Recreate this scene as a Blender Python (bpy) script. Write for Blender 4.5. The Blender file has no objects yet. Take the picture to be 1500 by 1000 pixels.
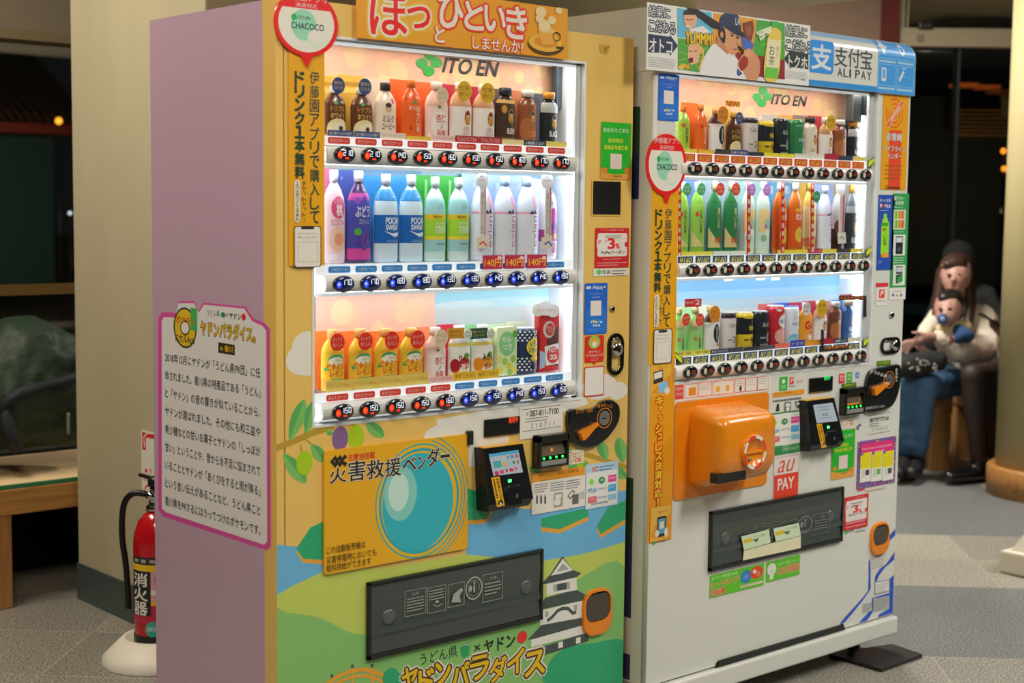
import bpy, bmesh, math, random
import numpy as np
from mathutils import Vector, Matrix
random.seed(7)
SC = bpy.context.scene
COL = SC.collection
# ---------------------------------------------------------------- camera
FPX = 2169.24
PITCH, ROLL, YAW = 8.94668523e-02, 1.10828970e-02, 7.23981499e-01
CAM = np.array([-1.7115, -2.6972, 1.3916])
_fh = np.array([math.sin(YAW), math.cos(YAW), 0]); _rt = np.array([math.cos(YAW), -math.sin(YAW), 0]); _z = np.array([0, 0, 1.])
_fw = math.cos(PITCH) * _fh - math.sin(PITCH) * _z
_up = math.sin(PITCH) * _fh + math.cos(PITCH) * _z
AX = math.cos(ROLL) * _rt + math.sin(ROLL) * _up
AY = -math.sin(ROLL) * _rt + math.cos(ROLL) * _up
AZ = _fw
cd = bpy.data.cameras.new('camera')
cam = bpy.data.objects.new('camera', cd); COL.objects.link(cam)
mw = Matrix.Identity(4)
for i in range(3):
    mw[i][0], mw[i][1], mw[i][2], mw[i][3] = AX[i], AY[i], -AZ[i], CAM[i]
cam.matrix_world = mw
cd.sensor_width = 36; cd.lens = FPX / 1500 * 36
cd.clip_start = .05; cd.clip_end = 200
cd.dof.use_dof = True; cd.dof.focus_distance = 3.75; cd.dof.aperture_fstop = 3.6
SC.camera = cam
# ---------------------------------------------------------------- world, lights, exposure
wd = bpy.data.worlds.new('night'); SC.world = wd; wd.use_nodes = True
bg = wd.node_tree.nodes['Background']; bg.inputs[0].default_value = (.55, .7, .8, 1); bg.inputs[1].default_value = .012
SC.view_settings.view_transform = 'Standard'; SC.view_settings.look = 'None'
SC.view_settings.exposure = 0; SC.view_settings.gamma = 1
SC.cycles.use_denoising = True
SC.cycles.max_bounces = 8; SC.cycles.transparent_max_bounces = 16
SC.cycles.caustics_reflective = False; SC.cycles.caustics_refractive = False
def lamp(name, loc, size, power, color, rot=(0, 0, 0), sy=None):
    l = bpy.data.lights.new(name, 'AREA'); l.energy = power; l.color = color; l.size = size
    if sy: l.shape = 'RECTANGLE'; l.size_y = sy
    o = bpy.data.objects.new(name, l); o.location = loc; o.rotation_euler = rot; COL.objects.link(o); return o
WARM = (1, .88, .7)
lamp('ceiling_lamp', (-1.2, -1.3, 3.05), .5, 60, WARM, sy=1.4)
lamp('ceiling_lamp', (1.6, -2.6, 3.05), .5, 78, (1, .95, .86), sy=1.4)
lamp('ceiling_lamp', (4.3, -1.8, 3.05), .5, 80, (1, .95, .86), sy=1.4)
lamp('ceiling_lamp', (-.7, 1.7, 3.05), .4, 52, WARM, sy=1.2)
lamp('ceiling_lamp', (4.0, 2.1, 3.05), .4, 125, (1, .92, .8), sy=1.0)
# ---------------------------------------------------------------- pixel -> place helpers
def ray(x, y): return AX * (x - 750) / FPX - AY * (y - 500) / FPX + AZ
def hit(x, y, axis, val):
    d = ray(x, y); return CAM + d * ((val - CAM[axis]) / d[axis])
def deep(x, y, dist):
    return Vector(CAM + ray(x, y) * dist)
# ---------------------------------------------------------------- materials
MATS = {}
def lin(h):
    h = h.lstrip('#')
    if len(h) == 3: h = ''.join(c * 2 for c in h)
    o = []
    for i in (0, 2, 4):
        c = int(h[i:i + 2], 16) / 255
        o.append(c / 12.92 if c <= .04045 else ((c + .055) / 1.055) ** 2.4)
    return o
GAIN = {'p': 1.55, 'i': 1.0}
def mat(h, kind='p', rough=.42, metal=0, emit=0, gain=None, bump=0, bscale=60, alpha=1, spec=.5, coat=0, trans=0):
    k = (h, kind, rough, metal, emit, gain, bump, bscale, alpha, spec, coat, trans)
    if k in MATS: return MATS[k]
    m = bpy.data.materials.new('m_' + h.strip('#') + kind); m.use_nodes = True
    nt = m.node_tree; b = nt.nodes['Principled BSDF']
    g = gain if gain is not None else GAIN.get(kind, 1)
    c = lin(h); g = min(g, .86 / max(max(c), 1e-4)); c = [x * g for x in c]
    nz = nt.nodes.new('ShaderNodeTexNoise'); nz.inputs['Scale'].default_value = bscale
    tc = nt.nodes.new('ShaderNodeTexCoord'); nt.links.new(tc.outputs['Object'], nz.inputs['Vector'])
    mr = nt.nodes.new('ShaderNodeMapRange'); mr.inputs[3].default_value = max(0, rough - .06); mr.inputs[4].default_value = min(1, rough + .06)
    nt.links.new(nz.outputs['Fac'], mr.inputs[0]); nt.links.new(mr.outputs[0], b.inputs['Roughness'])
    b.inputs['Base Color'].default_value = (*c, 1); b.inputs['Metallic'].default_value = metal
    b.inputs['Specular IOR Level'].default_value = spec
    b.inputs['Coat Weight'].default_value = coat; b.inputs['Coat Roughness'].default_value = .08
    b.inputs['Transmission Weight'].default_value = trans
    if emit: b.inputs['Emission Color'].default_value = (*lin(h), 1); b.inputs['Emission Strength'].default_value = emit
    if alpha < 1: b.inputs['Alpha'].default_value = alpha
    if bump:
        bn = nt.nodes.new('ShaderNodeBump'); bn.inputs['Strength'].default_value = bump; bn.inputs['Distance'].default_value = .01
        nt.links.new(nz.outputs['Fac'], bn.inputs['Height']); nt.links.new(bn.outputs[0], b.inputs['Normal'])
    MATS[k] = m; return m
def glass(name, tint=(1, 1, 1), gloss=.06, rough=.02):
    m = bpy.data.materials.new(name); m.use_nodes = True; nt = m.node_tree; nt.nodes.remove(nt.nodes['Principled BSDF'])
    out = nt.nodes['Material Output']
    t = nt.nodes.new('ShaderNodeBsdfTransparent'); t.inputs[0].default_value = (*tint, 1)
    g = nt.nodes.new('ShaderNodeBsdfGlossy'); g.inputs['Roughness'].default_value = rough
    fz = nt.nodes.new('ShaderNodeLayerWeight'); fz.inputs[0].default_value = .5
    pw = nt.nodes.new('ShaderNodeMath'); pw.operation = 'POWER'; pw.inputs[1].default_value = 4; nt.links.new(fz.outputs['Facing'], pw.inputs[0])
    lw = nt.nodes.new('ShaderNodeMath'); lw.operation = 'MULTIPLY_ADD'; lw.inputs[1].default_value = .6; lw.inputs[2].default_value = gloss * .3; nt.links.new(pw.outputs[0], lw.inputs[0])
    mx = nt.nodes.new('ShaderNodeMixShader')
    nt.links.new(lw.outputs[0], mx.inputs[0]); nt.links.new(t.outputs[0], mx.inputs[1]); nt.links.new(g.outputs[0], mx.inputs[2])
    nt.links.new(mx.outputs[0], out.inputs[0]); return m
# ---------------------------------------------------------------- objects
def tag(o, label=None, cat=None, group=None, kind=None):
    if label: o['label'] = label
    if cat: o['category'] = cat
    if group: o['group'] = group
    if kind: o['kind'] = kind
    return o
def empty(name, loc=(0, 0, 0), rz=0, label=None, cat=None, group=None):
    o = bpy.data.objects.new(name, None); COL.objects.link(o); o.location = loc; o.rotation_euler = (0, 0, rz)
    o.empty_display_size = .05
    return tag(o, label, cat, group)
PLOC = {}
def link(name, me, parent=None, label=None):
    o = bpy.data.objects.new(name, me); COL.objects.link(o)
    if parent: o.parent = parent
    if label: o['label'] = label
    return o
class MB:
    """collects shapes, links them as ONE mesh object"""
    def __init__(s): s.v = []; s.f = []; s.m = []; s.mats = []; s.smooth = []
    def mi(s, m):
        if m not in s.mats: s.mats.append(m)
        return s.mats.index(m)
    def add(s, vs, fs, m, smooth=False):
        o = len(s.v); s.v += [tuple(map(float, v)) for v in vs]; k = s.mi(m)
        for f in fs: s.f.append(tuple(i + o for i in f)); s.m.append(k); s.smooth.append(smooth)
        return s
    def bm(s, bm, m, smooth=False, mtx=None):
        if mtx: bm.transform(mtx)
        bm.verts.ensure_lookup_table(); bm.verts.index_update()
        s.add([v.co for v in bm.verts], [[v.index for v in f.verts] for f in bm.faces], m, smooth); bm.free(); return s
    def box(s, x0, x1, y0, y1, z0, z1, m, bev=0, seg=2, mtx=None):
        if not bev:
            vs = [Vector((x, y, z)) for x in (x0, x1) for y in (y0, y1) for z in (z0, z1)]
            if mtx: vs = [mtx @ v for v in vs]
            return s.add(vs, [(0, 1, 3, 2), (4, 6, 7, 5), (0, 4, 5, 1), (2, 3, 7, 6), (0, 2, 6, 4), (1, 5, 7, 3)], m)
        b = bmesh.new(); bmesh.ops.create_cube(b, size=1)
        for v in b.verts: v.co = ((x0 + x1) / 2 + v.co.x * (x1 - x0), (y0 + y1) / 2 + v.co.y * (y1 - y0), (z0 + z1) / 2 + v.co.z * (z1 - z0))
        bmesh.ops.bevel(b, geom=b.edges[:] , offset=bev, segments=seg, affect='EDGES', profile=.5)
        return s.bm(b, m, False, mtx)
    def lathe(s, prof, m, n=20, c=(0, 0, 0), sx=1, sy=1, smooth=True, p=2, cap=True, mtx=None, a0=0, a1=2 * math.pi):
        """profile of (r, z); superellipse exponent p"""
        vs = []; fs = []; full = abs(a1 - a0 - 2 * math.pi) < 1e-6; nn = n if full else n + 1
        for r, z in prof:
            for i in range(nn):
                a = a0 + (a1 - a0) * i / n; ca, sa = math.cos(a), math.sin(a)
                q = (abs(ca) ** p + abs(sa) ** p) ** (-1 / p)
                v = Vector((c[0] + r * q * ca * sx, c[1] + r * q * sa * sy, c[2] + z))
                vs.append(mtx @ v if mtx else v)
        for j in range(len(prof) - 1):
            for i in range(n):
                k = (i + 1) % nn
                fs.append((j * nn + i, j * nn + k, (j + 1) * nn + k, (j + 1) * nn + i))
        s.add(vs, fs, m, smooth)
        if cap and full:
            o = len(s.v) - len(vs); k = s.mi(m)
            s.f.append(tuple(o + i for i in reversed(range(nn)))); s.m.append(k); s.smooth.append(False)
            t = o + (len(prof) - 1) * nn
            s.f.append(tuple(t + i for i in range(nn))); s.m.append(k); s.smooth.append(False)
        return s
    def tube(s, pts, r, m, n=10, cap=True):
        pts = [Vector(p) for p in pts]; rs = r if isinstance(r, (list, tuple)) else [r] * len(pts)
        vs = []; fs = []; up = Vector((.13, .27, .95))
        for i, p in enumerate(pts):
            t = (pts[min(i + 1, len(pts) - 1)] - pts[max(i - 1, 0)]).normalized()
            a = t.cross(up)
            if a.length < .05: a = t.cross(Vector((1, 0, 0)))
            a.normalize(); b = t.cross(a)
            for k in range(n):
                q = 2 * math.pi * k / n; vs.append(p + (a * math.cos(q) + b * math.sin(q)) * rs[i])
        for i in range(len(pts) - 1):
            for k in range(n): fs.append((i * n + k, i * n + (k + 1) % n, (i + 1) * n + (k + 1) % n, (i + 1) * n + k))
        if cap: fs += [tuple(reversed(range(n))), tuple(range((len(pts) - 1) * n, len(pts) * n))]
        return s.add(vs, fs, m, True)
    def prism(s, pts, axis, d0, d1, m):
        """polygon pts in the two other axes, extruded along axis"""
        n = len(pts)
        def w(p, d):
            l = list(p); l.insert(axis, d); return l
        vs = [w(p, d0) for p in pts] + [w(p, d1) for p in pts]
        return s.add(vs, [tuple(range(n)), tuple(range(2 * n - 1, n - 1, -1))] + [(i, i + n, (i + 1) % n + n, (i + 1) % n) for i in range(n)], m)
    def build(s, name, parent=None, label=None, off=None, fix=True):
        me = bpy.data.meshes.new(name)
        o = off if off is not None else (parent.location if parent is not None and parent.parent is None else (0, 0, 0))
        if off is None and parent is not None and parent.parent is not None: o = parent.parent.location
        if parent is None and off is None: o = (0, 0, 0)
        me.from_pydata([(v[0] - o[0], v[1] - o[1], v[2] - o[2]) for v in s.v], [], s.f)
        for m in s.mats: me.materials.append(m)
        me.polygons.foreach_set('material_index', s.m); me.polygons.foreach_set('use_smooth', s.smooth)
        if fix:
            b = bmesh.new(); b.from_mesh(me); bmesh.ops.recalc_face_normals(b, faces=b.faces[:]); b.to_mesh(me); b.free()
        me.update()
        return link(name, me, parent, label)
# ---------------------------------------------------------------- lettering
TC = {}
_tcu = bpy.data.curves.new('lettering', 'FONT'); _tob = bpy.data.objects.new('lettering', _tcu)
def glyphs(body, bold=0, shear=0, res=3):
    k = (body, bold, shear)
    if k in TC: return TC[k]
    if _tob.name not in COL.objects: COL.objects.link(_tob)
    _tcu.body = body; _tcu.offset = bold; _tcu.shear = shear; _tcu.resolution_u = res; _tcu.fill_mode = 'FRONT'
    dg = bpy.context.evaluated_depsgraph_get(); dg.update()
    me = bpy.data.meshes.new_from_object(_tob.evaluated_get(dg))
    v = np.array([q.co[:2] for q in me.vertices]) if len(me.vertices) else np.zeros((1, 2))
    f = [tuple(p.vertices) for p in me.polygons]
    bpy.data.meshes.remove(me); TC[k] = (v, f); return TC[k]
class Sheet(MB):
    """flat print built from layers on one plane. plane 'Y': faces -Y at y=val; 'X': faces -X at x=val.
    positions are given as photo pixels and turned into places on that plane"""
    def __init__(s, axis, val, kind='p', rough=.42, wrap=None, step=.00004):
        super().__init__(); s.ax = 1 if axis == 'Y' else 0; s.val = val; s.kind = kind; s.rough = rough; s.n = 0; s.step = step; s.wrap = wrap; s.gain = None; s.clip = None; s.zc = (); s.rf = None
    def pt(s, x, y):
        h = hit(x, y, s.ax, s.val)
        return (h[0], h[2]) if s.ax == 1 else (-h[1], h[2])
    def c(s, c): return c if not isinstance(c, str) else mat(c, s.kind, s.rough, gain=s.gain)
    def w3(s, a, b, lift):
        if s.wrap:
            cx, cy, r, sy = s.wrap; q = (a - cx) / r; q = max(-1.9, min(1.9, q))
            if s.rf: r = r * s.rf(b)
            return (cx + (r + lift) * math.sin(q), cy - (r * sy + lift) * math.cos(q), b)
        return (a, s.val - lift, b) if s.ax == 1 else (s.val - lift, -a, b)
    def flat(s, pts, faces, c):
        s.n += 1; l = s.n * s.step
        if s.clip:
            C = s.clip
            if min(p[0] for p in pts) < C[0] or max(p[0] for p in pts) > C[2] or min(p[1] for p in pts) < C[1] or max(p[1] for p in pts) > C[3]:
                b = bmesh.new(); vv = [b.verts.new((p[0], p[1], 0)) for p in pts]
                for f in faces: b.faces.new([vv[i] for i in f])
                for k, sg in ((0, -1), (1, -1), (2, 1), (3, 1)):
                    co = [0, 0, 0]; no = [0, 0, 0]; co[k % 2] = C[k]; no[k % 2] = sg
                    bmesh.ops.bisect_plane(b, geom=b.verts[:] + b.edges[:] + b.faces[:], plane_co=co, plane_no=no, clear_outer=True, dist=1e-7)
                b.verts.index_update(); pts = [(v.co.x, v.co.y) for v in b.verts]; faces = [[v.index for v in f.verts] for f in b.faces]; b.free()
        if s.wrap:
            cx, cy, r, sy = s.wrap; lo = min(p[0] for p in pts); hi = max(p[0] for p in pts)
            if hi - lo > .4 * r:
                b = bmesh.new(); vv = [b.verts.new((p[0], p[1], 0)) for p in pts]
                for f in faces:
                    try: b.faces.new([vv[i] for i in f])
                    except ValueError: pass
                k = -5
                for k in range(-6, 7):
                    a = cx + k * .25 * r
                    if lo < a < hi: bmesh.ops.bisect_plane(b, geom=b.verts[:] + b.edges[:] + b.faces[:], plane_co=(a, 0, 0), plane_no=(1, 0, 0), dist=1e-7)
                for z in s.zc: bmesh.ops.bisect_plane(b, geom=b.verts[:] + b.edges[:] + b.faces[:], plane_co=(0, z, 0), plane_no=(0, 1, 0), dist=1e-7)
                b.verts.index_update(); pts = [(v.co.x, v.co.y) for v in b.verts]; faces = [[v.index for v in f.verts] for f in b.faces]; b.free()
        return s.add([s.w3(a, b, l) for a, b in pts], faces, s.c(c))
    def solid(s, pts, c, th):
        n = len(pts); s.n += 1
        top = max(th, s.n * s.step) + s.step
        vs = [s.w3(a, b, top) for a, b in pts] + [s.w3(a, b, 0.0001) for a, b in pts]
        s.add(vs, [tuple(range(n)), tuple(range(2 * n - 1, n - 1, -1))] + [(i, (i + 1) % n, (i + 1) % n + n, i + n) for i in range(n)], s.c(c))
        s.n = top / s.step; return s
    def pl(s, px, c, th=0):
        p = [s.pt(*q) for q in px]
        return s.solid(p, c, th) if th else s.flat(p, [tuple(range(len(p)))], c)
    def box2(s, x0, y0, x1, y1):
        a0, b1 = s.pt(x0, y0); a1, b0 = s.pt(x1, y1); return a0, b0, a1, b1
    def rpts(s, a0, b0, a1, b1, r=0, n=5):
        if not r: return [(a0, b0), (a1, b0), (a1, b1), (a0, b1)]
        r = min(r, (a1 - a0) / 2, (b1 - b0) / 2); o = []
        for cx, cy, q in ((a1 - r, b0 + r, -90), (a1 - r, b1 - r, 0), (a0 + r, b1 - r, 90), (a0 + r, b0 + r, 180)):
            for i in range(n + 1):
                t = math.radians(q + 90 * i / n); o.append((cx + r * math.cos(t), cy + r * math.sin(t)))
        return o
    def r(s, x0, y0, x1, y1, c, rad=0, th=0):
        p = s.rpts(*s.box2(x0, y0, x1, y1), r=rad)
        return s.solid(p, c, th) if th else s.flat(p, [tuple(range(len(p)))], c)
    def fr(s, x0, y0, x1, y1, w, c):
        """outline frame of width w metres"""
        a0, b0, a1, b1 = s.box2(x0, y0, x1, y1)
        p = [(a0, b0), (a1, b0), (a1, b1), (a0, b1), (a0 + w, b0 + w), (a1 - w, b0 + w), (a1 - w, b1 - w), (a0 + w, b1 - w)]
        return s.flat(p, [(i, (i + 1) % 4, (i + 1) % 4 + 4, i + 4) for i in range(4)], c)
    def e(s, cx, cy, rx, ry, c, th=0, n=28, a0=0, a1=360, rot=0):
        A, B = s.pt(cx, cy); ra = (s.pt(cx + rx, cy)[0] - s.pt(cx - rx, cy)[0]) / 2; rb = (s.pt(cx, cy - ry)[1] - s.pt(cx, cy + ry)[1]) / 2
        return s.em(A, B, ra, rb, c, th, n, a0, a1, rot)
    def em(s, A, B, ra, rb, c, th=0, n=28, a0=0, a1=360, rot=0):
        p = []; cr, sr = math.cos(math.radians(rot)), math.sin(math.radians(rot))
        m = n if a1 - a0 >= 360 else n + 1
        for i in range(m):
            t = math.radians(a0 + (a1 - a0) * i / n); u, v = ra * math.cos(t), rb * math.sin(t)
            p.append((A + u * cr - v * sr, B + u * sr + v * cr))
        return s.solid(p, c, th) if th else s.flat(p, [tuple(range(m))], c)
    def ring(s, cx, cy, rx, ry, w, c, n=36, a0=0, a1=360):
        A, B = s.pt(cx, cy); ra = (s.pt(cx + rx, cy)[0] - s.pt(cx - rx, cy)[0]) / 2; rb = (s.pt(cx, cy - ry)[1] - s.pt(cx, cy + ry)[1]) / 2
        p = []
        for i in range(n + 1):
            t = math.radians(a0 + (a1 - a0) * i / n); p += [(A + ra * math.cos(t), B + rb * math.sin(t)), (A + (ra - w) * math.cos(t), B + (rb - w) * math.sin(t))]
        return s.flat(p, [(2 * i, 2 * i + 2, 2 * i + 3, 2 * i + 1) for i in range(n)], c)
    def ln(s, px, w, c, metric=False):
        """stroke of width w metres along pixel points"""
        P = [Vector(q) if metric else Vector(s.pt(*q)) for q in px]; L = []
        for i, p in enumerate(P):
            t = (P[min(i + 1, len(P) - 1)] - P[max(i - 1, 0)]); t = t.normalized() if t.length else Vector((1, 0)); nrm = Vector((-t.y, t.x)) * w / 2
            L += [tuple(p + nrm), tuple(p - nrm)]
        return s.flat(L, [(2 * i, 2 * i + 1, 2 * i + 3, 2 * i + 2) for i in range(len(P) - 1)], c)
    def put(s, body, a0, b0, a1, b1, c, bold=0, shear=0, keep=False, rot=0, out=None, ow=.05):
        """lettering stretched into the box (keep: keeps its proportions, centred)"""
        v, f = glyphs(body, 0, shear)
        def copies(col, r, n):
            for k in range(n):
                t = 2 * math.pi * (k + .5) / n; s._fit(v, f, v, a0, b0, a1, b1, col, keep, rot, (math.cos(t) * r, math.sin(t) * r)); s.n -= .72
            s.n += .72
        if out: copies(out, ow + bold * .6, 8)
        if bold >= .015: copies(c, bold * 1.15, 4); return s
        return s._fit(v, f, v, a0, b0, a1, b1, c, keep, rot)
    def _fit(s, v, f, ref, a0, b0, a1, b1, c, keep, rot, shf=(0, 0)):
        lo, hi = ref.min(0), ref.max(0); w = max(1e-6, hi[0] - lo[0]); h = max(1e-6, hi[1] - lo[1])
        if rot == 90: sw, sh = b1 - b0, a1 - a0
        else: sw, sh = a1 - a0, b1 - b0
        kx, ky = sw / w, sh / h
        if keep: kx = ky = min(kx, ky)
        m = (lo + hi) / 2; cx, cy = (a0 + a1) / 2, (b0 + b1) / 2
        if rot == 90: pts = [(cx - (q[1] - m[1]) * ky, cy + (q[0] - m[0]) * kx) for q in v]
        else: pts = [(cx + (q[0] - m[0]) * kx, cy + (q[1] - m[1]) * ky) for q in v]
        if shf != (0, 0): k = ky * .8; pts = [(a + shf[0] * k, b + shf[1] * k) for a, b in pts]
        return s.flat(pts, f, c)
    def t(s, body, x0, yc, x1, h, c='#222', bold=0, shear=0, keep=False, out=None, ow=.05, y1c=None):
        """one line of lettering from pixel x0 to x1, its middle at yc (y1c: at the right end), h pixels tall at x0"""
        a0, bt = s.pt(x0, yc - h / 2); _, bb = s.pt(x0, yc + h / 2); a1, q = s.pt(x1, y1c if y1c is not None else yc)
        if y1c is not None:
            mid = ((bt + bb) / 2 + q) / 2; d = (bt - bb) / 2; bt, bb = mid + d, mid - d
        return s.put(body, a0, bb, a1, bt, c, bold, shear, keep, out=out, ow=ow)
    def tv(s, body, xc, y0, y1, w, c='#222', bold=0, out=None, ow=.05, fill=.9):
        """vertical lettering, one character under the other"""
        n = len(body); A, B1 = s.pt(xc, y0); _, B0 = s.pt(xc, y1); hw = (s.pt(xc + w / 2, y0)[0] - s.pt(xc - w / 2, y0)[0]) / 2
        st = (B1 - B0) / n
        for i, ch in enumerate(body):
            if ch == ' ': continue
            if ch in 'ー〜…': ch = '|'
            if ch == '1': ch = '１'
            b1 = B1 - st * i - st * (1 - fill) / 2; b0 = b1 - st * fill
            k = .62 if ch in 'ッャュョ' else 1
            s.put(ch, A - hw * k + (hw * .3 if k < 1 else 0), b0 + (b1 - b0) * (1 - k), A + hw * k + (hw * .3 if k < 1 else 0), b1, c, bold, keep=(ch in '1|・！チ'), out=out, ow=ow)
        return s
    def greek(s, x0, y0, x1, y1, rows, c='#555', fill=.35):
        """rows of print too fine to read in the photo: broken dark dashes"""
        a0, b0, a1, b1 = s.box2(x0, y0, x1, y1); st = (b1 - b0) / rows; P = []; F = []
        for i in range(rows):
            a = a0; b = b1 - st * (i + .5); hh = st * fill / 2; e = a1 - (a1 - a0) * (random.random() * .3 if i == rows - 1 else random.random() * .06)
            while a < e:
                L = min(e - a, st * (0.3 + random.random() * .7)); o = len(P); P += [(a, b - hh), (a + L, b - hh), (a + L, b + hh), (a, b + hh)]; F.append((o, o + 1, o + 2, o + 3)); a += L + st * .18
        return s.flat(P, F, c)
# ================================================================ the setting
def node_mat(name, fn):
    m = bpy.data.materials.new(name); m.use_nodes = True; nt = m.node_tree; fn(nt, nt.nodes['Principled BSDF'], nt.nodes.new, nt.links.new); return m
def granite(nt, b, N, L):
    tc = N('ShaderNodeTexCoord'); mp = N('ShaderNodeMapping'); mp.inputs['Rotation'].default_value = (0, 0, math.radians(45)); mp.inputs['Location'].default_value = (.05, .28, 0)
    L(tc.outputs['Object'], mp.inputs['Vector'])
    br = N('ShaderNodeTexBrick'); br.offset = 0; br.inputs['Scale'].default_value = 1; br.inputs['Mortar Size'].default_value = .004; br.inputs['Brick Width'].default_value = .45; br.inputs['Row Height'].default_value = .45
    br.inputs['Color1'].default_value = (.23, .225, .20, 1); br.inputs['Color2'].default_value = (.33, .31, .26, 1); br.inputs['Mortar'].default_value = (.36, .34, .3, 1); br.inputs['Mortar Smooth'].default_value = .3; br.inputs['Bias'].default_value = .1
    L(mp.outputs[0], br.inputs['Vector'])
    # dark bands of blue-grey stone
    bb = N('ShaderNodeTexBrick'); bb.offset = .5; bb.inputs['Brick Width'].default_value = 1.35; bb.inputs['Row Height'].default_value = .9; bb.inputs['Mortar Size'].default_value = 0
    bb.inputs['Color1'].default_value = (0, 0, 0, 1); bb.inputs['Color2'].default_value = (1, 1, 1, 1); bb.inputs['Scale'].default_value = 1; L(mp.outputs[0], bb.inputs['Vector'])
    mx = N('ShaderNodeMix'); mx.data_type = 'RGBA'; L(bb.outputs['Color'], mx.inputs[0]); L(br.outputs['Color'], mx.inputs[6]); mx.inputs[7].default_value = (.16, .17, .175, 1)
    st = N('ShaderNodeMath'); st.operation = 'GREATER_THAN'; st.inputs[1].default_value = .62; L(bb.outputs['Color'], st.inputs[0]); L(st.outputs[0], mx.inputs[0])
    n1 = N('ShaderNodeTexNoise'); n1.inputs['Scale'].default_value = 170; n1.inputs['Detail'].default_value = 3; L(tc.outputs['Object'], n1.inputs['Vector'])
    vr = N('ShaderNodeTexVoronoi'); vr.inputs['Scale'].default_value = 210; L(tc.outputs['Object'], vr.inputs['Vector'])
    r1 = N('ShaderNodeMapRange'); r1.inputs[1].default_value = .35; r1.inputs[2].default_value = .68; r1.inputs[3].default_value = .35; r1.inputs[4].default_value = 1.75; L(n1.outputs['Fac'], r1.inputs[0])
    m2 = N('ShaderNodeMix'); m2.data_type = 'RGBA'; m2.blend_type = 'MULTIPLY'; m2.inputs[0].default_value = 1; L(mx.outputs[2], m2.inputs[6]); L(r1.outputs[0], m2.inputs[7])
    sp = N('ShaderNodeMapRange'); sp.inputs[1].default_value = 0; sp.inputs[2].default_value = .55; sp.inputs[3].default_value = .72; sp.inputs[4].default_value = 1.12; L(vr.outputs['Color'], sp.inputs[0])
    m3 = N('ShaderNodeMix'); m3.data_type = 'RGBA'; m3.blend_type = 'MULTIPLY'; m3.inputs[0].default_value = 1; L(m2.outputs[2], m3.inputs[6]); L(sp.outputs[0], m3.inputs[7])
    n2 = N('ShaderNodeTexNoise'); n2.inputs['Scale'].default_value = 2.2; n2.inputs['Detail'].default_value = 4; L(tc.outputs['Object'], n2.inputs['Vector'])
    r2 = N('ShaderNodeMapRange'); r2.inputs[3].default_value = .3; r2.inputs[4].default_value = .6; L(n2.outputs['Fac'], r2.inputs[0]); L(r2.outputs[0], b.inputs['Roughness'])
    L(m3.outputs[2], b.inputs['Base Color'])
M_FLOOR = node_mat('granite_tile', granite)
def plaster(c, sc=3.0, amt=.16, rough=.55, stain=None):
    def fn(nt, b, N, L):
        tc = N('ShaderNodeTexCoord'); n = N('ShaderNodeTexNoise'); n.inputs['Scale'].default_value = sc; n.inputs['Detail'].default_value = 6; n.inputs['Roughness'].default_value = .6
        mp = N('ShaderNodeMapping'); mp.inputs['Scale'].default_value = (1, 1, .35); L(tc.outputs['Object'], mp.inputs['Vector']); L(mp.outputs[0], n.inputs['Vector'])
        r = N('ShaderNodeMapRange'); r.inputs[3].default_value = 1 - amt; r.inputs[4].default_value = 1 + amt; L(n.outputs['Fac'], r.inputs[0])
        m = N('ShaderNodeMix'); m.data_type = 'RGBA'; m.blend_type = 'MULTIPLY'; m.inputs[0].default_value = 1; m.inputs[6].default_value = (*c, 1); L(r.outputs[0], m.inputs[7]); L(m.outputs[2], b.inputs['Base Color'])
        b.inputs['Roughness'].default_value = rough
        f = N('ShaderNodeTexNoise'); f.inputs['Scale'].default_value = 140; L(tc.outputs['Object'], f.inputs['Vector']); bp = N('ShaderNodeBump'); bp.inputs['Strength'].default_value = .08; bp.inputs['Distance'].default_value = .004
        L(f.outputs['Fac'], bp.inputs['Height']); L(bp.outputs[0], b.inputs['Normal'])
    return node_mat('painted_panel', fn)
def wood(c1, c2, sc=3, axis=0, rough=.42):
    def fn(nt, b, N, L):
        tc = N('ShaderNodeTexCoord'); mp = N('ShaderNodeMapping'); s = [14, 14, 14]; s[axis] = 1.1; mp.inputs['Scale'].default_value = s; L(tc.outputs['Object'], mp.inputs['Vector'])
        n = N('ShaderNodeTexNoise'); n.inputs['Scale'].default_value = sc; n.inputs['Detail'].default_value = 7; n.inputs['Distortion'].default_value = 1.1; L(mp.outputs[0], n.inputs['Vector'])
        r = N('ShaderNodeValToRGB'); r.color_ramp.elements[0].position = .3; r.color_ramp.elements[1].position = .72; r.color_ramp.elements[0].color = (*c1, 1); r.color_ramp.elements[1].color = (*c2, 1)
        L(n.outputs['Fac'], r.inputs[0]); L(r.outputs[0], b.inputs['Base Color']); b.inputs['Roughness'].default_value = rough
    return node_mat('wood', fn)
M_COL = plaster((.53, .48, .33)); M_BROWN = plaster((.30, .20, .145), 2); M_GREYBEAM = plaster((.24, .2, .14), 4)
M_WOOD = wood((.30, .13, .035), (.50, .25, .07)); M_WOODV = wood((.30, .13, .035), (.48, .24, .07), axis=2)
M_BASE = mat('#3b4646', rough=.4); M_BLACK = mat('#0b0d0e', rough=.35); M_FRAME = mat('#9a8f78', rough=.5); M_RED = mat('#571814', rough=.45)
M_PANE = glass('night_window_glass', (.62, .68, .68), .16)
def struct(o): return tag(o, kind='structure')
struct(MB().box(-6, 16, -5, 14, -.05, 0, M_FLOOR).build('floor'))
struct(MB().box(-6, 16, -5, 14, 3.1, 3.16, plaster((.45, .42, .36))).build('ceiling'))
CXL, CYF, CYB = .554, 1.257, 2.168
struct(MB().box(CXL, 2.735, CYF, CYB, 0, 3.1, M_COL, bev=.006).build('wall_column'))
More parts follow.
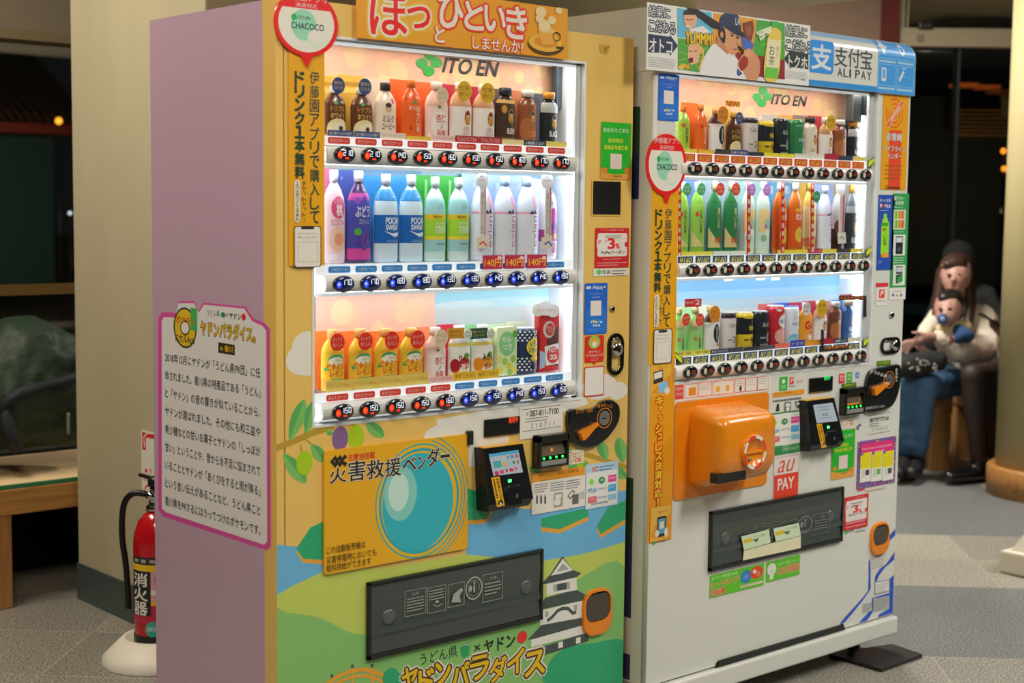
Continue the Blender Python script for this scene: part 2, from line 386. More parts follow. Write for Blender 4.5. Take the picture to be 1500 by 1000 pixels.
struct(MB().box(.45, 2.9, .30, .95, 2.17, 3.1, M_COL).build('added_shade_block'))  # out-of-view block added to keep the ceiling lamps off the column front
b = MB(); b.box(CXL - .006, 2.741, CYF - .006, CYB, 0, .13, M_BASE); struct(b.build('baseboard_column'))
# left window: dark glass wall behind the bench, with a header beam
WYL = 2.80
struct(MB().box(-5, CXL + 2.2, WYL - .1, WYL + .2, 2.03, 3.1, M_GREYBEAM).build('wall_header'))
struct(MB().box(-5, CXL + 2.2, WYL - .12, WYL + .03, 1.995, 2.032, mat('#6b6048')).build('trim_1'))
w = MB(); w.box(-5, 2.735, WYL + .055, WYL + .06, .0, 2.0, M_PANE); wl = struct(w.build('window_1'))
f = MB(); 
zr = hit(50, 424, 1, WYL + .03)[2]; f.box(-5, 2.7, WYL + .02, WYL + .09, zr - .02, zr + .02, mat('#5a4524')); f.box(-5, 2.7, WYL, WYL + .09, 0, .42, M_BLACK); f.box(-1.6, -1.55, WYL, WYL + .1, 0, 2.0, M_BLACK)
f.build('window_frame', wl)
# outside, left: dark ground, a low house with a red tiled eave and lanterns
struct(MB().box(-12, 30, 14, 60, -.06, -.01, mat('#17191a', rough=.9)).build('ground_outside'))
# right window wall, square to the view
VX, VY = math.sqrt(.5), math.sqrt(.5)
ex = Vector((math.cos(YAW), -math.sin(YAW), 0)); ey = Vector((math.sin(YAW), math.cos(YAW), 0))
CAMV = Vector(CAM)
def vp(x, y, d):  # place at view depth d
    return deep(x, y, d)
WD = 9.6
o0 = CAMV + ey * WD; o0.z = 0
MW = Matrix(((ex.x, ey.x, 0, o0.x), (ex.y, ey.y, 0, o0.y), (0, 0, 1, 0), (0, 0, 0, 1)))
def wx(px, y=60): return (deep(px, y, WD / 1.0) - o0).dot(ex)
def wz(px, py): return deep(px, py, WD).z
x0 = wx(1306); z_t, z_b = wz(1400, 47), wz(1400, 73)
struct(MB().box(-1.2, wx(1279), -.05, .25, 0, 4.4, M_BROWN, mtx=MW).build('wall_back'))
struct(MB().box(wx(1279), wx(1302), -.1, .25, 0, 4.4, M_RED, mtx=MW).build('trim_2'))
w = MB().box(x0, 5.5, .05, .06, .0, 4.4, M_PANE, mtx=MW); wr = struct(w.build('window_2'))
f = MB(); f.box(wx(1302), wx(1314), -.04, .12, 0, 4.4, M_FRAME, mtx=MW); f.box(x0, 5.5, -.06, .12, z_b, z_t, M_FRAME, mtx=MW)
f.box(wx(1318), wx(1320), -.03, .08, z_t, 4.4, M_FRAME, mtx=MW); f.box(wx(1395), wx(1399), .0, .1, 0, z_b, M_BLACK, mtx=MW); f.box(wx(1332), wx(1352), -.09, -.03, z_t - .01, z_t + .035, M_BLACK, bev=.008, mtx=MW)
f.box(wx(1331), wx(1339), -.075, -.05, z_b + .03, z_b + .07, mat('#7d7465'), mtx=MW)
f.box(x0, 5.5, -.02, .1, 0, .12, M_BLACK, mtx=MW)
f.build('window_frame', wr)
struct(MB().box(-3, 9, 14, 14.2, -.05, 7, mat('#0a0e0e', rough=.9, gain=1), mtx=MW).build('wall_opposite'))
# ================================================================ the yellow machine
W1, D1, H1 = 1.082, .549, 1.83
Y1P = '#d3b060'; PINK = '#a48a9f'
m1 = empty('vending_machine', (0, 0, 0), 0, 'yellow and pink vending machine with a disaster relief panel, its front lit', 'vending machine', 'drink vending machines')
def fx(Y, x, y): h = hit(x, y, 1, Y); return h[0], h[2]
wxa, wxb = fx(0, 459.5, 500)[0], fx(0, 854, 300)[0]
wza, wzb = (fx(0, 460, 624)[1] + fx(0, 851, 583)[1]) / 2, (fx(0, 496, 55.6)[1] + fx(0, 857, 93)[1]) / 2
M_Y = mat(Y1P, rough=.3, coat=.25); M_DK = mat('#17191b', rough=.4); M_RAIL = mat('#b3b3b0', rough=.35, gain=1.4); M_WHITE = mat('#d8dadb', rough=.4, gain=1.15)
M_LED = mat('#e9f4ff', emit=16, gain=1); M_LEDW = mat('#fff0e2', emit=19, gain=1); M_STRIP = mat('#e4e8ea', emit=.62, gain=1); M_CHROME = mat('#c9c9c6', metal=1, rough=.12, gain=1)
DEP = .105
def cabinet(m, x0, x1, y0, y1, z0, z1, a0, a1, b0, b1, rec):
    """box with a window recess"""
    q = MB(); q.box(x0, a0, y0, y1, z0, z1, m); q.box(a1, x1, y0, y1, z0, z1, m); q.box(a0, a1, y0, y1, z0, b0, m); q.box(a0, a1, y0, y1, b1, z1, m); q.box(a0, a1, rec, y1, b0, b1, m); return q
c = cabinet(mat(PINK, rough=.3), 0, W1, .05, D1, .06, H1 - .004, wxa, wxb, wza, wzb, DEP + .02)
c.box(0, .019, .0, .05, .06, H1 - .004, M_Y); c.box(.02, W1 - .02, .004, D1 - .02, H1 - .004, H1, M_Y)
c.build('cabinet', m1)
q = MB()
for x in (.09, W1 - .09):
    for y in (.09, D1 - .08): q.lathe([(.03, 0), (.03, .012), (.012, .014), (.012, .062)], M_DK, 14, (x, y, 0)).build('foot', m1); q = MB()
dr = MB(); a = .0225
for X0, X1, Z0, Z1 in ((a, wxa, .09, H1), (wxb, W1, .09, H1), (wxa, wxb, .09, wza), (wxa, wxb, wzb, H1)): dr.box(X0, X1, 0, .05, Z0, Z1, M_Y)
dr.build('door', m1)
k = MB(); k.box(.0192, .0223, .004, .05, .09, H1 - .002, mat('#5c4a1a')); k.build('door_seam', m1)
k = MB(); k.box(.03, W1 - .03, .02, .06, .02, .088, M_DK); k.build('kick_plate', m1)
# bright frame round the window, recess lining and the printed back cards
def window_set(par, F, x0, x1, z0, z1, dep, yf, side):
    fr = MB(); t = .0055; x0 += .0015; x1 -= .0015; z0 += .0015; z1 -= .0015
    for X0, X1, Z0, Z1 in ((x0 - t, x0, z0 - t, z1 + t), (x1, x1 + t, z0 - t, z1 + t), (x0, x1, z0 - t, z0), (x0, x1, z1, z1 + t)): fr.box(X0, X1, yf - .0015, yf + .05, Z0, Z1, mat('#dfe3e4', rough=.3, gain=1.2))
    fr.build('window_surround', par)
    li = MB(); li.box(x0 + .0005, x0 + .003, yf + .012, yf + dep, z0, z1, M_WHITE); li.box(x1 - side, x1 - .0005, yf + .012, yf + dep, z0, z1, M_WHITE); li.box(x0, x1, yf + .012, yf + dep, z0, z0 + .004, M_WHITE); li.box(x0, x1, yf + .012, yf + dep, z1 - .004, z1, M_WHITE)
    li.build('display_lining', par)
q = MB()
window_set(m1, None, wxa, wxb, wza, wzb, DEP, 0, .018)
a, b_ = fx(.066, 814, 92), fx(.066, 834, 160); q.box(a[0], a[0] + (b_[0] - a[0]) * .55, .062, .083, b_[1], a[1] + .02, mat('#3a4850', rough=.3, gain=1), bev=.003); q.box(a[0] + (b_[0] - a[0]) * .55, b_[0], .062, .083, b_[1] + .04, a[1] + .02, mat('#2a4152', rough=.3, gain=1), bev=.003); q.build('door_stay', m1)
YB = DEP - .004          # back card plane
def bokeh(name, par, Y, pts, rows, seed, n, S=(.03, .05)):
    """warm printed card with soft round lights"""
    a = Sheet('Y', Y, 'i', .5); a.step = .00002; a.gain = 1.1
    (x0, y0), (x1, y1) = pts; a.r(x0, y0, x1, y1, '#e4b49a', th=.001)
    A0, B0, A1, B1 = a.box2(x0, y0, x1, y1); R = random.Random(seed)
    for i in range(n):
        r = R.uniform(*S) * .5; cx = R.uniform(A0 + r, A1 - r); cz = R.uniform(B0 + r, B1 - r)
        a.em(cx, cz, r, r, R.choice(['#edcf9f', '#e9c09a', '#f0d79c', '#e8bc98', '#ecca9c']), n=24)
    return a.build(name, par)
bokeh('back_card', m1, YB, ((462, 52), (836, 225)), 1, 3, 60, (.03, .075))
b = Sheet('Y', YB, 'i', .5); b.r(462, 238, 836, 405, '#a9cbe2', th=.001)
for (x, y, rx, ry, c) in ((640, 262, 120, 16, '#c3dcea'), (800, 300, 60, 10, '#8fc0de'), (560, 250, 60, 10, '#8fb9d8')): b.e(x, y, rx, ry, c)
b.r(462, 330, 836, 405, '#cfd8d6'); b.build('back_card', m1)
b = Sheet('Y', YB, 'i', .5); b.r(637, 420, 836, 600, '#c5c9c6', th=.001); b.r(637, 418, 836, 440, '#9ecbd6'); b.e(740, 442, 80, 7, '#b4d0d4'); b.e(680, 446, 44, 6, '#c9d3d2'); b.e(800, 440, 44, 6, '#bcd6d8'); b.build('back_card', m1)
bokeh('back_card', m1, YB, ((462, 430), (636, 600)), 1, 9, 26, (.03, .075))
# rails with the push buttons
def rail(par, YF, name, x0, y0, x1, y1, hpx, m, lip=True, yo=-.012):
    X0, z0 = fx(YF + yo, x0, y0); X1, z1 = fx(YF + yo, x1, y1); zc = (z0 + z1) / 2
    h = (fx(YF + yo, x0, y0 - hpx / 2)[1] - fx(YF + yo, x0, y0 + hpx / 2)[1]) / 2
    q = MB(); P = []
    for i in range(9):
        t = math.radians(-90 + 180 * i / 8); P.append((YF + .012 + (-.024 - (yo + .012)) * max(0, math.cos(t)) ** .5, zc + h * math.sin(t)))
    P = [(YF + .06, zc - h)] + P + [(YF + .06, zc + h)]
    q.prism(P, 0, X0, X1, m)
    o = q.build(name, par)
    l = MB(); l.box(X0 - .012, X1 + .01, YF + .0122, YF + .0132, zc - h - .0085, zc - h - .0005, M_STRIP); l.build('rail_lip', par)
    l = MB(); l.box(X0 - .01, X1, YF + .0135, YF + .034, zc - h - .0045, zc - h - .0008, M_LED); l.build('shelf_light', par)
    return X0, X1, zc, h
SEG = {'0': 'abcdef', '1': 'bc', '2': 'abged', '3': 'abgcd', '4': 'fgbc', '5': 'afgcd', '6': 'afgedc', '7': 'abc', '8': 'abcdefg', '9': 'abcdfg'}
def digits(s, txt, a0, b0, h, c, w=.55, t=.16):
    x = a0; n = len(txt); W = h * w
    S = {'a': (0, h, W, h), 'g': (0, h / 2, W, h / 2), 'd': (0, 0, W, 0), 'f': (0, h / 2, 0, h), 'b': (W, h / 2, W, h), 'e': (0, 0, 0, h / 2), 'c': (W, 0, W, h / 2)}
    for ch in txt:
        for k in SEG[ch]:
            p = S[k]; s.ln([(x + p[0] - (h * t / 2 if p[1] == p[3] else 0), b0 + p[1]), (x + p[2] + (h * t / 2 if p[1] == p[3] else 0), b0 + p[3])], h * t, c, metric=True)
        x += W + h * .34
M_BH, M_BC = mat('#16202a', rough=.12, coat=.6, gain=1), mat('#10205a', rough=.12, coat=.6, gain=1)
M_RIM = mat('#3a3f44', rough=.25, gain=1)
NUM = mat('#eef6ff', emit=1.0, gain=1); REDL = mat('#f0300e', emit=.9, gain=1); BLUL = mat('#3350ff', emit=.7, gain=1); BLUW = mat('#a9bcff', emit=.9, gain=1); ORN = mat('#ff6a28', emit=1.0, gain=1); ORD = mat('#b4441e', emit=.5, gain=1)
def button(par, Y, X, Z, rx, rz, price, hot, style):
    q = MB(); K = M_BH if (hot or style == 2) else M_BC
    prof = [(1.0, 0), (1.0, .0025), (.93, .004), (.75, .0054), (.4, .0062), (.05, .0064)]
    mt = Matrix.Translation((X, Y, Z)) @ Matrix.Rotation(math.radians(90), 4, 'X')
    q.lathe([(1.08, 0), (1.08, .0015), (1.0, .002)], M_RIM, 28, sx=rx, sy=rz, mtx=mt, cap=False)
    q.lathe(prof, K, 28, sx=rx, sy=rz, mtx=mt)
    b = q.build('button', par)
    s = Sheet('Y', Y - .0066, 'i', .2, step=.00002); s.n = 1
    if style == 1:
        s.val = Y - .0063
        c = REDL if hot else BLUL
        s.em(X - rx * .58, Z - rz * .05, rx * .26, rz * .46, c, n=20); s.em(X - rx * .6, Z - rz * .02, rx * .12, rz * .18, ORN if hot else BLUW, n=14)
        s.val = Y - .0069
        digits(s, price, X - rx * .26, Z - rz * .1, rz * .64, NUM, .5, .1)
        if hot: s.flat([(X - rx * .1, Z - rz * .56), (X + rx * .28, Z - rz * .56), (X + rx * .28, Z - rz * .34), (X - rx * .1, Z - rz * .34)], [(0, 1, 2, 3)], REDL)
    else:
        s.val = Y - .0062
        s.em(X - rx * .55, Z, rx * .26, rz * .5, mat('#cfd0b4', 'i', .3), n=20)
        s.val = Y - .0069
        digits(s, price, X - rx * .2, Z - rz * .2, rz * .5, ORD, .5, .12)
    s.build('price_display', b, off=par.location)
    return b
def button_row(par, YF, ends, n, rxp, ryp, prices, hots, style, yo=-.0125):
    (xa, ya), (xb, yb) = ends; A = fx(YF + yo, xa, ya); B = fx(YF + yo, xb, yb)
    rx = (fx(YF + yo, xa + rxp, ya)[0] - fx(YF + yo, xa - rxp, ya)[0]) / 2; rz = (fx(YF + yo, xa, ya - ryp)[1] - fx(YF + yo, xa, ya + ryp)[1]) / 2
    for i in range(n):
        t = i / (n - 1); button(par, YF + yo, A[0] + (B[0] - A[0]) * t, (A[1] + B[1]) / 2, rx, rz, prices[i], hots[i], style)
R1 = rail(m1, 0, 'shelf_rail', 480, 227, 845, 240, 27, M_RAIL)
R2 = rail(m1, 0, 'shelf_rail', 478, 416.5, 845, 405.5, 26, M_RAIL)
R3 = rail(m1, 0, 'shelf_rail', 474, 604, 843, 569, 25, M_RAIL)
button_row(m1, 0, ((504.5, 226.6), (822.5, 238.8)), 10, 14.5, 11.5, '210 210 140 150 160 150 150 160 170 170'.split(), [1] * 10, 1)
button_row(m1, 0, ((503, 416), (821, 406)), 10, 14.5, 11.5, '170 170 180 180 130 130 140 140 140 190'.split(), [0] * 10, 1)
button_row(m1, 0, ((502, 603.5), (818.6, 571.4)), 10, 14.5, 11.5, '150 150 150 150 160 150 150 140 150 150'.split(), [1] * 5 + [0] * 5, 1)
# LED tubes of the display
def tubes(par, x0, x1, z0, z1, YF, dep, rails):
    for X in (x0 + .008, x1 - .004):
        q = MB(); q.box(X - .002, X + .002, YF + .03, YF + .034, z0 + .02, z1 - .02, M_LED); q.build('light_tube', par)
    q = MB(); q.box(x0 + .01, x1 - .01, YF + .0138, YF + .03, z1 - .0075, z1 - .0045, M_LEDW); q.build('light_tube', par)
    q = MB(); q.box(x0, x1 + .03, YF + .0122, YF + .0134, z1 - .0125, z1 - .003, M_STRIP); q.build('light_valance', par)
tubes(m1, wxa, wxb - .018, wza, wzb, 0, DEP, None)
M_GL = glass('display_pane', (.97, .98, .98), .1)
def pane(par, YF, x0, x1, z0, z1):
    q = MB(); q.box(x0, x1, YF + .0085, YF + .0115, z0, z1, M_GL); q.build('glass_pane', par)
zz = [wza, R3[2] + R3[3], R2[2] - R2[3], R2[2] + R2[3], R1[2] - R1[3], R1[2] + R1[3], wzb]
for i in (1, 3, 5): pane(m1, 0, wxa + .001, wxb - .001, zz[i], zz[i + 1])
# the price strip behind each rail, with temperature labels
def temp_row(par, Y, ends, n, wpx, hpx, hots):
    (xa, ya), (xb, yb) = ends; A = fx(Y, xa, ya); B = fx(Y, xb, yb); hw = (fx(Y, xa + wpx / 2, ya)[0] - fx(Y, xa - wpx / 2, ya)[0]) / 2; hh = (fx(Y, xa, ya - hpx / 2)[1] - fx(Y, xa, ya + hpx / 2)[1]) / 2
    for i in range(n):
        t = i / (n - 1); X = A[0] + (B[0] - A[0]) * t; Z = (A[1] + B[1]) / 2; s = Sheet('Y', Y, 'i', .4); s.gain = 1.5
        s.solid(s.rpts(X - hw, Z - hh, X + hw, Z + hh, r=hh * .6), '#e8402c' if hots[i] else '#2d7bc0', .001)
        s.put('あたたか〜い' if hots[i] else 'つめた〜い', X - hw * .82, Z - hh * .55, X + hw * .82, Z + hh * .55, '#f6f2f0', .01)
        s.build('temperature_label', par)
def strip(par, Y, x0, y0, x1, y1, hpx):
    A = fx(Y, x0, y0); B = fx(Y, x1, y1); Z = (A[1] + B[1]) / 2; h = (fx(Y, x0, y0 - hpx / 2)[1] - fx(Y, x0, y0 + hpx / 2)[1]) / 2
    q = MB(); q.box(A[0], B[0], Y + .0005, Y + .003, Z - h, Z + h, M_STRIP); q.box(A[0], B[0], Y + .003, .1 + Y - .02, Z - h, Z - h + .004, M_WHITE); q.build('product_shelf', par); return Z + h
SH1 = strip(m1, .014, 468, 205.5, 838, 222, 14); SH2 = strip(m1, .014, 462, 395, 838, 387, 16); SH3 = strip(m1, .014, 461, 583, 838, 552, 16)
temp_row(m1, .014, ((496.5, 206), (815, 220.5)), 10, 32, 9.5, [1] * 10)
temp_row(m1, .014, ((497, 395), (813.5, 387)), 10, 32, 9.5, [0] * 10)
temp_row(m1, .014, ((494, 582.5), (812, 552)), 10, 32, 9.5, [1] * 5 + [0] * 5)
# ================================================================ the white machine
YF2 = -.0487; X2a, X2b = 1.113, 2.258; D2 = .62; Z2b = .063; H2 = 1.913
m2 = empty('vending_machine', (X2a, YF2, 0), 0, 'white vending machine with a bulging orange crank cover below its lit display', 'vending machine', 'drink vending machines')
M_W = mat('#c4c6c0', rough=.32, coat=.2, gain=1.35); M_W2 = mat('#b9bbb8', rough=.3, gain=1.35)
def f2(x, y, d=0): return fx(YF2 + d, x, y)
v0 = (f2(981.8, 560.4)[1] + f2(1278.4, 532.1)[1]) / 2; v1 = (f2(991, 105)[1] + f2(1184, 123)[1] + f2(1330, 141)[1]) / 3
ua, ub = f2(984, 400)[0], f2(1281, 300)[0]
ht = (f2(1185, 125)[1] + f2(1330, 141)[1]) / 2
c = cabinet(M_W2, X2a, X2b, YF2 + .05, YF2 + D2, Z2b + .06, 1.80, ua, ub, v0, v1, YF2 + DEP + .02)
c.build('cabinet', m2)
dr = MB()
for X0, X1, Z0, Z1 in ((X2a, ua, Z2b + .06, ht), (ub, X2b, Z2b + .06, ht), (ua, ub, Z2b + .06, v0), (ua, ub, v1, ht)): dr.box(X0, X1, YF2, YF2 + .05, Z0, Z1, M_W)
dr.build('door', m2)
# rounded left edge of the door, base strip, louvres, feet
q = MB(); q.tube([(X2a + .004, YF2 + .006, Z2b + .06), (X2a + .004, YF2 + .006, ht)], .0075, M_W, 12); q.build('door_edge', m2)
q = MB(); q.box(X2a, X2b + .003, YF2 - .02, YF2 + D2, Z2b, Z2b + .055, M_W, bev=.006); q.build('base_strip', m2)
# curved header sign
hd = MB(); P = []
zt = (f2(1330, 62)[1] + f2(1200, 44)[1]) / 2 if False else H2
HZ = ht + (zt - ht) * .68
for i in range(11):
    t = math.radians(90 * i / 10); P.append((YF2 - .012 + .06 * (1 - math.cos(t)), HZ + (zt - HZ) * math.sin(t)))
P = [(YF2 + D2, ht), (YF2 - .012, ht)] + P + [(YF2 + D2, zt)]
HDP = P[2:-1]
hd.prism(P, 0, X2a - .002, X2b + .004, M_W); hd.build('header_sign', m2)
window_set(m2, None, ua, ub, v0, v1, DEP, YF2, .026)
YB2 = YF2 + DEP - .004
bokeh('back_card', m2, YB2, ((985, 100), (1262, 250)), 1, 5, 70, (.025, .06))
b = Sheet('Y', YB2, 'i', .5); b.r(980, 262, 1262, 400, '#a9c4e4', th=.001)
for x0, x1, c in ((1180, 1200, '#b9c7ea'), (1195, 1222, '#b4c3ee'), (1222, 1240, '#f0c33e'), (1240, 1262, '#5f6a72')): b.r(x0, 264, x1, 400, c)
b.build('back_card', m2)
b = Sheet('Y', YB2, 'i', .5); b.r(980, 405, 1252, 545, '#c9c4c2', th=.001); b.r(980, 403, 1252, 428, '#7fb4dc'); b.r(980, 428, 1252, 442, '#9cc6de'); b.r(980, 442, 1252, 452, '#b7c9d2'); b.build('back_card', m2)
M_RAIL2 = mat('#c0bdb6', rough=.35, gain=1.4)
Q1 = rail(m2, YF2, 'shelf_rail', 1000, 246, 1279, 257.5, 22, M_RAIL2)
Q2 = rail(m2, YF2, 'shelf_rail', 996, 397, 1276, 388.5, 22, M_RAIL2)
Q3 = rail(m2, YF2, 'shelf_rail', 991, 547, 1270, 520.5, 22, M_RAIL2)
button_row(m2, YF2, ((1018, 246.5), (1268, 257)), 12, 9.6, 9, '150 150 150 150 130 130 130 140 160 150 170 170'.split(), [1] * 12, 2)
button_row(m2, YF2, ((1015, 396.5), (1265, 389)), 12, 9.6, 9, '160 160 160 160 160 160 150 150 180 140 170 180'.split(), [0] * 12, 2)
button_row(m2, YF2, ((1011, 545.5), (1261, 521)), 12, 9.6, 9, '150 150 150 130 130 130 150 140 150 150 170 170'.split(), [0] * 12, 2)
tubes(m2, ua, ub - .026, v0, v1, YF2, DEP, None)
zz = [v0, Q3[2] + Q3[3], Q2[2] - Q2[3], Q2[2] + Q2[3], Q1[2] - Q1[3], Q1[2] + Q1[3], v1]
for i in (1, 3, 5): pane(m2, YF2, ua + .001, ub - .001, zz[i], zz[i + 1])
SG1 = strip(m2, YF2 + .014, 988, 229, 1264, 243, 14); SG2 = strip(m2, YF2 + .014, 985, 380, 1258, 376, 12); SG3 = strip(m2, YF2 + .014, 982, 530, 1255, 507, 13)
def price_row(par, Y, ends, n, wpx, hpx, prices, bgc, fg):
    (xa, ya), (xb, yb) = ends; A = fx(Y, xa, ya); B = fx(Y, xb, yb); hw = (fx(Y, xa + wpx / 2, ya)[0] - fx(Y, xa - wpx / 2, ya)[0]) / 2; hh = (fx(Y, xa, ya - hpx / 2)[1] - fx(Y, xa, ya + hpx / 2)[1]) / 2
    for i in range(n):
        t = i / (n - 1); X = A[0] + (B[0] - A[0]) * t; Z = (A[1] + B[1]) / 2; s = Sheet('Y', Y, 'i', .4); s.gain = 1.6
        s.solid(s.rpts(X - hw, Z - hh, X + hw, Z + hh), bgc, .001); s.put('¥' + prices[i], X - hw * .8, Z - hh * .7, X + hw * .8, Z + hh * .7, fg, .03, .25)
        s.build('price_tag', par)
price_row(m2, YF2 + .013, ((1007, 229), (1257, 243)), 12, 22, 11, '150 150 150 150 130 130 130 140 160 150 170 170'.split(), '#c8452a', '#f0c24a')
price_row(m2, YF2 + .013, ((1004, 380), (1256, 376)), 12, 22, 11, '160 160 160 160 160 160 150 150 180 140 170 180'.split(), '#243c66', '#d8cc5a')
price_row(m2, YF2 + .013, ((1001, 530), (1250, 506)), 12, 22, 11, '150 150 150 130 130 130 150 140 150 150 170 170'.split(), '#243c66', '#d8cc5a')
# ---------------------------------------------------------------- printed design and stickers of the yellow machine
def K(pts, ox, oy, s): return [(ox + x / s, oy + y / s) for x, y in pts]
def smooth(pts, n=6, closed=True):
    P = [Vector(p) for p in pts]; o = []; m = len(P)
    for i in range(m if closed else m - 1):
        g = (lambda j: P[j % m]) if closed else (lambda j: P[max(0, min(m - 1, j))])
        a, b, c, d = g(i - 1), g(i), g(i + 1), g(i + 2)
        for k in range(n):
            t = k / n; o.append(tuple(.5 * ((2 * b) + (c - a) * t + (2 * a - 5 * b + 4 * c - d) * t * t + (3 * b - a - 3 * c + d) * t ** 3)))
    if not closed: o.append(tuple(P[-1]))
    return o
def clover(s, cx, cy, r, c='#1fae3a'):
    for dx, dy, rot in ((-.62, .05, 0), (.08, -.66, 90), (.66, .0, 0), (-.02, .72, 90)):
        s.e(cx + dx * r, cy + dy * r, .52 * r, .46 * r, c)
    return s
def itoen(s, x0, yc, x1, h, c='#15181a', r=None):
    r = r or h * .62; cx = x0 + r; clover(s, cx, yc - h * .1, r)
    s.t('ITO EN', cx + r * 1.25, yc, x1, h, c, .03, .35)
dp = Sheet('Y', 0, 'p', .3, step=.000008); dp.clip = (0.0002, .091, W1 - .0002, H1)
X0d, X1d = 413.2, 927
# river, hills
BL, LG, MG, DG, OR = '#5a9ac2', '#a3b254', '#72a55f', '#259064', '#d69a35'
dp.pl([(402.5, 797), (440, 801), (473, 803), (473, 845), (402.5, 876)], BL); dp.pl([(683, 752), (740, 742), (800, 748), (917.3, 717), (916.3, 795), (850, 812), (790, 822), (683, 826)], BL)
dp.pl([(402.5, 873), (430, 857), (473, 837), (560, 832), (683, 812), (720, 815), (760, 821), (800, 821), (850, 812), (880, 804), (916, 793), (914.4, 1000), (402.5, 1000)], LG)
dp.pl(smooth([(402.5, 898), (420, 897), (470, 905), (540, 930), (700, 905), (800, 880), (850, 846), (915.6, 830), (914.2, 1003), (402.5, 1003)], 4), MG)
dp.pl(smooth([(802, 1003), (806, 968), (830, 949), (870, 941), (914.8, 940), (914.2, 1003)], 5), DG)
for P in ([(473, 764), (455, 772), (434, 803), (444, 818), (473, 820)], [(683, 714), (706, 722), (722, 744), (712, 760), (683, 762)], [(793, 759), (830, 750), (860, 744), (862, 756), (820, 775), (793, 772)], [(917, 732), (890, 744), (874, 770), (880, 782), (916.4, 760)]):
    dp.pl([(x, y + 6) for x, y in P], OR); dp.pl(P, DG)
# clouds
CL = '#c2c1ba'
dp.clip = (.0002, .091, wxa - .0072, H1)
for cx, cy, rx, ry in ((451, 507, 23, 22), (442, 527, 23, 22), (455, 533, 30, 17)): dp.e(cx, cy, rx, ry, CL)
dp.clip = (0.0002, .091, W1 - .0002, H1)
for cx, cy, rx, ry in ((700, 622, 26, 20), (660, 634, 38, 16), (716, 645, 30, 26), (690, 660, 14, 24), (878, 566, 26, 19), (905, 572, 14, 13)): dp.e(cx, cy, rx, ry, CL)
dp.pl([(640, 614), (760, 592), (857, 580), (862, 592), (760, 622), (690, 640), (640, 640)], CL)
# olive branch: left and right
BR, LF, LF2 = '#9c8130', '#6aa357', '#4f9150'
dp.ln([(402.6, 657), (430, 646), (455, 635), (490, 624)], .014, BR); dp.ln([(444, 638), (452, 622), (458, 612)], .004, BR); dp.ln([(440, 651), (442, 662)], .004, BR); dp.ln([(500, 622), (500, 630)], .003, BR); dp.ln([(517, 620), (517, 628)], .003, BR); dp.ln([(445, 641), (458, 652)], .004, BR)
def leaf(pts):
    a, b, w = Vector(pts[0]), Vector(pts[1]), pts[2]; d = b - a; n = Vector((-d.y, d.x)).normalized() * w
    m = [a + d * t for t in (0, .3, .6, .85, 1)]; q = (0, .8, 1, .65, 0)
    L = [tuple(m[i] + n * q[i]) for i in range(5)]; Rr = [tuple(m[i] - n * q[i]) for i in (3, 2, 1)]
    dp.pl(smooth(L + Rr, 3), LF); dp.pl([tuple(p) for p in m] + Rr, LF2)
for q in (((424, 645), (446, 585), 10), ((448, 635), (458, 588), 8), ((456, 650), (475, 676), 9), ((415, 664), (448, 707), 11), ((535, 617), (562, 640), 9), ((488, 632), (478, 634), 5)): leaf(q)
for cx, cy, c in ((446, 678, '#8fae1c'), (521.5, 640, '#8fae1c'), (498, 642, '#6f5480')): dp.e(cx, cy, 11.8, 18, c)
dp.ln([(856, 665), (880, 672), (917.8, 684)], .012, BR); dp.ln([(890, 674), (886, 660), (882, 645)], .004, BR)
for q in (((889, 674), (878, 645), 8), ((913, 678), (906, 640), 9), ((893, 682), (917.6, 700), 8), ((842, 672), (820, 652), 8), ((862, 677), (832, 684), 7), ((793, 690), (775, 684), 6)): leaf(q)
dp.e(850, 676, 6, 8, '#8fae1c')
# castle keep
def Q(p, c): dp.pl(K(p, 640, 760, 4.1667), c)
GR, WH, LGY = '#3b4646', '#c9c9c4', '#8d9290'
Q([(575, 800), (925, 690), (925, 745), (640, 835), (575, 850)], GR); Q([(575, 735), (920, 635), (925, 692), (575, 782)], WH); Q([(553, 735), (640, 645), (890, 585), (920, 640), (575, 735)], GR)
Q([(630, 560), (885, 495), (890, 600), (630, 648)], WH); Q([(600, 570), (660, 480), (850, 430), (920, 470), (890, 497), (640, 550)], GR); Q([(668, 395), (850, 350), (855, 432), (668, 468)], WH)
Q([(630, 400), (690, 340), (765, 225), (830, 310), (880, 330), (850, 355), (668, 395)], GR); Q([(695, 345), (768, 240), (830, 312), (760, 332)], WH); Q([(730, 322), (768, 270), (805, 305)], LGY)
Q([(710, 400), (810, 382), (810, 425), (710, 443)], LGY); Q([(733, 397), (790, 386), (790, 428), (733, 438)], GR)
dp.ln(K([(672, 620), (700, 600), (735, 560), (765, 545), (800, 545), (830, 575), (850, 565)], 640, 760, 4.1667), .009, GR)
for x, y in ((660, 565), (835, 525)): Q([(x, y), (x + 20, y - 5), (x + 20, y + 28), (x, y + 33)], LGY)
for x, y in ((630, 785), (740, 752), (848, 725)): Q([(x, y), (x + 28, y - 7), (x + 28, y + 30), (x, y + 37)], WH)
# arched bridge
for dy in (0, 9, 24): dp.ln([(476, 1003 + dy), (495, 990 + dy), (515, 982 + dy), (535, 980 + dy), (555, 986 + dy), (570, 995 + dy)], .008 if dy else .01, OR)
for x, y in ((486, 990), (516, 976), (545, 975)): dp.ln([(x, y - 1), (x, y + 32)], .006, OR); dp.ln([(x, y - 3), (x, y + 2)], .007, GR)
dp.e(572, 991, 12, 13, DG); dp.e(585, 996, 10, 10, DG)
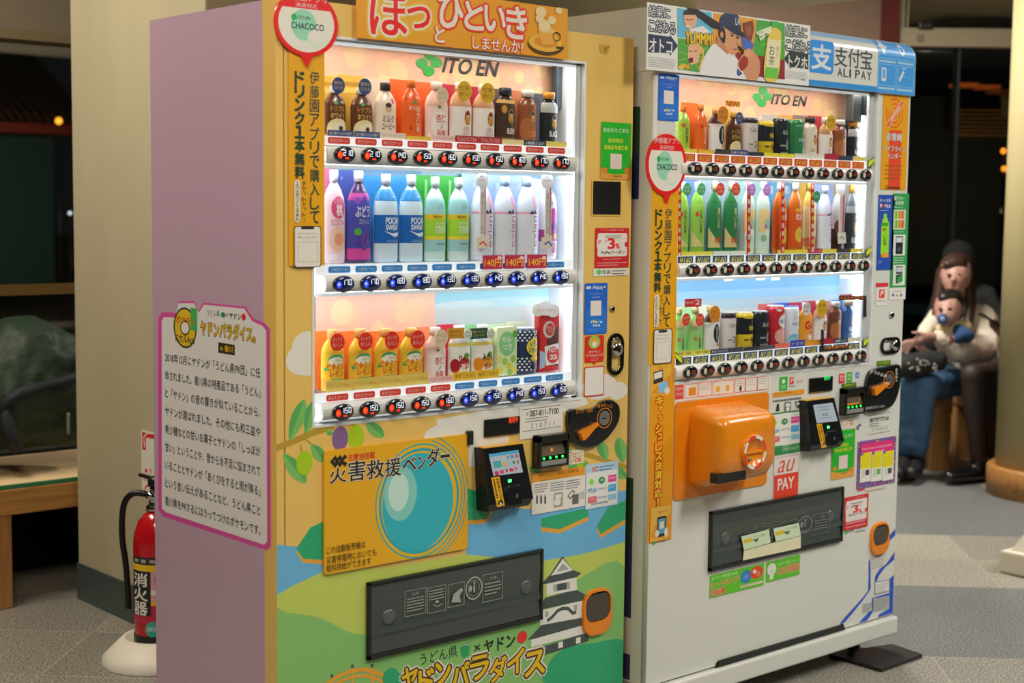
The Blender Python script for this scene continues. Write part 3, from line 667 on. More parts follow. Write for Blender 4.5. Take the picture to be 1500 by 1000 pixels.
# lettering at the foot
dp.t('うどん県', 615, 966, 670, 17, '#20302a', 0, y1c=953)
dp.e(681, 948, 7, 6, '#218a55'); dp.pl([(674, 951), (688, 948), (686, 960), (680, 963), (676, 960)], '#218a55'); dp.ln([(676, 946), (681, 943), (687, 945)], .002, '#cfe0c0')
dp.t('×', 695, 949, 703, 8, '#20302a', .02); dp.t('ヤドン', 709, 946, 754, 19, '#16191a', .03, y1c=938)
dp.e(764.5, 932.5, 7.2, 9, '#c92a2a'); 
nm = 'ヤドンパラダイス'; xs = [590, 614, 638, 662, 690, 718, 744, 770, 800]; 
for i, ch in enumerate(nm):
    yc = 1000 - (xs[i] - 590) * .165 + (4 if i % 2 else -3); dp.t(ch, xs[i] - 1, yc, xs[i + 1] - 3, 34, '#e0d9cf', .035, out='#e0d9cf', ow=.17)
for i, ch in enumerate(nm):
    yc = 1000 - (xs[i] - 590) * .165 + (4 if i % 2 else -3); dp.t(ch, xs[i] - 1, yc, xs[i + 1] - 3, 34, '#e8be1c', .035, out='#3a2a12', ow=.09)
# soft scallop under the window
dp.build('door_print', m1)
# ---- pink side: frame, text panel
sd = Sheet('X', 0, 'p', .3, step=.00002); 
fr = smooth([(233, 470), (234, 462), (240, 459), (300, 463), (380, 470), (391, 476), (394, 484)], 1, False)
sd.pl([(231.5, 466), (237, 457), (262, 458), (262, 441), (285, 441), (290, 456), (298, 443), (360, 449), (371, 466), (388, 473), (395.5, 481), (397, 800), (391, 806), (240, 757), (232, 747)], '#b8488c')
sd.pl([(237, 470), (240, 464), (256, 465), (262, 444), (284, 444), (291, 458), (299, 446), (358, 452), (369, 470), (384, 477), (390, 484), (391.3, 793), (386.5, 797.5), (243, 750), (237, 744)], '#c4c3c4')
sd.e(271, 480, 17, 30, '#3c3a2a'); sd.e(271, 480, 15, 27, '#d7b52c'); sd.pl([(279, 450), (289, 452), (289, 486), (279, 483)], '#3e9b52'); sd.e(271, 480, 6, 10, '#cfcfcb'); sd.ring(271, 480, 7, 11, .004, '#3c3a2a')
sd.t('ロカルActs', 257, 494, 285, 11, '#3c3a2a', .03); sd.t('ポケモン', 258, 467, 286, 11, '#e07a2a', .03, out='#3c2a12', ow=.03)
sd.t('うどん県', 303, 457, 322, 9, '#2b6a48', .0, y1c=460); sd.e(327, 461, 3.2, 4, '#2b7a48'); sd.t('×', 331, 461, 334, 4, '#333'); sd.t('ヤドン', 336, 462, 353, 9, '#222', .02, y1c=464); sd.e(357, 464, 3.2, 5, '#c23030')
sd.t('ヤドンパラダイス。', 294, 478, 374, 21, '#e0b622', .03, out='#3a2c14', ow=.06, y1c=492)
sd.pl([(320, 501), (344, 505), (344, 520), (320, 516)], '#2c2a24'); sd.t('in 香川', 323, 509, 341, 9, '#e0b622', .03, y1c=512)
TXT = ['2018年12月にヤドンが「うどん県PR団」に任', '命されました。香川県の特産品である「うどん」', 'と「ヤドン」の音の響きが似ていることから、', 'ヤドンが選ばれました。その他にも和三盆や', '希少糖などの甘いお菓子とヤドンの「しっぽが', '甘い」ということや、昔から水不足に悩まされて', 'いることとヤドンが「あくびをすると雨が降る」', 'という言い伝えがあることなど、うどん県こと', '香川県をPRするにはうってつけのポケモンです。']
for i, tx in enumerate(TXT):
    y = 522 + 26.1 * i; dy = 24.5 + i * 2.85; sd.t(tx, 242, y, 381.5, 13.5, '#26222a', .012, y1c=y + dy)
sd.build('side_print', m1)
# ---- disaster panel
s = Sheet('Y', -.0012, 'p', .3, step=.00003)
s.r(473.4, 660, 683, 802.5, '#dca51f', rad=.008, th=.005); s.clip = s.box2(473.4, 660, 683, 802.5)
s.e(613, 734, 64, 88, '#dcae24', n=48)
for i, (rx, w, c) in enumerate(((85, .003, '#1f8f9b'), (79, .003, '#1f8f9b'), (74, .0035, '#1f8f9b'), (68, .006, '#1f8f9b'))): s.ring(613, 733, rx * .86, rx * 1.13, w, c, 60, -75 if i < 2 else 0, 75 if i < 2 else 360)
s.e(611, 735, 52, 72, '#2b9aa8', n=48); s.e(585, 722, 24, 40, '#6fb0aa', n=32); s.e(582, 720, 15, 28, '#a6c4bc', n=28)
for i in range(3): s.ln([(491 + i * 7, 668.5 - i * .8), (484 + i * 7, 675.5 - i * .8), (491 + i * 7, 682 - i * .8)], .010, '#22201c')
s.t('充電池搭載', 508, 671, 547, 10, '#b8302c', .02, y1c=664.5)
for ch, x0_, x1_, yc, h in (('災', 481, 505, 694, 26), ('害', 508, 533, 690, 30), ('救', 535, 560, 688, 27), ('援', 562, 585, 685, 26), ('ベ', 588, 607, 680, 19), ('ン', 610, 621, 677, 18), ('ダ', 624, 641, 670, 26), ('ー', 643, 656, 668, 4)):
    if ch == '災': s.t('火', x0_, 697, x1_, 22, '#22201c', .018, out='#cfc9b8', ow=.05)
    else: s.t(ch, x0_, yc, x1_, h, '#22201c', .018, out='#cfc9b8', ow=.045)
for i, (tx, x1_) in enumerate((('この自動販売機は', 533), ('災害停電時においても', 549), ('飲料供給ができます', 541))): s.t(tx, 476, 804 + i * 13, x1_, 11, '#2a2418', .012, y1c=797.5 + i * 12.2)
pnl = s.build('relief_panel', m1, 'yellow disaster relief panel with black lettering')
q = MB(); P = fx(-.006, 688, 641); q.box(P[0] - .008, P[0] + .008, -.012, 0, P[1] - .017, P[1] + .017, M_DK, bev=.002); q.build('latch', m1)
# ---- delivery flap
M_FLAP = mat('#424c4a', rough=.22, coat=.3, gain=1); M_FLAP2 = mat('#1d2222', rough=.3, gain=1)
def flap(par, YF, p):
    (ax, ay), (bx, by), (cx, cy), (dx, dy) = p; X0 = (fx(YF, ax, ay)[0] + fx(YF, dx, dy)[0]) / 2; X1 = (fx(YF, bx, by)[0] + fx(YF, cx, cy)[0]) / 2
    Zt = (fx(YF, ax, ay)[1] + fx(YF, bx, by)[1]) / 2; Zb = (fx(YF, dx, dy)[1] + fx(YF, cx, cy)[1]) / 2; H = Zt - Zb
    q = MB(); t = .008
    q.box(X0, X1, YF - .002, YF + .001, Zb, Zt, M_FLAP2)
    for a, b, c, d in ((X0, X1, Zt - t, Zt), (X0, X1, Zb, Zb + .012), (X0, X0 + t, Zb, Zt), (X1 - t, X1, Zb, Zt)): q.box(a, b, YF - .010, YF + .001, c, d, M_FLAP2, bev=.0015)
    q.build('flap_frame', par)
    q = MB(); P = [(YF - .003, Zt - t), (YF - .006, Zt - t - .002), (YF - .008, Zt - .25 * H), (YF - .005, Zb + .42 * H), (YF - .0085, Zb + .36 * H), (YF - .0085, Zb + .31 * H), (YF - .0045, Zb + .26 * H), (YF - .008, Zb + .013), (YF - .002, Zb + .013)]
    q.prism(P, 0, X0 + t + .001, X1 - t - .001, M_FLAP); fl = q.build('delivery_flap', par)
    for t_ in (.11, .9):
        q = MB(); q.lathe([(.02, 0), (.02, .001), (.013, .003), (.004, .0035)], mat('#566060', rough=.2, gain=1), 20, mtx=Matrix.Translation((X0 + (X1 - X0) * t_, YF - .0055, Zb + .5 * H)) @ Matrix.Rotation(math.radians(90), 4, 'X')); q.build('flap_lock', par)
    return X0, X1, Zb, Zt, fl
def flap_notice(par, YF, ox, oy, k, sx, col='#a9adab'):
    s = Sheet('Y', YF - .0092, 'p', .4); s.gain = 1; pass
    B = lambda x, y: (ox + (x - 590) * sx + 0 * y, oy + (y - 845) * k)
    def fr(x0, y0, x1, y1): s.fr(*B(x0, y0), *B(x1, y1), .0012, col)
    fr(593, 866, 624, 897); s.greek(*B(596, 876), *B(622, 892), 5, col, .4); s.t('注意', *B(603, 870), B(614, 0)[0], 4, col)
    fr(626, 861, 653, 893); s.greek(*B(628, 864), *B(651, 876), 4, col, .4); s.ln([B(634, 885), B(640, 888), B(648, 884)], .002, col); s.e(*B(640, 881), 3, 2, col)
    fr(656, 856, 680, 885); s.pl([B(661, 882), B(664, 870), B(676, 860), B(678, 864), B(673, 872), B(675, 882)], col)
    s.ring(*B(694, 861), 12.5 * sx, 17 * k, .004, col); s.ring(*B(694, 861), 8.5 * sx, 12 * k, .001, col); s.e(*B(694.5, 853), 1.6, 2, col); s.ln([B(694.5, 856), B(694.5, 867)], .005, col); s.e(*B(689, 862), 2.6, 4.6, col)
    fr(707, 842, 736, 876); s.t('注意', *B(717, 847), B(727, 0)[0], 4, col); s.greek(*B(710, 853), *B(734, 868), 4, col, .4)
    return s.build('flap_notice', par)
F1 = flap(m1, 0, ((536.8, 852.4), (792.9, 803.2), (791.7, 905.9), (536.3, 966.4)))
flap_notice(m1, 0, 590, 845, 1, 1)
# ---- coin return
def coin_return(par, YF, x0, y0, x1, y1, win, arch=.45):
    A = Sheet('Y', YF); a0, b0, a1, b1 = A.box2(x0, y0, x1, y1); w = a1 - a0; h = b1 - b0
    q = MB(); OC = mat('#e8871c', rough=.3, coat=.2)
    def out(k, d):  # rounded outline inset by k
        return A.rpts(a0 + k, b0 + k, a1 - k, b1 - k, r=w * .38 - k)
    n = len(out(0, 0))
    L = [[(x, YF, z) for x, z in out(0, 0)], [(x, YF - .008, z) for x, z in out(.001, 0)], [(x, YF - .009, z) for x, z in out(.004, 0)]]
    top = A.rpts(a0 + .007, b0 + h * .3, a1 - .007, b1 - .008, r=w * .28)
    vs = L[0] + L[1] + L[2] + [(x, YF - .009, z) for x, z in top] + [(x, YF - .001, z) for x, z in top]
    fs = []
    for j in range(4):
        for i in range(n):
            k = (i + 1) % n; fs.append((j * n + i, j * n + k, (j + 1) * n + k, (j + 1) * n + i))
    q.add(vs, fs, OC); q.add([(x, YF - .0012, z) for x, z in top], [tuple(range(n))], mat('#3a3733', rough=.3, gain=1))
    c = q.build('coin_return', par, fix=False)
    q = MB(); q.box(a0 + .01, a1 - .01, YF - .006, YF - .003, b0 + h * .33, b1 - .014, mat('#5a5248', rough=.15, gain=1, alpha=.75)); q.build('flap', c, off=par.location)
coin_return(m1, 0, 852.5, 866, 893.5, 924, None)
# ================================================================ the drinks on show, each a thing of its own
PROF = {
 'pet': ([(.86, 0), (.97, .015), (1, .05), (1, .56), (.985, .62), (.9, .71), (.66, .795), (.4, .85), (.34, .865), (.34, .885)], (.36, .88, 1)),
 'slim': ([(.86, 0), (.97, .015), (1, .05), (.96, .3), (1, .55), (.93, .66), (.75, .76), (.46, .85), (.38, .87), (.38, .895)], (.41, .89, 1)),
 'canb': ([(.9, 0), (.98, .02), (1, .05), (1, .72), (.92, .77), (.66, .83), (.54, .85), (.54, .87)], (.58, .865, .99)),
 'can': ([(.84, 0), (.93, .015), (1, .05), (1, .9), (.93, .95), (.88, .965)], (.9, .962, .985)),
 'cup': ([(.8, 0), (.86, .02), (.96, .55), (1, .9), (1, .93)], (1.03, .93, .97)),
 'wide': ([(.9, 0), (.98, .02), (1, .06), (1, .6), (.96, .66), (.8, .75), (.5, .83), (.42, .85), (.42, .87)], (.45, .865, 1)),
 'box': ([(.97, 0), (1, .01), (1, .86), (.9, .93), (.55, .95), (.4, .955)], (.42, .95, 1)),
}
ROWX = {}; ROWN = {}
def rowx(YF, Z, ends, n):
    A = fx(YF - .0125, *ends[0])[0]; B = fx(YF - .0125, *ends[1])[0]; ROWX[Z] = (A, (B - A) / (n - 1))
rowx(0, SH1, ((504.5, 226.6), (822.5, 238.8)), 10); rowx(0, SH2, ((503, 416), (821, 406)), 10); rowx(0, SH3, ((502, 603.5), (818.6, 571.4)), 10)
rowx(YF2, SG1, ((1018, 246.5), (1268, 257)), 12); rowx(YF2, SG2, ((1015, 396.5), (1265, 389)), 12); rowx(YF2, SG3, ((1011, 545.5), (1261, 521)), 12)
def drink(YF, Z0, name, label, cat, grp, shape, xc, w, yt, body, cap, deco, card=None, tagp=None, base=None, sy=.38, ypl=.047, capl=True):
    Y = YF + ypl; X, _ = fx(Y, xc, yt + 40); h = fx(Y, xc, yt)[1] - Z0; r = (fx(Y, xc + w / 2, yt + 40)[0] - fx(Y, xc - w / 2, yt + 40)[0]) / 2 * 1.0
    A0, pit = ROWX[Z0]; ROWN[Z0] = ROWN.get(Z0, -1) + 1; XI = A0 + pit * ROWN[Z0] + .0125; X = max(XI - .003, min(XI + .003, X)); r = min(r, pit * .462); hm = pit * .485
    t = empty(name, (X, Y, Z0), 0, label, cat, grp); pr, (cr, c0, c1) = PROF[shape]; pw = 6 if shape == 'box' else 2
    q = MB(); q.lathe([(a * r, b * h) for a, b in pr], mat(body, 'i', .22, coat=.3), 28, (X, Y, Z0), sy=sy, p=pw); q.build('body', t)
    if cap:
        q = MB(); q.lathe([(cr * r, c0 * h), (cr * r, c1 * h - .001), (cr * r * .93, c1 * h)], mat(cap, 'i', .35), 20, (X, Y, Z0), sy=max(sy, .8) if shape != 'can' else sy); q.build('cap', t)
    flat = shape == 'box'
    s = Sheet('Y', Y - r * sy if flat else Y, 'i', .35, wrap=None if flat else (X, Y, r, sy))
    s.n = 6
    if not flat:
        zs = [Z0 + b_ * h for a_, b_ in pr]; rs = [a_ for a_, b_ in pr]; s.rf = lambda z: float(np.interp(z, zs, rs)); s.zc = [Z0 + k * h for k in ([.02, .05, .3, .56, .62, .66, .71, .76, .8, .84] if shape in ('pet', 'slim', 'wide') else [.04, .5, .72, .77, .83, .9])]
    U = lambda u: X + u * r * (.98 if flat else 1.0); V = lambda v: Z0 + v * h
    for d in deco:
        k = d[0]
        if k == 'r': s.flat(s.rpts(U(d[1]), V(d[2]), U(d[3]), V(d[4])), [(0, 1, 2, 3)], d[5])
        elif k == 'e': s.em(U(d[1]), V(d[2]), d[3] * r, d[4] * h, d[5], n=24)
        elif k == 't': s.put(d[1], U(d[2]), V(d[3]), U(d[4]), V(d[5]), d[6], d[7] if len(d) > 7 else .01, rot=0)
        elif k == 'u': s.put(d[1], U(d[2]), V(d[3]), U(d[4]), V(d[5]), d[6], .0, rot=90)
        elif k == 'p': s.flat([(U(a), V(b)) for a, b in d[1]], [tuple(range(len(d[1])))], d[2])
        elif k == 'v':
            n = len(d[1]); st = (d[4] - d[3]) / n
            for i, ch in enumerate(d[1]):
                s.put('|' if ch == 'ー' else ch, U(d[2] - d[5] / 2), V(d[4] - st * (i + .94)), U(d[2] + d[5] / 2), V(d[4] - st * (i + .06)), d[6], .015)
    if deco: s.build('label', t)
    if card:
        col, cw, ct = card[:3]; hc = min(hm, r * cw * 1.12); cx0, cx1 = XI - hc, XI + hc; q = MB(); zt = fx(YF + .085, xc, ct)[1]
        q.box(cx0, cx1, YF + .084, YF + .0855, Z0, zt, mat(col, 'i', .5))
        if len(card) > 3:
            for (u0, v0_, u1, v1_, c) in card[3]: q.box(XI + u0 * hc, XI + u1 * hc, YF + .0834, YF + .0839, Z0 + (zt - Z0) * v0_, Z0 + (zt - Z0) * v1_, mat(c, 'i', .5))
        q.build('backing_card', t)
    if tagp:
        col, tx, ty, tr, tc, lines = tagp; g = Sheet('Y', YF + .019, 'i', .4); g.gain = 1.45; P = g.pt(tx, ty); R = (g.pt(tx + tr, ty)[0] - g.pt(tx - tr, ty)[0]) / 2; R = R * .98
        g.em(P[0], P[1], R, R * 1.05, col, th=.0012); g.em(P[0], P[1], R * .86, R * .9, tc if False else col)
        nl = len(lines)
        for i, ln_ in enumerate(lines):
            zc = P[1] + R * (.62 * (nl - 1) / 2 - .62 * i); g.put(ln_, P[0] - R * .68, zc - R * .24, P[0] + R * .68, zc + R * .24, tc, .012)
        g.build('round_tag', t)
    if base:
        col, tx, fg, bh = base; g = Sheet('Y', YF + .0205, 'i', .45); g.gain = 1.4; hb = fx(YF + .02, xc, 300)[1] - fx(YF + .02, xc, 300 + bh)[1]; hb2 = min(hm, r * 1.2); x0 = XI - hb2; x1 = XI + hb2
        g.solid([(x0, Z0 + .0005), (x1, Z0 + .0005), (x1, Z0 + hb), (x0, Z0 + hb)], col, .0008)
        if tx: g.put(tx, x0 + r * .15, Z0 + hb * .25, x1 - r * .15, Z0 + hb * .75, fg, .008)
        g.build('name_card', t)
    return t
GA = 'drinks on the top shelf of the yellow machine'; GB = 'drinks on the middle shelf of the yellow machine'; GC = 'drinks on the bottom shelf of the yellow machine'
def oval(u, v, c1='#c8902c', c2='#7a2a1c', k=1): return [('e', u, v, .36 * k, .125 * k, c1), ('e', u, v, .32 * k, .112 * k, c2), ('e', u, v - .03, .28 * k, .07 * k, c1), ('t', "Tully's", u - .3 * k, v + .0, u + .3 * k, v + .05, '#f0e6d0')]
# --- yellow machine, top shelf
for i, (x, w, yt) in enumerate(((493, 31, 126), (532, 31, 129))):
    drink(0, SH1, 'latte_bottle', ['brown latte bottle with a blue round tag, first on its shelf', 'brown latte bottle with a blue round tag beside the milk coffee'][i], 'drink', GA, 'wide', x, w, yt, '#6b3d22', '#cfc8ba',
          [('r', -1.5, .04, 1.5, .66, '#5a3019'), ('e', .1, .14, 1.15, .22, '#e8d6a0'), ('e', .2, .17, .7, .12, '#f1e6c8'), ('e', .35, .17, .22, .05, '#4a2c18'), ('r', -1.5, .0, 1.5, .05, '#caa03c'), ('t', 'トリプル', -.6, .5, .75, .61, '#e2a63c', .02), ('t', 'ホワイト', -.6, .36, .75, .47, '#f0c460', .02), ('e', -.1, .66, .2, .03, '#2c9a4a')],
          card=('#d8ab3e', 1.05, 112, [(-.9, .72, .5, .8, '#e8c75a'), (-.9, .84, .7, .9, '#b98a24')]), tagp=('#2a3f78', x + 2.5, 125 + i * 2, 9.5, '#e8c85a', ['贅沢な', 'ひととき']), base=('#2a3f78', '香り豊かミルクの贅沢', '#e8d9a8', 9))
drink(0, SH1, 'milk_coffee_bottle', 'cream milk coffee bottle with a dark cap and an outlined smiling milk bottle drawing', 'drink', GA, 'wide', 563, 30, 121, '#e8d6c0', '#3a2a28',
      [('r', -1.5, .03, 1.5, .7, '#ead9c6'), ('t', 'ミルク', -.5, .3, .62, .42, '#5a4034', .02), ('t', 'コーヒー', -.6, .17, .72, .28, '#5a4034', .02), ('e', .05, .56, .34, .09, '#d9b48e'), ('e', .05, .6, .3, .04, '#3a2a28'), ('e', .55, .68, .2, .05, '#d0506a')],
      card=('#dcc7b2', 1.08, 116), base=('#ecd9c8', 'ひとりじめしたい', '#8a6a52', 9))
drink(0, SH1, 'roasted_tea_bottle', 'orange roasted tea bottle against an orange card, fourth on its shelf', 'drink', GA, 'pet', 602, 30, 117, '#e05a1e', '#ee7a2c',
      [('r', -1.5, .08, 1.5, .66, '#e8611c'), ('v', 'ほうじ茶', .45, .14, .58, .4, '#f3e2c4'), ('t', 'お〜い', -.45, .5, .2, .58, '#f3e2c4', .02), ('e', .1, .63, .16, .025, '#2c9a4a'), ('e', -.3, .2, .12, .03, '#c03a1c')], card=('#e8601c', 1.15, 118), base=('#f0c43c', '', '#333', 6))
drink(0, SH1, 'almond_drink_bottle', 'pale pink almond drink bottle with a cream tag, on the shelf of hot drinks above', 'drink', GA, 'wide', 639, 33, 120, '#e9c2b4', '#e6d9d2',
      [('r', -1.5, .04, 1.5, .6, '#f0d4ca'), ('e', .1, .3, .8, .22, '#f6ebe4'), ('t', '杏仁', -.3, .32, .65, .46, '#c84a3a', .02), ('t', '烏龍', -.25, .08, .6, .2, '#c84a3a', .02), ('t', '♪', .1, .22, .3, .3, '#333'), ('e', .0, .58, .15, .025, '#2c9a4a')],
      card=('#e6642c', 1.08, 122), tagp=('#efd9b8', 648, 140, 9, '#b4643c', ['冷やせば', 'スイーツ']), base=('#f4d3cc', 'とろける杏仁豆腐', '#c04a4a', 9))
MT = lambda: [('r', -1.5, .05, 1.5, .6, '#eee6e0'), ('r', -1.5, .03, 1.5, .09, '#a82430')] + oval(.45, .42) + [('t', '紅茶と', .0, .2, .7, .27, '#b04444'), ('t', 'ミルクティー', -.1, .11, .85, .19, '#9c3a3a', .01)]
for i, (x, yt) in enumerate(((674, 121), (708, 124))):
    drink(0, SH1, 'milk_tea_bottle', ['milk tea bottle with a yellow tag, beside the pale pink bottle on the top shelf', 'milk tea bottle with a yellow tag, beside the dark blend coffee'][i], 'drink', GA, 'wide', x, 32, yt, '#d8a982', '#ece8e4', MT(), card=('#b02436', 1.05, 125 + 3 * i), tagp=('#e0b02c', x + 6 , yt + 12.5, 11, '#5a4210', ['紅茶', '焙煎ミルク']), base=('#a02434', 'TULLYS TEA', '#e4b8a0', 10))
drink(0, SH1, 'blend_coffee_bottle', 'dark brown blend coffee bottle can beside the milk teas', 'drink', GA, 'canb', 740, 27, 128, '#4a3024', '#2c3038', [('r', -1.5, .04, 1.5, .72, '#46301f'), ('r', -1.5, .72, 1.5, .78, '#c8a24c'), ('e', -.4, .62, .3, .07, '#c88c3c')] + oval(.35, .5, c2='#2c1c14') + [('t', 'BLEND', -.1, .2, .9, .29, '#efe6d4', .02), ('r', -.6, .1, .8, .13, '#8a6a48')], card=('#5a4a50', 1.1, 131), base=('#e2cf94', '', '#333', 8))
drink(0, SH1, 'cocoa_bottle', 'brown cocoa bottle with a white cap on the top shelf of the yellow machine', 'drink', GA, 'canb', 772, 26, 131, '#8c4a2c', '#e4e0da', [('r', -1.5, .04, 1.5, .74, '#8e4c2c'), ('e', -.3, .3, .9, .2, '#b06a3c')] + oval(.35, .5, c2='#2c1c14') + [('t', 'COCOA', -.2, .16, .85, .27, '#e08a3c', .02)], card=('#c47a4c', 1.1, 134), base=('#2c3a4c', '2種類ココア', '#e8e8e8', 8))
drink(0, SH1, 'black_coffee_bottle', 'black coffee bottle can with a gold cap, last on the shelf beside the cocoa', 'drink', GA, 'canb', 799, 25, 134, '#22252a', '#e09a3c', [('r', -1.5, .6, 1.5, .8, '#b8b8b4'), ('r', -1.5, .04, 1.5, .62, '#1c2026')] + oval(.4, .46, c2='#1c1410') + [('t', 'BLACK', -.2, .19, .85, .29, '#f0ece4', .02)], card=('#3a3c44', 1.12, 138), base=('#e6cf6a', '', '#333', 8))
# --- middle shelf
drink(0, SH2, 'peach_soda_bottle', 'pink peach soda bottle, first on the middle shelf', 'drink', GB, 'pet', 489, 31, 249, '#e8c8d0', '#e2e6ea', [('r', -1.5, .04, 1.5, .72, '#efd0d8'), ('e', .25, .6, .75, .12, '#d84a78'), ('t', 'とろける', -.2, .65, .7, .7, '#f8e8ee'), ('t', '桃', .0, .51, .65, .64, '#faf2f4', .02), ('t', 'SODA', -.5, .41, .9, .47, '#c84a6c', .01), ('e', .2, .26, .9, .14, '#f4c8b4'), ('e', .3, .26, .5, .07, '#ea9a7c'), ('e', -.3, .07, .4, .04, '#f6eef0')], card=('#d8709a', 1.05, 247))
drink(0, SH2, 'grape_squash_bottle', 'purple grape squash bottle with bunches of grapes on its label', 'drink', GB, 'pet', 525, 34, 250, '#4a2c5c', '#e2e2ea', [('r', -1.5, .04, 1.5, .76, '#4a4aa0'), ('r', -1.5, .68, 1.5, .76, '#c04a9a'), ('r', -1.5, .04, 1.5, .16, '#d0489a'), ('e', -.3, .68, .28, .04, '#8a4aae'), ('e', .35, .7, .22, .03, '#5a3c9c'), ('t', 'ぶどう', -.5, .5, .85, .62, '#f2f0f8', .02), ('t', 'スカッシュ', -.2, .42, .8, .48, '#f2f0f8', .01)] + [('e', .1 + dx, .18 + dz, .2, .032, c) for dx, dz, c in ((-.2, .1, '#5c3a90'), (.15, .12, '#6a4aa0'), (.45, .11, '#5c3a90'), (-.05, .05, '#6a4aa0'), (.3, .05, '#54348a'), (.12, -.01, '#6644a0'), (-.3, .04, '#54348a'), (.5, .05, '#7a58b0'))] + [('e', -.3, .34, .3, .04, '#58a84c')], card=('#4a5cb0', 1.12, 250, [(-.7, .9, -.6, .93, '#c8d0f0'), (.5, .94, .6, .97, '#c8d0f0'), (.75, .86, .85, .89, '#c8d0f0')]))
for i, x in enumerate((565, 602)):
    drink(0, SH2, 'sports_drink_bottle', ['pale sports drink bottle with a blue label, beside the purple grape squash', 'pale sports drink bottle with a blue label, beside the green capped vitamin waters'][i], 'drink', GB, 'pet', x, 35, 255 + i, '#cfe2ee', '#eef2f4', [('r', -1.5, .7, 1.9, .83, '#2c8acb'), ('r', -1.9, .22, 1.9, .54, '#1d63b4'), ('t', 'POCARI', -.25, .44, 1.15, .51, '#f2f4f8', .03), ('t', 'SWEAT', -.25, .37, 1.1, .43, '#f2f4f8', .03), ('p', [(-.4, .36), (.3, .33), (1.4, .35), (1.4, .31), (.5, .29)], '#dfe8f2'), ('r', -.2, .25, 1.1, .255, '#9ab8dc'), ('r', -.2, .235, 1.0, .24, '#9ab8dc'), ('t', 'ちょうど、', .2, .775, .7, .8, '#dfeef8', 0), ('t', 'ヒトの体液に近い水', .2, .735, 1.3, .765, '#dfeef8', 0)], card=('#3f9edb', 1.05, 258 + i))
for i, x in enumerate((637, 669)):
    drink(0, SH2, 'vitamin_water_bottle', ['yellow green vitamin water bottle, beside the blue sports drinks', 'yellow green vitamin water bottle, beside the spring water'][i], 'drink', GB, 'pet', x, 30, 259 + i, '#cfe4e0', '#eef2ee', [('r', -1.9, .12, 1.9, .74, '#9fd0d0'), ('r', -1.9, .3, 1.9, .56, '#a4d63c'), ('r', -1.9, .5, 1.9, .56, '#e6c22c'), ('r', -1.9, .26, 1.9, .3, '#ead83c'), ('t', 'VITAMIN', -.2, .43, .9, .47, '#e8f4d0', .0), ('t', 'STRONG', -.2, .34, 1.0, .42, '#f4f8e4', .02), ('t', 'ビタミン', .1, .62, .9, .68, '#3c6a78', .0), ('r', -.1, .2, .9, .22, '#8a9a9a'), ('t', '機能性表示', -.4, .515, .5, .545, '#5a4a10', 0)], card=('#3fae3c', 1.05, 257 + i, [(-.1, .45, .1, .95, '#9fdc8c')]))
for i, x in enumerate((704, 736, 769)):
    drink(0, SH2, 'spring_water_bottle', ['clear spring water bottle behind a hanging strip with a folded map', 'clear spring water bottle with pink lettering, in the middle of the three', 'clear spring water bottle with pink lettering, beside the purple patterned bottle'][i], 'drink', GB, 'slim', x, 31, 257 + i, '#dfe6f2', '#b9cdea', [('r', -1.9, .08, 1.9, .56, '#eceff6'), ('r', -1.9, .55, 1.9, .58, '#e2a4b4'), ('p', [(-.2, .555), (.05, .6), (.2, .57), (.4, .62), (.55, .57), (.75, .56)], '#2c3a5c'), ('u', 'evian', .12, .16, .66, .53, '#d0507a'), ('e', .7, .72, .45, .12, '#e4a0b4'), ('r', .1, .12, .5, .13, '#9aa6bc')], card=('#bccfee', 1.0, 255 + i, [(.0, .84, .9, .9, '#dfe8f6')]), sy=.6)
drink(0, SH2, 'soda_bottle', 'white soda bottle with a purple patterned print behind a hanging strip', 'drink', GB, 'pet', 799, 25, 258, '#e6e2ee', '#dcd6e6', [('r', -1.9, .05, 1.9, .78, '#eae4f0'), ('e', .5, .85, .5, .06, '#3a56b0'), ('e', .4, .52, .6, .1, '#c04aa4'), ('e', .5, .38, .5, .09, '#7a3aa0'), ('r', -1.9, .22, 1.9, .36, '#b44a9c'), ('e', -.1, .28, .3, .05, '#26304c'), ('e', .6, .28, .25, .04, '#d8b83c'), ('e', -.5, .74, .2, .03, '#b04aa8'), ('e', .1, .68, .15, .025, '#58b0d0'), ('e', -.4, .5, .2, .03, '#4a6ac0'), ('r', .2, .08, .8, .2, '#c87aa8')], card=('#d0d4ec', 1.1, 262))
# --- bottom shelf
for i, x in enumerate((487, 528, 567, 604.5)):
    drink(0, SH3, 'lemon_drink_bottle', ['yellow lemon vitamin drink with a red tag, first in its row of four', 'yellow lemon vitamin drink with a red tag, second in its row of four', 'yellow lemon vitamin drink with a red tag, third in its row of four', 'yellow lemon vitamin drink with a red tag, beside the pale pink bottle below'][i], 'drink', GC, 'wide', x, 33, 482 - i * .8, '#f0c43c', '#f0b868', [('r', -1.6, .04, 1.6, .62, '#f2c038'), ('r', -1.6, .04, 1.6, .2, '#f0a83c'), ('e', .1, .5, .75, .09, '#3fae6c'), ('e', .1, .48, .7, .07, '#f4ead0'), ('t', 'しみわたる', -.1, .47, .6, .51, '#5a8a5c', 0), ('t', 'ビタミン', -.75, .34, .9, .45, '#d84a1c', .03), ('t', 'レモン', -.45, .23, .85, .33, '#d84a1c', .03), ('r', -.4, .13, .8, .19, '#4cae7c'), ('e', -.85, .36, .2, .03, '#4cae5c')], card=('#ee7a2c', 1.12, 484), tagp=('#dc3020', x + 7, 501 - i * 1.3, 10.5, '#f8e8d8', ['ホットで', 'おいしい']), base=('#f4d86a', 'ビタミンC 1000mg', '#c07a1c', 17))
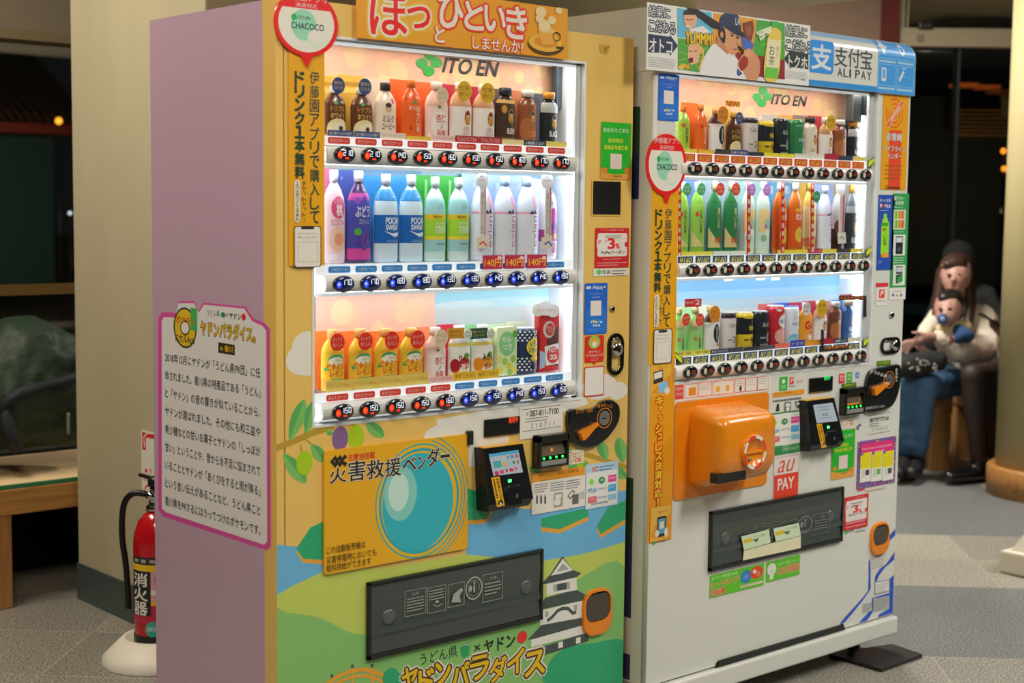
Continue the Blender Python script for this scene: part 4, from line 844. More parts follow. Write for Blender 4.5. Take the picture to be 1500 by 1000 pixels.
drink(0, SH3, 'almond_drink_bottle', 'pale pink almond drink bottle with a cream tag, beside the lemon drinks below', 'drink', GC, 'wide', 637, 30, 479, '#e9c2b4', '#e6d9d2',
      [('r', -1.5, .04, 1.5, .6, '#f0d4ca'), ('e', .1, .3, .8, .22, '#f6ebe4'), ('t', '杏仁', -.3, .32, .65, .46, '#c84a3a', .02), ('t', '烏龍', -.25, .08, .6, .2, '#c84a3a', .02), ('t', '♪', .1, .22, .3, .3, '#333'), ('e', .0, .58, .15, .025, '#2c9a4a')],
      card=('#ea8a5c', 1.08, 478), tagp=('#efd9b8', 646, 495, 10, '#b4643c', ['冷やせば', 'スイーツ']), base=('#f4c8c4', 'とろける杏仁豆腐', '#c04a4a', 9))
for i, (x, nm, lb) in enumerate(((672, 'りんご', 'white apple juice bottle with red apples and a yellow neck card'), (706, 'みかん', 'white mandarin jelly bottle with oranges on it and a dark green neck card'))):
    c1 = '#c8323c' if i == 0 else '#f0a23c'; c2 = '#a82030' if i == 0 else '#e88a24'
    drink(0, SH3, 'fruit_drink_bottle', lb, 'drink', GC, 'wide', x, 31, 476 - i, '#f0ece2', '#f4f2ec', [('r', -1.6, .05, 1.6, .66, '#eee8dc'), ('e', -.65, .26, .5, .13, c2), ('e', .35, .3, .6, .12, c1), ('e', .5, .44, .3, .05, '#5aa03c'), ('t', nm if i == 0 else 'みかん', -.25, .32, .95, .46, '#2c2824', .03), ('t', '果汁' if i == 0 else 'ゼリー', -.1, .17, .95, .29, '#f4e8e0' if i == 0 else '#2c2824', .03), ('r', -1.6, .02, 1.6, .1, '#f0cc3c'), ('r', -1.6, .62, 1.6, .68, '#f0d064')],
          card=('#cc2c3c' if i == 0 else '#8cc890', 1.08, 474), tagp=('#c8c6bc', x + 13, 489, 6, '#3c8a5c', ['日本', '国産']), base=('#e8bc2c', '果実 こだわり', '#8a3a1c', 13))
    n = Sheet('Y', .021, 'i', .45); n.r(x - 17, 481, x + 8, 495, '#d89a2c' if i == 0 else '#2c5440', th=.0008); n.t('国産のまるごと', x - 14, 486, x + 5, 3.5, '#4a3010' if i == 0 else '#d8c46a'); n.t('おいしさ', x - 12, 491, x + 3, 3.5, '#4a3010' if i == 0 else '#d8c46a'); n.build('neck_card', bpy.context.scene.objects[[o.name for o in COL.objects if o.name.startswith('fruit_drink_bottle')][-1]])
drink(0, SH3, 'lemon_tea_pack', 'pale green pack with lemons and a round green title, beside the mandarin jelly', 'drink', GC, 'box', 738, 31, 474, '#dfe8b4', None, [('r', -.98, .02, .98, .94, '#dfeaba'), ('e', .0, .62, .8, .24, '#8ad08c'), ('t', 'やみ', -.5, .64, .4, .76, '#f6f8ec', .02), ('t', 'つき', -.4, .5, .5, .62, '#f6f8ec', .02)] + [('e', u, v, .24, .07, c) for u, v, c in ((-.6, .12, '#ead84a'), (.2, .18, '#e6d23c'), (.7, .1, '#eee06a'), (-.2, .28, '#a8cc4c'), (.6, .32, '#9cc850'), (-.7, .34, '#e8e07a'), (.75, .8, '#5aa848'), (.3, .06, '#a0cc58'))], card=('#cfe2b4', 1.08, 474), sy=.35)
drink(0, SH3, 'lemon_squash_can', 'navy polka dot lemon squash can with a yellow round title', 'drink', GC, 'can', 768, 28, 478, '#2c3a5c', '#c8ccd0', [('e', u, v, .1, .02, '#e6e6e0') for u in (-1.2, -.8, -.4, 0, .4, .8, 1.2) for v in (.1, .22, .34, .72, .84)] + [('e', u + .2, v, .1, .02, '#e6e6e0') for u in (-1.2, -.8, -.4, 0, .4, .8) for v in (.16, .28, .78, .9)] + [('e', .3, .58, .75, .19, '#ead83c'), ('t', 'レモン', -.15, .6, .85, .72, '#22408c', .03), ('t', 'スカッシュ', -.3, .46, 1.0, .57, '#22408c', .03), ('e', .4, .33, .45, .09, '#e6d040'), ('e', .4, .2, .42, .11, '#22335c')], card=('#dfe6c0', 1.1, 470), sy=.75)
drink(0, SH3, 'chocolate_drink_pack', 'tall red pack with a chocolate drink picture, last on its bottom shelf', 'drink', GC, 'box', 796, 31, 450, '#cc2c2c', None, [('r', -.98, .02, .98, .93, '#cf3030'), ('p', [(-.1, .1), (-.3, .5), (.95, .72), (.95, .08)], '#5a3020'), ('e', -.05, .66, .6, .13, '#d0cac4'), ('e', .05, .66, .44, .1, '#c03a34'), ('t', '板チョコ', -.25, .66, .4, .71, '#f4e4dc', .01), ('t', 'アイス', -.15, .6, .35, .65, '#f4e4dc', .01), ('p', [(-.35, .1), (-.5, .4), (.95, .44), (.95, .12)], '#ece4e0'), ('e', .4, .26, .62, .13, '#d0342c'), ('t', 'HOT', .0, .3, .8, .37, '#f8f0ec', .03), ('t', 'COCOA', .05, .19, .8, .27, '#f8f0ec', .03), ('r', -.98, .02, .98, .06, '#b82428'), ('p', [(-.98, .06), (-.5, .08), (-.35, .3), (-.98, .34)], '#a8c4e0')], sy=.35)
q = [o for o in COL.objects if o.name.startswith('chocolate_drink_pack')][-1]
s = Sheet('Y', .028, 'i', .4)
for cx, cy, r in ((788, 454, 9), (798, 450, 10), (810, 455, 9)): s.e(cx, cy, r, 9.5, '#efeae6', th=.001)
s.pl([(781, 456), (817, 458), (817, 463), (781, 461)], '#efeae6'); s.t('ホワイトチョコ', 786, 455, 813, 5, '#c0605c'); s.build('cloud_card', q)
# hanging strips with a round head in the middle shelf
for x, y0, y1, lbl in ((705.5, 259, 346, None), (801, 260, 346, None)):
    s = Sheet('Y', .0195, 'i', .5); s.gain = 1.4; s.r(x - 2.5, y0 + 14, x + 6, y1 + 2, '#d0ccc8', th=.0008); s.r(x + 4.2, y0 + 14, x + 5, y1, '#b04a4a'); s.e(x + .5, y0 + 5, 9, 11.5, '#c9c6c4', th=.0008); s.t('evian', x - 4, y0 + 4, x + 5, 3.5, '#b85a5a'); s.ln([(x - 3, y0 + 1), (x, y0 - 2), (x + 3, y0 + 1)], .002, '#3c4a6a')
    s.tv('抽選でもらえるオリジナル賞品', x + 1, y0 + 22, y1 - 4, 3.6, '#5a5a5e')
    s.pl([(x - 9, y1 + 2), (x + 7, y1 - 2), (x + 9, y1 + 16), (x - 7, y1 + 19)], '#d9cdbc'); s.ln([(x - 4, y1 + 12), (x + 2, y1 + 8), (x + 7, y1 + 14)], .005, '#c0563c' if x < 750 else '#3a5ca0'); s.build('hanging_strip', m1)
# price cards
for x in (721.5, 754, 786.5):
    s = Sheet('Y', .0075, 'i', .5); s.gain = 1.5; s.r(x - 14.5, 374 - (x - 721) * .02, x + 14, 394 - (x - 721) * .025, '#9c1f3a', th=.001); s.t('140円', x - 12, 385 - (x - 721) * .02, x + 12, 11.5, '#f0b62c', .025); s.e(x + 10, 377.5, 3.4, 2.6, '#e0b8b8'); s.build('price_card', m1)
# ---------------------------------------------------------------- signs, stickers and payment fittings of the yellow machine
def itoen_px(s, c0, xa, ya, xb, yb, h, r, c='#14171a', gc='#22b03e'):
    clover(s, c0[0], c0[1], r, gc); s.t('ITO', xa, ya, xa + (xb - xa) * .52, h, c, .03, .3, y1c=ya + (yb - ya) * .52); s.t('EN', xa + (xb - xa) * .6, ya + (yb - ya) * .6, xb, h, c, .03, .3, y1c=yb)
s = Sheet('Y', YB - .003, 'i', .4); itoen_px(s, (628.5, 92), 648, 95, 731, 101.5, 22, 16.5); s.build('brand_logo', m1)
# banner card
s = Sheet('Y', -.0075, 'p', .35); s.r(521.5, -28, 829, 87, '#dc9624', th=.004)
a0, b0, a1, b1 = s.box2(521.5, -28, 829, 87)
s.clip = (a0, b0, a1, b1)
s.e(600, 20, 70, 46, '#e3a02a'); s.e(600, 16, 52, 34, '#e8ae38')
for ch, x0_, x1_, yc, h in (('ほ', 541, 594, 18, 62), ('っ', 595, 628, 24, 32)): s.t(ch, x0_, yc, x1_, h, '#e8c23c', .02, out='#e8c23c', ow=.12); s.t(ch, x0_, yc, x1_, h, '#d9211c', .02, out='#e6ded2', ow=.07)
for ch, x0_, x1_, yc, h in (('ひ', 641, 676, 16, 46), ('と', 679, 706, 22, 40), ('い', 708, 738, 26, 36), ('き', 740, 769, 32, 46)): s.t(ch, x0_, yc, x1_, h, '#e6ded2', .03, out='#cf3a22', ow=.09)
s.t('と', 635, 50, 649, 23, '#e6ded2', .03, out='#cf3a22', ow=.06); s.t('しませんか?', 690, 62, 764, 18, '#e6ded2', .02, out='#cf3a22', ow=.07, y1c=70)
s.e(797, 66, 26, 15, '#4a3010'); s.e(797, 63, 25, 13, '#d8a83a'); s.e(797, 62, 17, 8, '#b8781f'); s.pl([(786, 44), (812, 46), (808, 66), (792, 65)], '#c9933a'); s.e(799, 45, 13, 4, '#e8c060'); s.ring(813, 54, 6, 7, .003, '#4a3010'); s.ln([(812, 70), (823, 71)], .006, '#3a2610')
for cx, cy, r in ((790, 18, 8), (795, 38, 9), (806, 30, 6), (816, 16, 5), (788, 28, 6)): s.e(cx, cy, r, r, '#e8d3a0')
s.build('header_banner', m1, 'orange banner card with a steaming cup and large rounded lettering')
# tall yellow strip and round app sign
def app_strip(par, Y, x0, y0, x1, y1, xr, xl, rt, lt, sm, pill, ph, w1, w2, bold):
    s = Sheet('Y', Y, 'p', .35); s.r(x0, y0, x1, y1, '#e2a41c', th=.0012)
    s.tv('伊藤園アプリで購入して', xr, rt[0], rt[1], w1, '#1f3a34', .016); s.tv('ドリンク1本無料', xl, lt[0], lt[1], w1, '#1b3a2c', .045)
    s.tv('チケットゲット！', sm[0], sm[1], sm[2], w2, '#1f3a34', .0); a, b, c, d = pill; s.r(a, b, c, d, '#d8d2c0', rad=.008); s.tv('10本買うと1本無料', (a + c) / 2, b + 2, d - 2, w2 * .9, '#1f3a34', .01)
    a, b, c, d = ph; s.r(a - 1, b - 1, c + 1, d + 1, '#1c1f22', rad=.006); s.r(a, b, c, d, '#cfcac2', rad=.006); w = c - a; h = d - b
    s.r(a + w * .25, b, c - w * .25, b + h * .06, '#1c1f22'); s.t('今すぐダウンロード', a + w * .12, b + h * .17, c - w * .12, h * .05, '#4a4030'); s.t('詳しくはこちら', a + w * .12, b + h * .27, c - w * .12, h * .06, '#4a4030', .01); s.fr(a + w * .12, b + h * .38, c - w * .1, b + h * .88, .0008, '#8a8478')
    return s.build('app_strip', par)
app_strip(m1, -.0022, 422.5, 62, 475, 388.5, 460, 438, (104, 328), (104, 262), (444.5, 265, 326), (430, 263, 439, 326), (430.5, 332, 468, 390), 13.5, 6, 1)
def app_sign(par, Y, cx, cy, rx, ry, tip, top):
    s = Sheet('Y', Y, 'p', .3); s.e(cx, cy, rx, ry, '#cf1f1f', th=.003, n=40); s.pl([(cx - rx * .22, cy + ry * .88), (cx + rx * .22, cy + ry * .92), (cx + .6, tip)], '#cf1f1f')
    A, B = s.pt(cx, cy); ra = (s.pt(cx + rx, cy)[0] - s.pt(cx - rx, cy)[0]) / 2 * .87; rb = (s.pt(cx, cy - ry)[1] - s.pt(cx, cy + ry)[1]) / 2 * .87
    P = []
    z0 = .52
    t0 = math.asin(z0)
    for i in range(41):
        t = t0 - (math.pi + 2 * t0) * i / 40; P.append((A + ra * math.cos(t), B + rb * math.sin(t)))
    s.flat(P, [tuple(range(len(P)))], '#d2d0c8')
    s.put('伊藤園アプリ', A - ra * .72, B + rb * .78, A + ra * .72, B + rb * 1.0, '#e8dcd8', .01); s.put('決済対応', A - ra * .4, B + rb * .56, A + ra * .4, B + rb * .72, '#e8dcd8', .01)
    s.em(A - ra * .1, B - rb * .05, ra * .45, rb * .55, '#82b8a0', n=30); s.em(A + ra * .32, B - rb * .5, ra * .3, rb * .3, '#c0d4c4', n=24); s.em(A + ra * .36, B - rb * .42, ra * .28, rb * .26, '#d2d0c8', n=24)
    for dx, dz in ((-.03, .012), (.03, -.012), (-.012, -.04), (.012, .04)): s.em(A - ra * .45 + dx * ra * 1.6, B + rb * .2 + dz * rb * 1.6, ra * .06, rb * .06, '#1f9a4a', n=12)
    s.put('ITO EN', A - ra * .34, B + rb * .14, A + ra * .14, B + rb * .26, '#23403a', .01, .3); s.put('CHACOCO', A - ra * .55, B - rb * .2, A + ra * .62, B + rb * .02, '#1b2c30', .015)
    return s.build('app_sign', par)
app_sign(m1, -.0045, 448, 35, 47, 48, 100, None)
# right column
def mk(Y=-.0012, kind='p'): return Sheet('Y', Y, kind, .35)
s = mk(); s.pl([(878, 64), (894, 66), (890, 79), (880, 77)], '#b09042'); s.pl([(882, 70), (894, 67), (886, 78)], '#94752f'); s.build('pressed_mark', m1)
def pay_green(par, Y, x0, y0, x1, y1):
    s = mk(Y); s.r(x0, y0, x1, y1, '#c08a3c', rad=.003, th=.0008); h = y1 - y0; w = x1 - x0
    s.r(x0, y0, x1, y0 + h * .82, '#1f9a26', rad=.003); s.e((x0 + x1) / 2, y0 + h * .84, w * .5, h * .07, '#1f9a26')
    s.t('微信支付 汇率优', x0 + w * .06, y0 + h * .14, x1 - w * .06, h * .075, '#d8e4cc', .01); s.t('日本购买', x0 + w * .25, y0 + h * .32, x1 - w * .25, h * .08, '#d9d13a', .015); s.t('享商家专属汇率', x0 + w * .1, y0 + h * .44, x1 - w * .1, h * .08, '#d9d13a', .015)
    s.r(x0 + w * .31, y0 + h * .55, x0 + w * .69, y0 + h * .82, '#d8c8c2'); s.e(x0 + w * .12, y0 + h * .84, w * .09, h * .05, '#d87a2c'); s.e(x1 - w * .12, y0 + h * .84, w * .09, h * .05, '#d87a2c'); s.t('微信支付', x0 + w * .4, y0 + h * .94, x1 - w * .3, h * .035, '#2a6a2c', 0)
    s.build('payment_sticker', par, 'green payment sticker')
pay_green(m1, -.0012, 880.6, 178, 923.4, 263)
s = mk(); s.r(867, 263.5, 909.5, 316, '#c9a84c', rad=.003, th=.001); s.r(868.5, 265, 908.3, 314.5, '#101213', rad=.003); s.build('sensor_window', m1, 'black sensor window')
def coupon(par, Y, x0, y0, x1, y1):
    s = mk(Y); w = x1 - x0; h = y1 - y0; s.r(x0, y0, x1, y1, '#b21f26', th=.0006)
    s.t('クーポンを獲得でお得', x0 + w * .15, y0 + h * .05, x1 - w * .15, h * .05, '#d8b0b0'); s.r(x0 + w * .07, y0 + h * .13, x1 - w * .05, y0 + h * .72, '#cfcac6', rad=.006); s.e(x0 + w * .93, y0 + h * .42, w * .05, h * .07, '#b21f26')
    s.t('最大', x0 + w * .28, y0 + h * .33, x0 + w * .38, h * .07, '#b21f26'); s.t('3', x0 + w * .38, y0 + h * .4, x0 + w * .58, h * .26, '#c8202a', .05); s.t('%', x0 + w * .6, y0 + h * .46, x0 + w * .73, h * .13, '#c8202a', .04)
    s.t('PayPayクーポン', x0 + w * .17, y0 + h * .63, x1 - w * .12, h * .11, '#2a2426', .02); s.t('2/1から3/31まで', x0 + w * .22, y0 + h * .8, x1 - w * .22, h * .055, '#d8b0b0'); s.greek(x0 + w * .06, y0 + h * .87, x1 - w * .05, y0 + h * .97, 2, '#d09a9a'); s.greek(x0 + w * .3, y0 + h * .17, x0 + w * .8, y0 + h * .27, 2, '#6a5a5a')
    s.r(x0 + w * .04, y0 + h * .28, x0 + w * .2, y0 + h * .52, '#cfcac6'); s.t('P', x0 + w * .09, y0 + h * .36, x0 + w * .16, h * .1, '#c8202a', .03)
    s.build('coupon_sticker', par, 'red coupon sticker')
coupon(m1, -.0012, 872, 334, 920.5, 391)
s = mk(); s.r(869, 393.5, 920.5, 403, '#c2beb4', th=.0004); clover(s, 877, 398, 3.4); s.t('ITO EN', 881, 398.5, 894, 5.5, '#222', .02, .3); s.greek(897, 394.5, 918, 402.5, 2, '#444'); s.build('brand_sticker', m1)
def pay_blue(par, Y, x0, y0, x1, y1):
    s = mk(Y); w = x1 - x0; h = y1 - y0; s.r(x0, y0, x1, y1, '#1d56b0', rad=.004, th=.0006); s.r(x0 + w * .04, y0 + h * .5, x1 - w * .04, y0 + h * .97, '#2464b8')
    s.r(x0 + w * .06, y0 + h * .06, x0 + w * .28, y0 + h * .11, '#c9d6e4', rad=.002); s.t('Alipay+', x0 + w * .34, y0 + h * .09, x0 + w * .95, h * .09, '#d9e2ec', .02); s.t('Scan to pay with your', x0 + w * .2, y0 + h * .215, x0 + w * .82, h * .028, '#c2d2e4'); s.t('e-wallet', x0 + w * .35, y0 + h * .275, x0 + w * .68, h * .028, '#c2d2e4')
    s.r(x0 + w * .26, y0 + h * .35, x0 + w * .74, y0 + h * .64, '#ccc4be')
    for i, c in enumerate(('#cfd6dc', '#d8c23c', '#cfd6dc', '#4aa0d8', '#cfd6dc')): s.r(x0 + w * (.26 + .11 * i), y0 + h * (.73 if i % 2 else .75), x0 + w * (.34 + .11 * i), y0 + h * .79, c)
    for i in range(3): s.r(x0 + w * (.36 + .12 * i), y0 + h * .82, x0 + w * (.44 + .12 * i), y0 + h * .86, '#c2ccd8')
    s.greek(x0 + w * .2, y0 + h * .91, x0 + w * .8, y0 + h * .95, 2, '#5a8cc8'); s.build('payment_sticker', par, 'blue payment sticker')
pay_blue(m1, -.0012, 856.6, 415, 888.6, 488)
s = mk(); s.r(857, 492.5, 884, 529, '#b8281f', rad=.004, th=.0006); s.pl([(866, 528), (875, 528), (870.5, 534)], '#b8281f'); s.e(870.5, 501, 8.5, 9.5, '#7aa84a'); s.e(870.5, 501, 5.5, 6.5, '#d8a03c'); s.e(870.5, 504, 3.5, 4, '#c9c9b8'); s.t('ポケモン', 862, 515.5, 879, 4, '#e8d8d0', .015); s.t('ローカルActsについて', 858.5, 521, 882.5, 4, '#e8d8d0', .015); s.t('ここ！', 866, 526.5, 875, 3.5, '#e8d8d0', .015); s.build('notice_sticker', m1, 'red speech bubble sticker')
s = mk(); s.r(855.8, 537.5, 884.3, 578.5, '#b23a34', rad=.005, th=.0006); s.r(857, 539.3, 883.2, 576.8, '#c9c6c2', rad=.004); s.build('code_sticker', m1, 'white sticker with a red outline')
def T2(s, px): return [s.pt(*p) for p in px]
# key lock
def key_lock(par, YF, x0, y0, x1, y1, horiz=False):
    g = Sheet('Y', YF); a0, b0, a1, b1 = g.box2(x0, y0, x1, y1); w, h = a1 - a0, b1 - b0; q = MB(); r = min(w, h) / 2
    o = g.rpts(a0, b0, a1, b1, r=r, n=8); i_ = g.rpts(a0 + r * .28, b0 + r * .28, a1 - r * .28, b1 - r * .28, r=r * .72, n=8); n = len(o)
    q.add([(x, YF, z) for x, z in o] + [(x, YF - .006, z) for x, z in o] + [(x, YF - .006, z) for x, z in i_] + [(x, YF + .004, z) for x, z in i_], [(j * n + k, j * n + (k + 1) % n, (j + 1) * n + (k + 1) % n, (j + 1) * n + k) for j in range(3) for k in range(n)] + [tuple(range(3 * n, 4 * n))], mat('#1c1a18', metal=.3, rough=.2, gain=1))
    lk = q.build('lock_plate', par, fix=False); cx, cz = ((a0 + a1) / 2, b1 - h * .38) if not horiz else (a1 - w * .32, (b0 + b1) / 2); k = min(w, h)
    q = MB(); q.lathe([(k * .33, 0), (k * .33, .010), (k * .27, .014), (k * .1, .015)], M_CHROME, 24, mtx=Matrix.Translation((cx, YF - .001, cz)) @ Matrix.Rotation(math.radians(90), 4, 'X')); q.box(cx - k * .03, cx + k * .03, YF - .0175, YF - .014, cz - k * .14, cz + k * .14, mat('#3a3835', metal=.6, rough=.3, gain=1)); q.build('lock_cylinder', lk, off=par.location)
    q = MB(); gx = g.rpts(a0 + r * .42, b0 + r * .42, a1 - r * .42, b1 - r * .42, r=r * .58, n=8); q.tube([(x, YF - .004, z) for x, z in gx + gx[:1]], .0016, M_CHROME, 6); q.build('pull_handle', lk, off=par.location)
key_lock(m1, 0, 889.8, 488.5, 911.2, 548)
q = MB(); P = fx(0, 896, 452); q.lathe([(.008, 0), (.008, .004), (.006, .006)], M_CHROME, 18, mtx=Matrix.Translation((P[0], 0, P[1])) @ Matrix.Rotation(math.radians(90), 4, 'X')); q.build('round_lock', m1)
# phone sticker, LED display
s = mk(); s.r(761.5, 597, 824, 636, '#c6c3bd', th=.0006); s.ln([(765, 600), (821, 593)], .0015, '#3a3a3a'); s.t('☎', 770, 606, 774, 5, '#333'); s.t('087-811-7100', 776, 606, 818, 8.5, '#222', .025, y1c=601); s.greek(770, 611.5, 803, 616, 2, '#555'); s.t('2 1 0 7 1 1', 777, 624, 812, 7, '#6a6a6a', 0, y1c=619); s.ln([(765, 632), (821, 624)], .0012, '#3a3a3a'); s.build('service_sticker', m1, 'white service sticker with a telephone number')
def led_box(par, YF, x0, y0, x1, y1, txt, col, tx):
    A = fx(YF, x0, y0); B = fx(YF, x1, y1); q = MB(); q.box(A[0], B[0], YF - .006, YF + .001, B[1], A[1], mat('#101314', rough=.15, coat=.4, gain=1), bev=.002); o = q.build('amount_display', par)
    s = Sheet('Y', YF - .0062, 'i', .3); s.t(txt, *tx, mat(col, emit=1.1, gain=1), 0); s.build('lit_characters', o, off=par.location)
led_box(m1, 0, 708.7, 614.5, 759.5, 634, '販売中', '#ff4a20', (745.5, 615.5, 758.5, 8.5))
# coin unit
def coin_unit(par, YF, outline, bump, lever, hole, cap, style):
    g = Sheet('Y', YF); P = smooth(outline, 4); M = mat('#16191b', rough=.18, coat=.5, gain=1)
    pts = T2(g, P); q = MB(); n = len(pts); c = (sum(p[0] for p in pts) / n, sum(p[1] for p in pts) / n); ins = [(c[0] + (p[0] - c[0]) * .95, c[1] + (p[1] - c[1]) * .95) for p in pts]
    q.add([(x, YF, z) for x, z in pts] + [(x, YF - .010, z) for x, z in pts] + [(x, YF - .013, z) for x, z in ins], [(j * n + k, j * n + (k + 1) % n, (j + 1) * n + (k + 1) % n, (j + 1) * n + k) for j in range(2) for k in range(n)] + [tuple(range(2 * n, 3 * n))], M)
    o = q.build('coin_panel', par); s = Sheet('Y', YF - .0133, 'p', .3)
    hx, hy, rx, ry = hole; OC = '#d8801f'
    s.ring(hx, hy, rx, ry, .0022, OC); s.e(hx, hy, rx * .72, ry * .72, mat('#b4b2ac', metal=.8, rough=.25, gain=1)); s.ln([(hx - rx * .4, hy + 1), (hx + rx * .25, hy)], .003, '#1a1a1a')
    if style == 1:
        s.t('おつり・返却', cap[0], cap[1], cap[2], cap[3], OC, .01)
        for i, ch in enumerate('硬貨投入口'): s.t(ch, hx - 10 + i * 4.4, hy - ry - 4 + abs(i - 2) * 1.0, hx - 6.5 + i * 4.4, 4.5, OC)
    else:
        for i, ch in enumerate('おつり返却'): s.t(ch, hx - 28 + i * 5, hy - 12 + i * 1.6, hx - 24 + i * 5, 4.5, '#c9c9c4')
        for i, ch in enumerate('硬貨投入'): s.t(ch, hx + rx + 1.0, hy - 14 + i * 5, hx + rx + 4, 4.5, '#c9c9c4')
        s.t('返却の際は下に押してください', cap[0], cap[1], cap[2], cap[3], '#b9b9b4')
    s.build('coin_slot', o, off=par.location)
    L = T2(g, lever); d = Vector((L[1][0] - L[0][0], L[1][1] - L[0][1])); ln_ = d.length; d.normalize(); nn = Vector((-d.y, d.x)); q = MB(); A0 = Vector(L[0])
    prof = [(0, .011), (.12, .0125), (.3, .011), (.75, .0045), (1, .0035)]
    up = [A0 + d * ln_ * t + nn * w for t, w in prof]; dn = [A0 + d * ln_ * t - nn * w for t, w in reversed(prof)]
    q.prism([(p.x, p.y) for p in up + dn], 1, YF - .026, YF - .0132, mat('#e8871c', rough=.3, coat=.2)); q.build('return_lever', o, off=par.location)
    return o
coin_unit(m1, 0, [(829.6, 601.5), (850, 599), (868, 596), (878, 587.5), (892, 585), (903, 594), (903.5, 612), (896, 628), (880, 646), (860, 655), (838, 650), (830, 636)], None, ((842.5, 638), (867, 619)), (885.5, 612, 11, 15), (844, 603, 868, 6), 1)
# bill slot
def bill_slot(par, YF, x0, y0, x1, y1, style):
    g = Sheet('Y', YF); a0, b0, a1, b1 = g.box2(x0, y0, x1, y1); w, h = a1 - a0, b1 - b0; K1 = mat('#141718', rough=.25, coat=.3, gain=1); q = MB()
    q.box(a0, a1, YF - .004, YF + .001, b0, b1, K1); t = w * .12
    for A_ in ((a0, a1, b1 - h * .22, b1), (a0, a1, b0, b0 + h * .06), (a0, a0 + t, b0, b1), (a1 - t * .6, a1, b0, b1)): q.box(A_[0], A_[1], YF - .022, YF, A_[2], A_[3], K1, bev=.002)
    o = q.build('bill_slot', par)
    q = MB(); q.add([(a0 + t, YF - .005, b1 - h * .24), (a1 - t * .6, YF - .005, b1 - h * .24), (a1 - t * .6, YF - .016, b0 + h * .36), (a0 + t, YF - .016, b0 + h * .36)], [(0, 1, 2, 3)], mat('#6a6052', rough=.2, gain=1)); q.add([(a0 + t, YF - .02, b0 + h * .22), (a1 - t * .6, YF - .02, b0 + h * .22), (a1 - t * .6, YF - .02, b0 + h * .07), (a0 + t, YF - .02, b0 + h * .07)], [(0, 1, 2, 3)], mat('#8a8f8c', rough=.3, gain=1)); q.build('bill_tray', o, off=par.location)
    GL = mat('#2ad84a', emit=2.5, gain=1)
    for k in range(4):
        q = MB(); x = a0 + t + (w - 1.7 * t) * (k + .5) / 4; q.lathe([(.0034, 0), (.0034, .002), (.002, .003)], GL, 12, mtx=Matrix.Translation((x, YF - .017, b0 + h * .29)) @ Matrix.Rotation(math.radians(90), 4, 'X')); q.build('slot_light', o, off=par.location)
    s = Sheet('Y', YF - .0165, 'p', .3)
    if style == 1: s.val = YF - .0135; s.em((a0 + a1) / 2, b0 + h * .52, .005, .006, mat('#c87a2a', emit=.4, gain=1))
    else: s.ln([(a0 + w * .18, b0 + h * .4), (a0 + w * .75, b0 + h * .4), (a0 + w * .75, b0 + h * .6)], .005, '#d88a24', metric=True)
    s.build('slot_symbol', o, off=par.location)
bill_slot(m1, 0, 780, 637.5, 825, 679, 1)
s = mk(); s.r(827.5, 661, 854.5, 677.5, '#cfc9b0', th=.0005); s.ring(834.5, 670, 6, 7.8, .0018, '#b23030'); s.greek(831.5, 666, 837.5, 675, 3, '#7a4a4a'); s.t('新札も', 841, 664.5, 853, 3.2, '#a03030'); s.t('使えます', 841, 668.8, 853, 3.4, '#5a4040'); s.t('OK', 842, 674, 852, 6, '#b82a2a', .04); s.build('notice_sticker', m1, 'small white sticker with red letters')
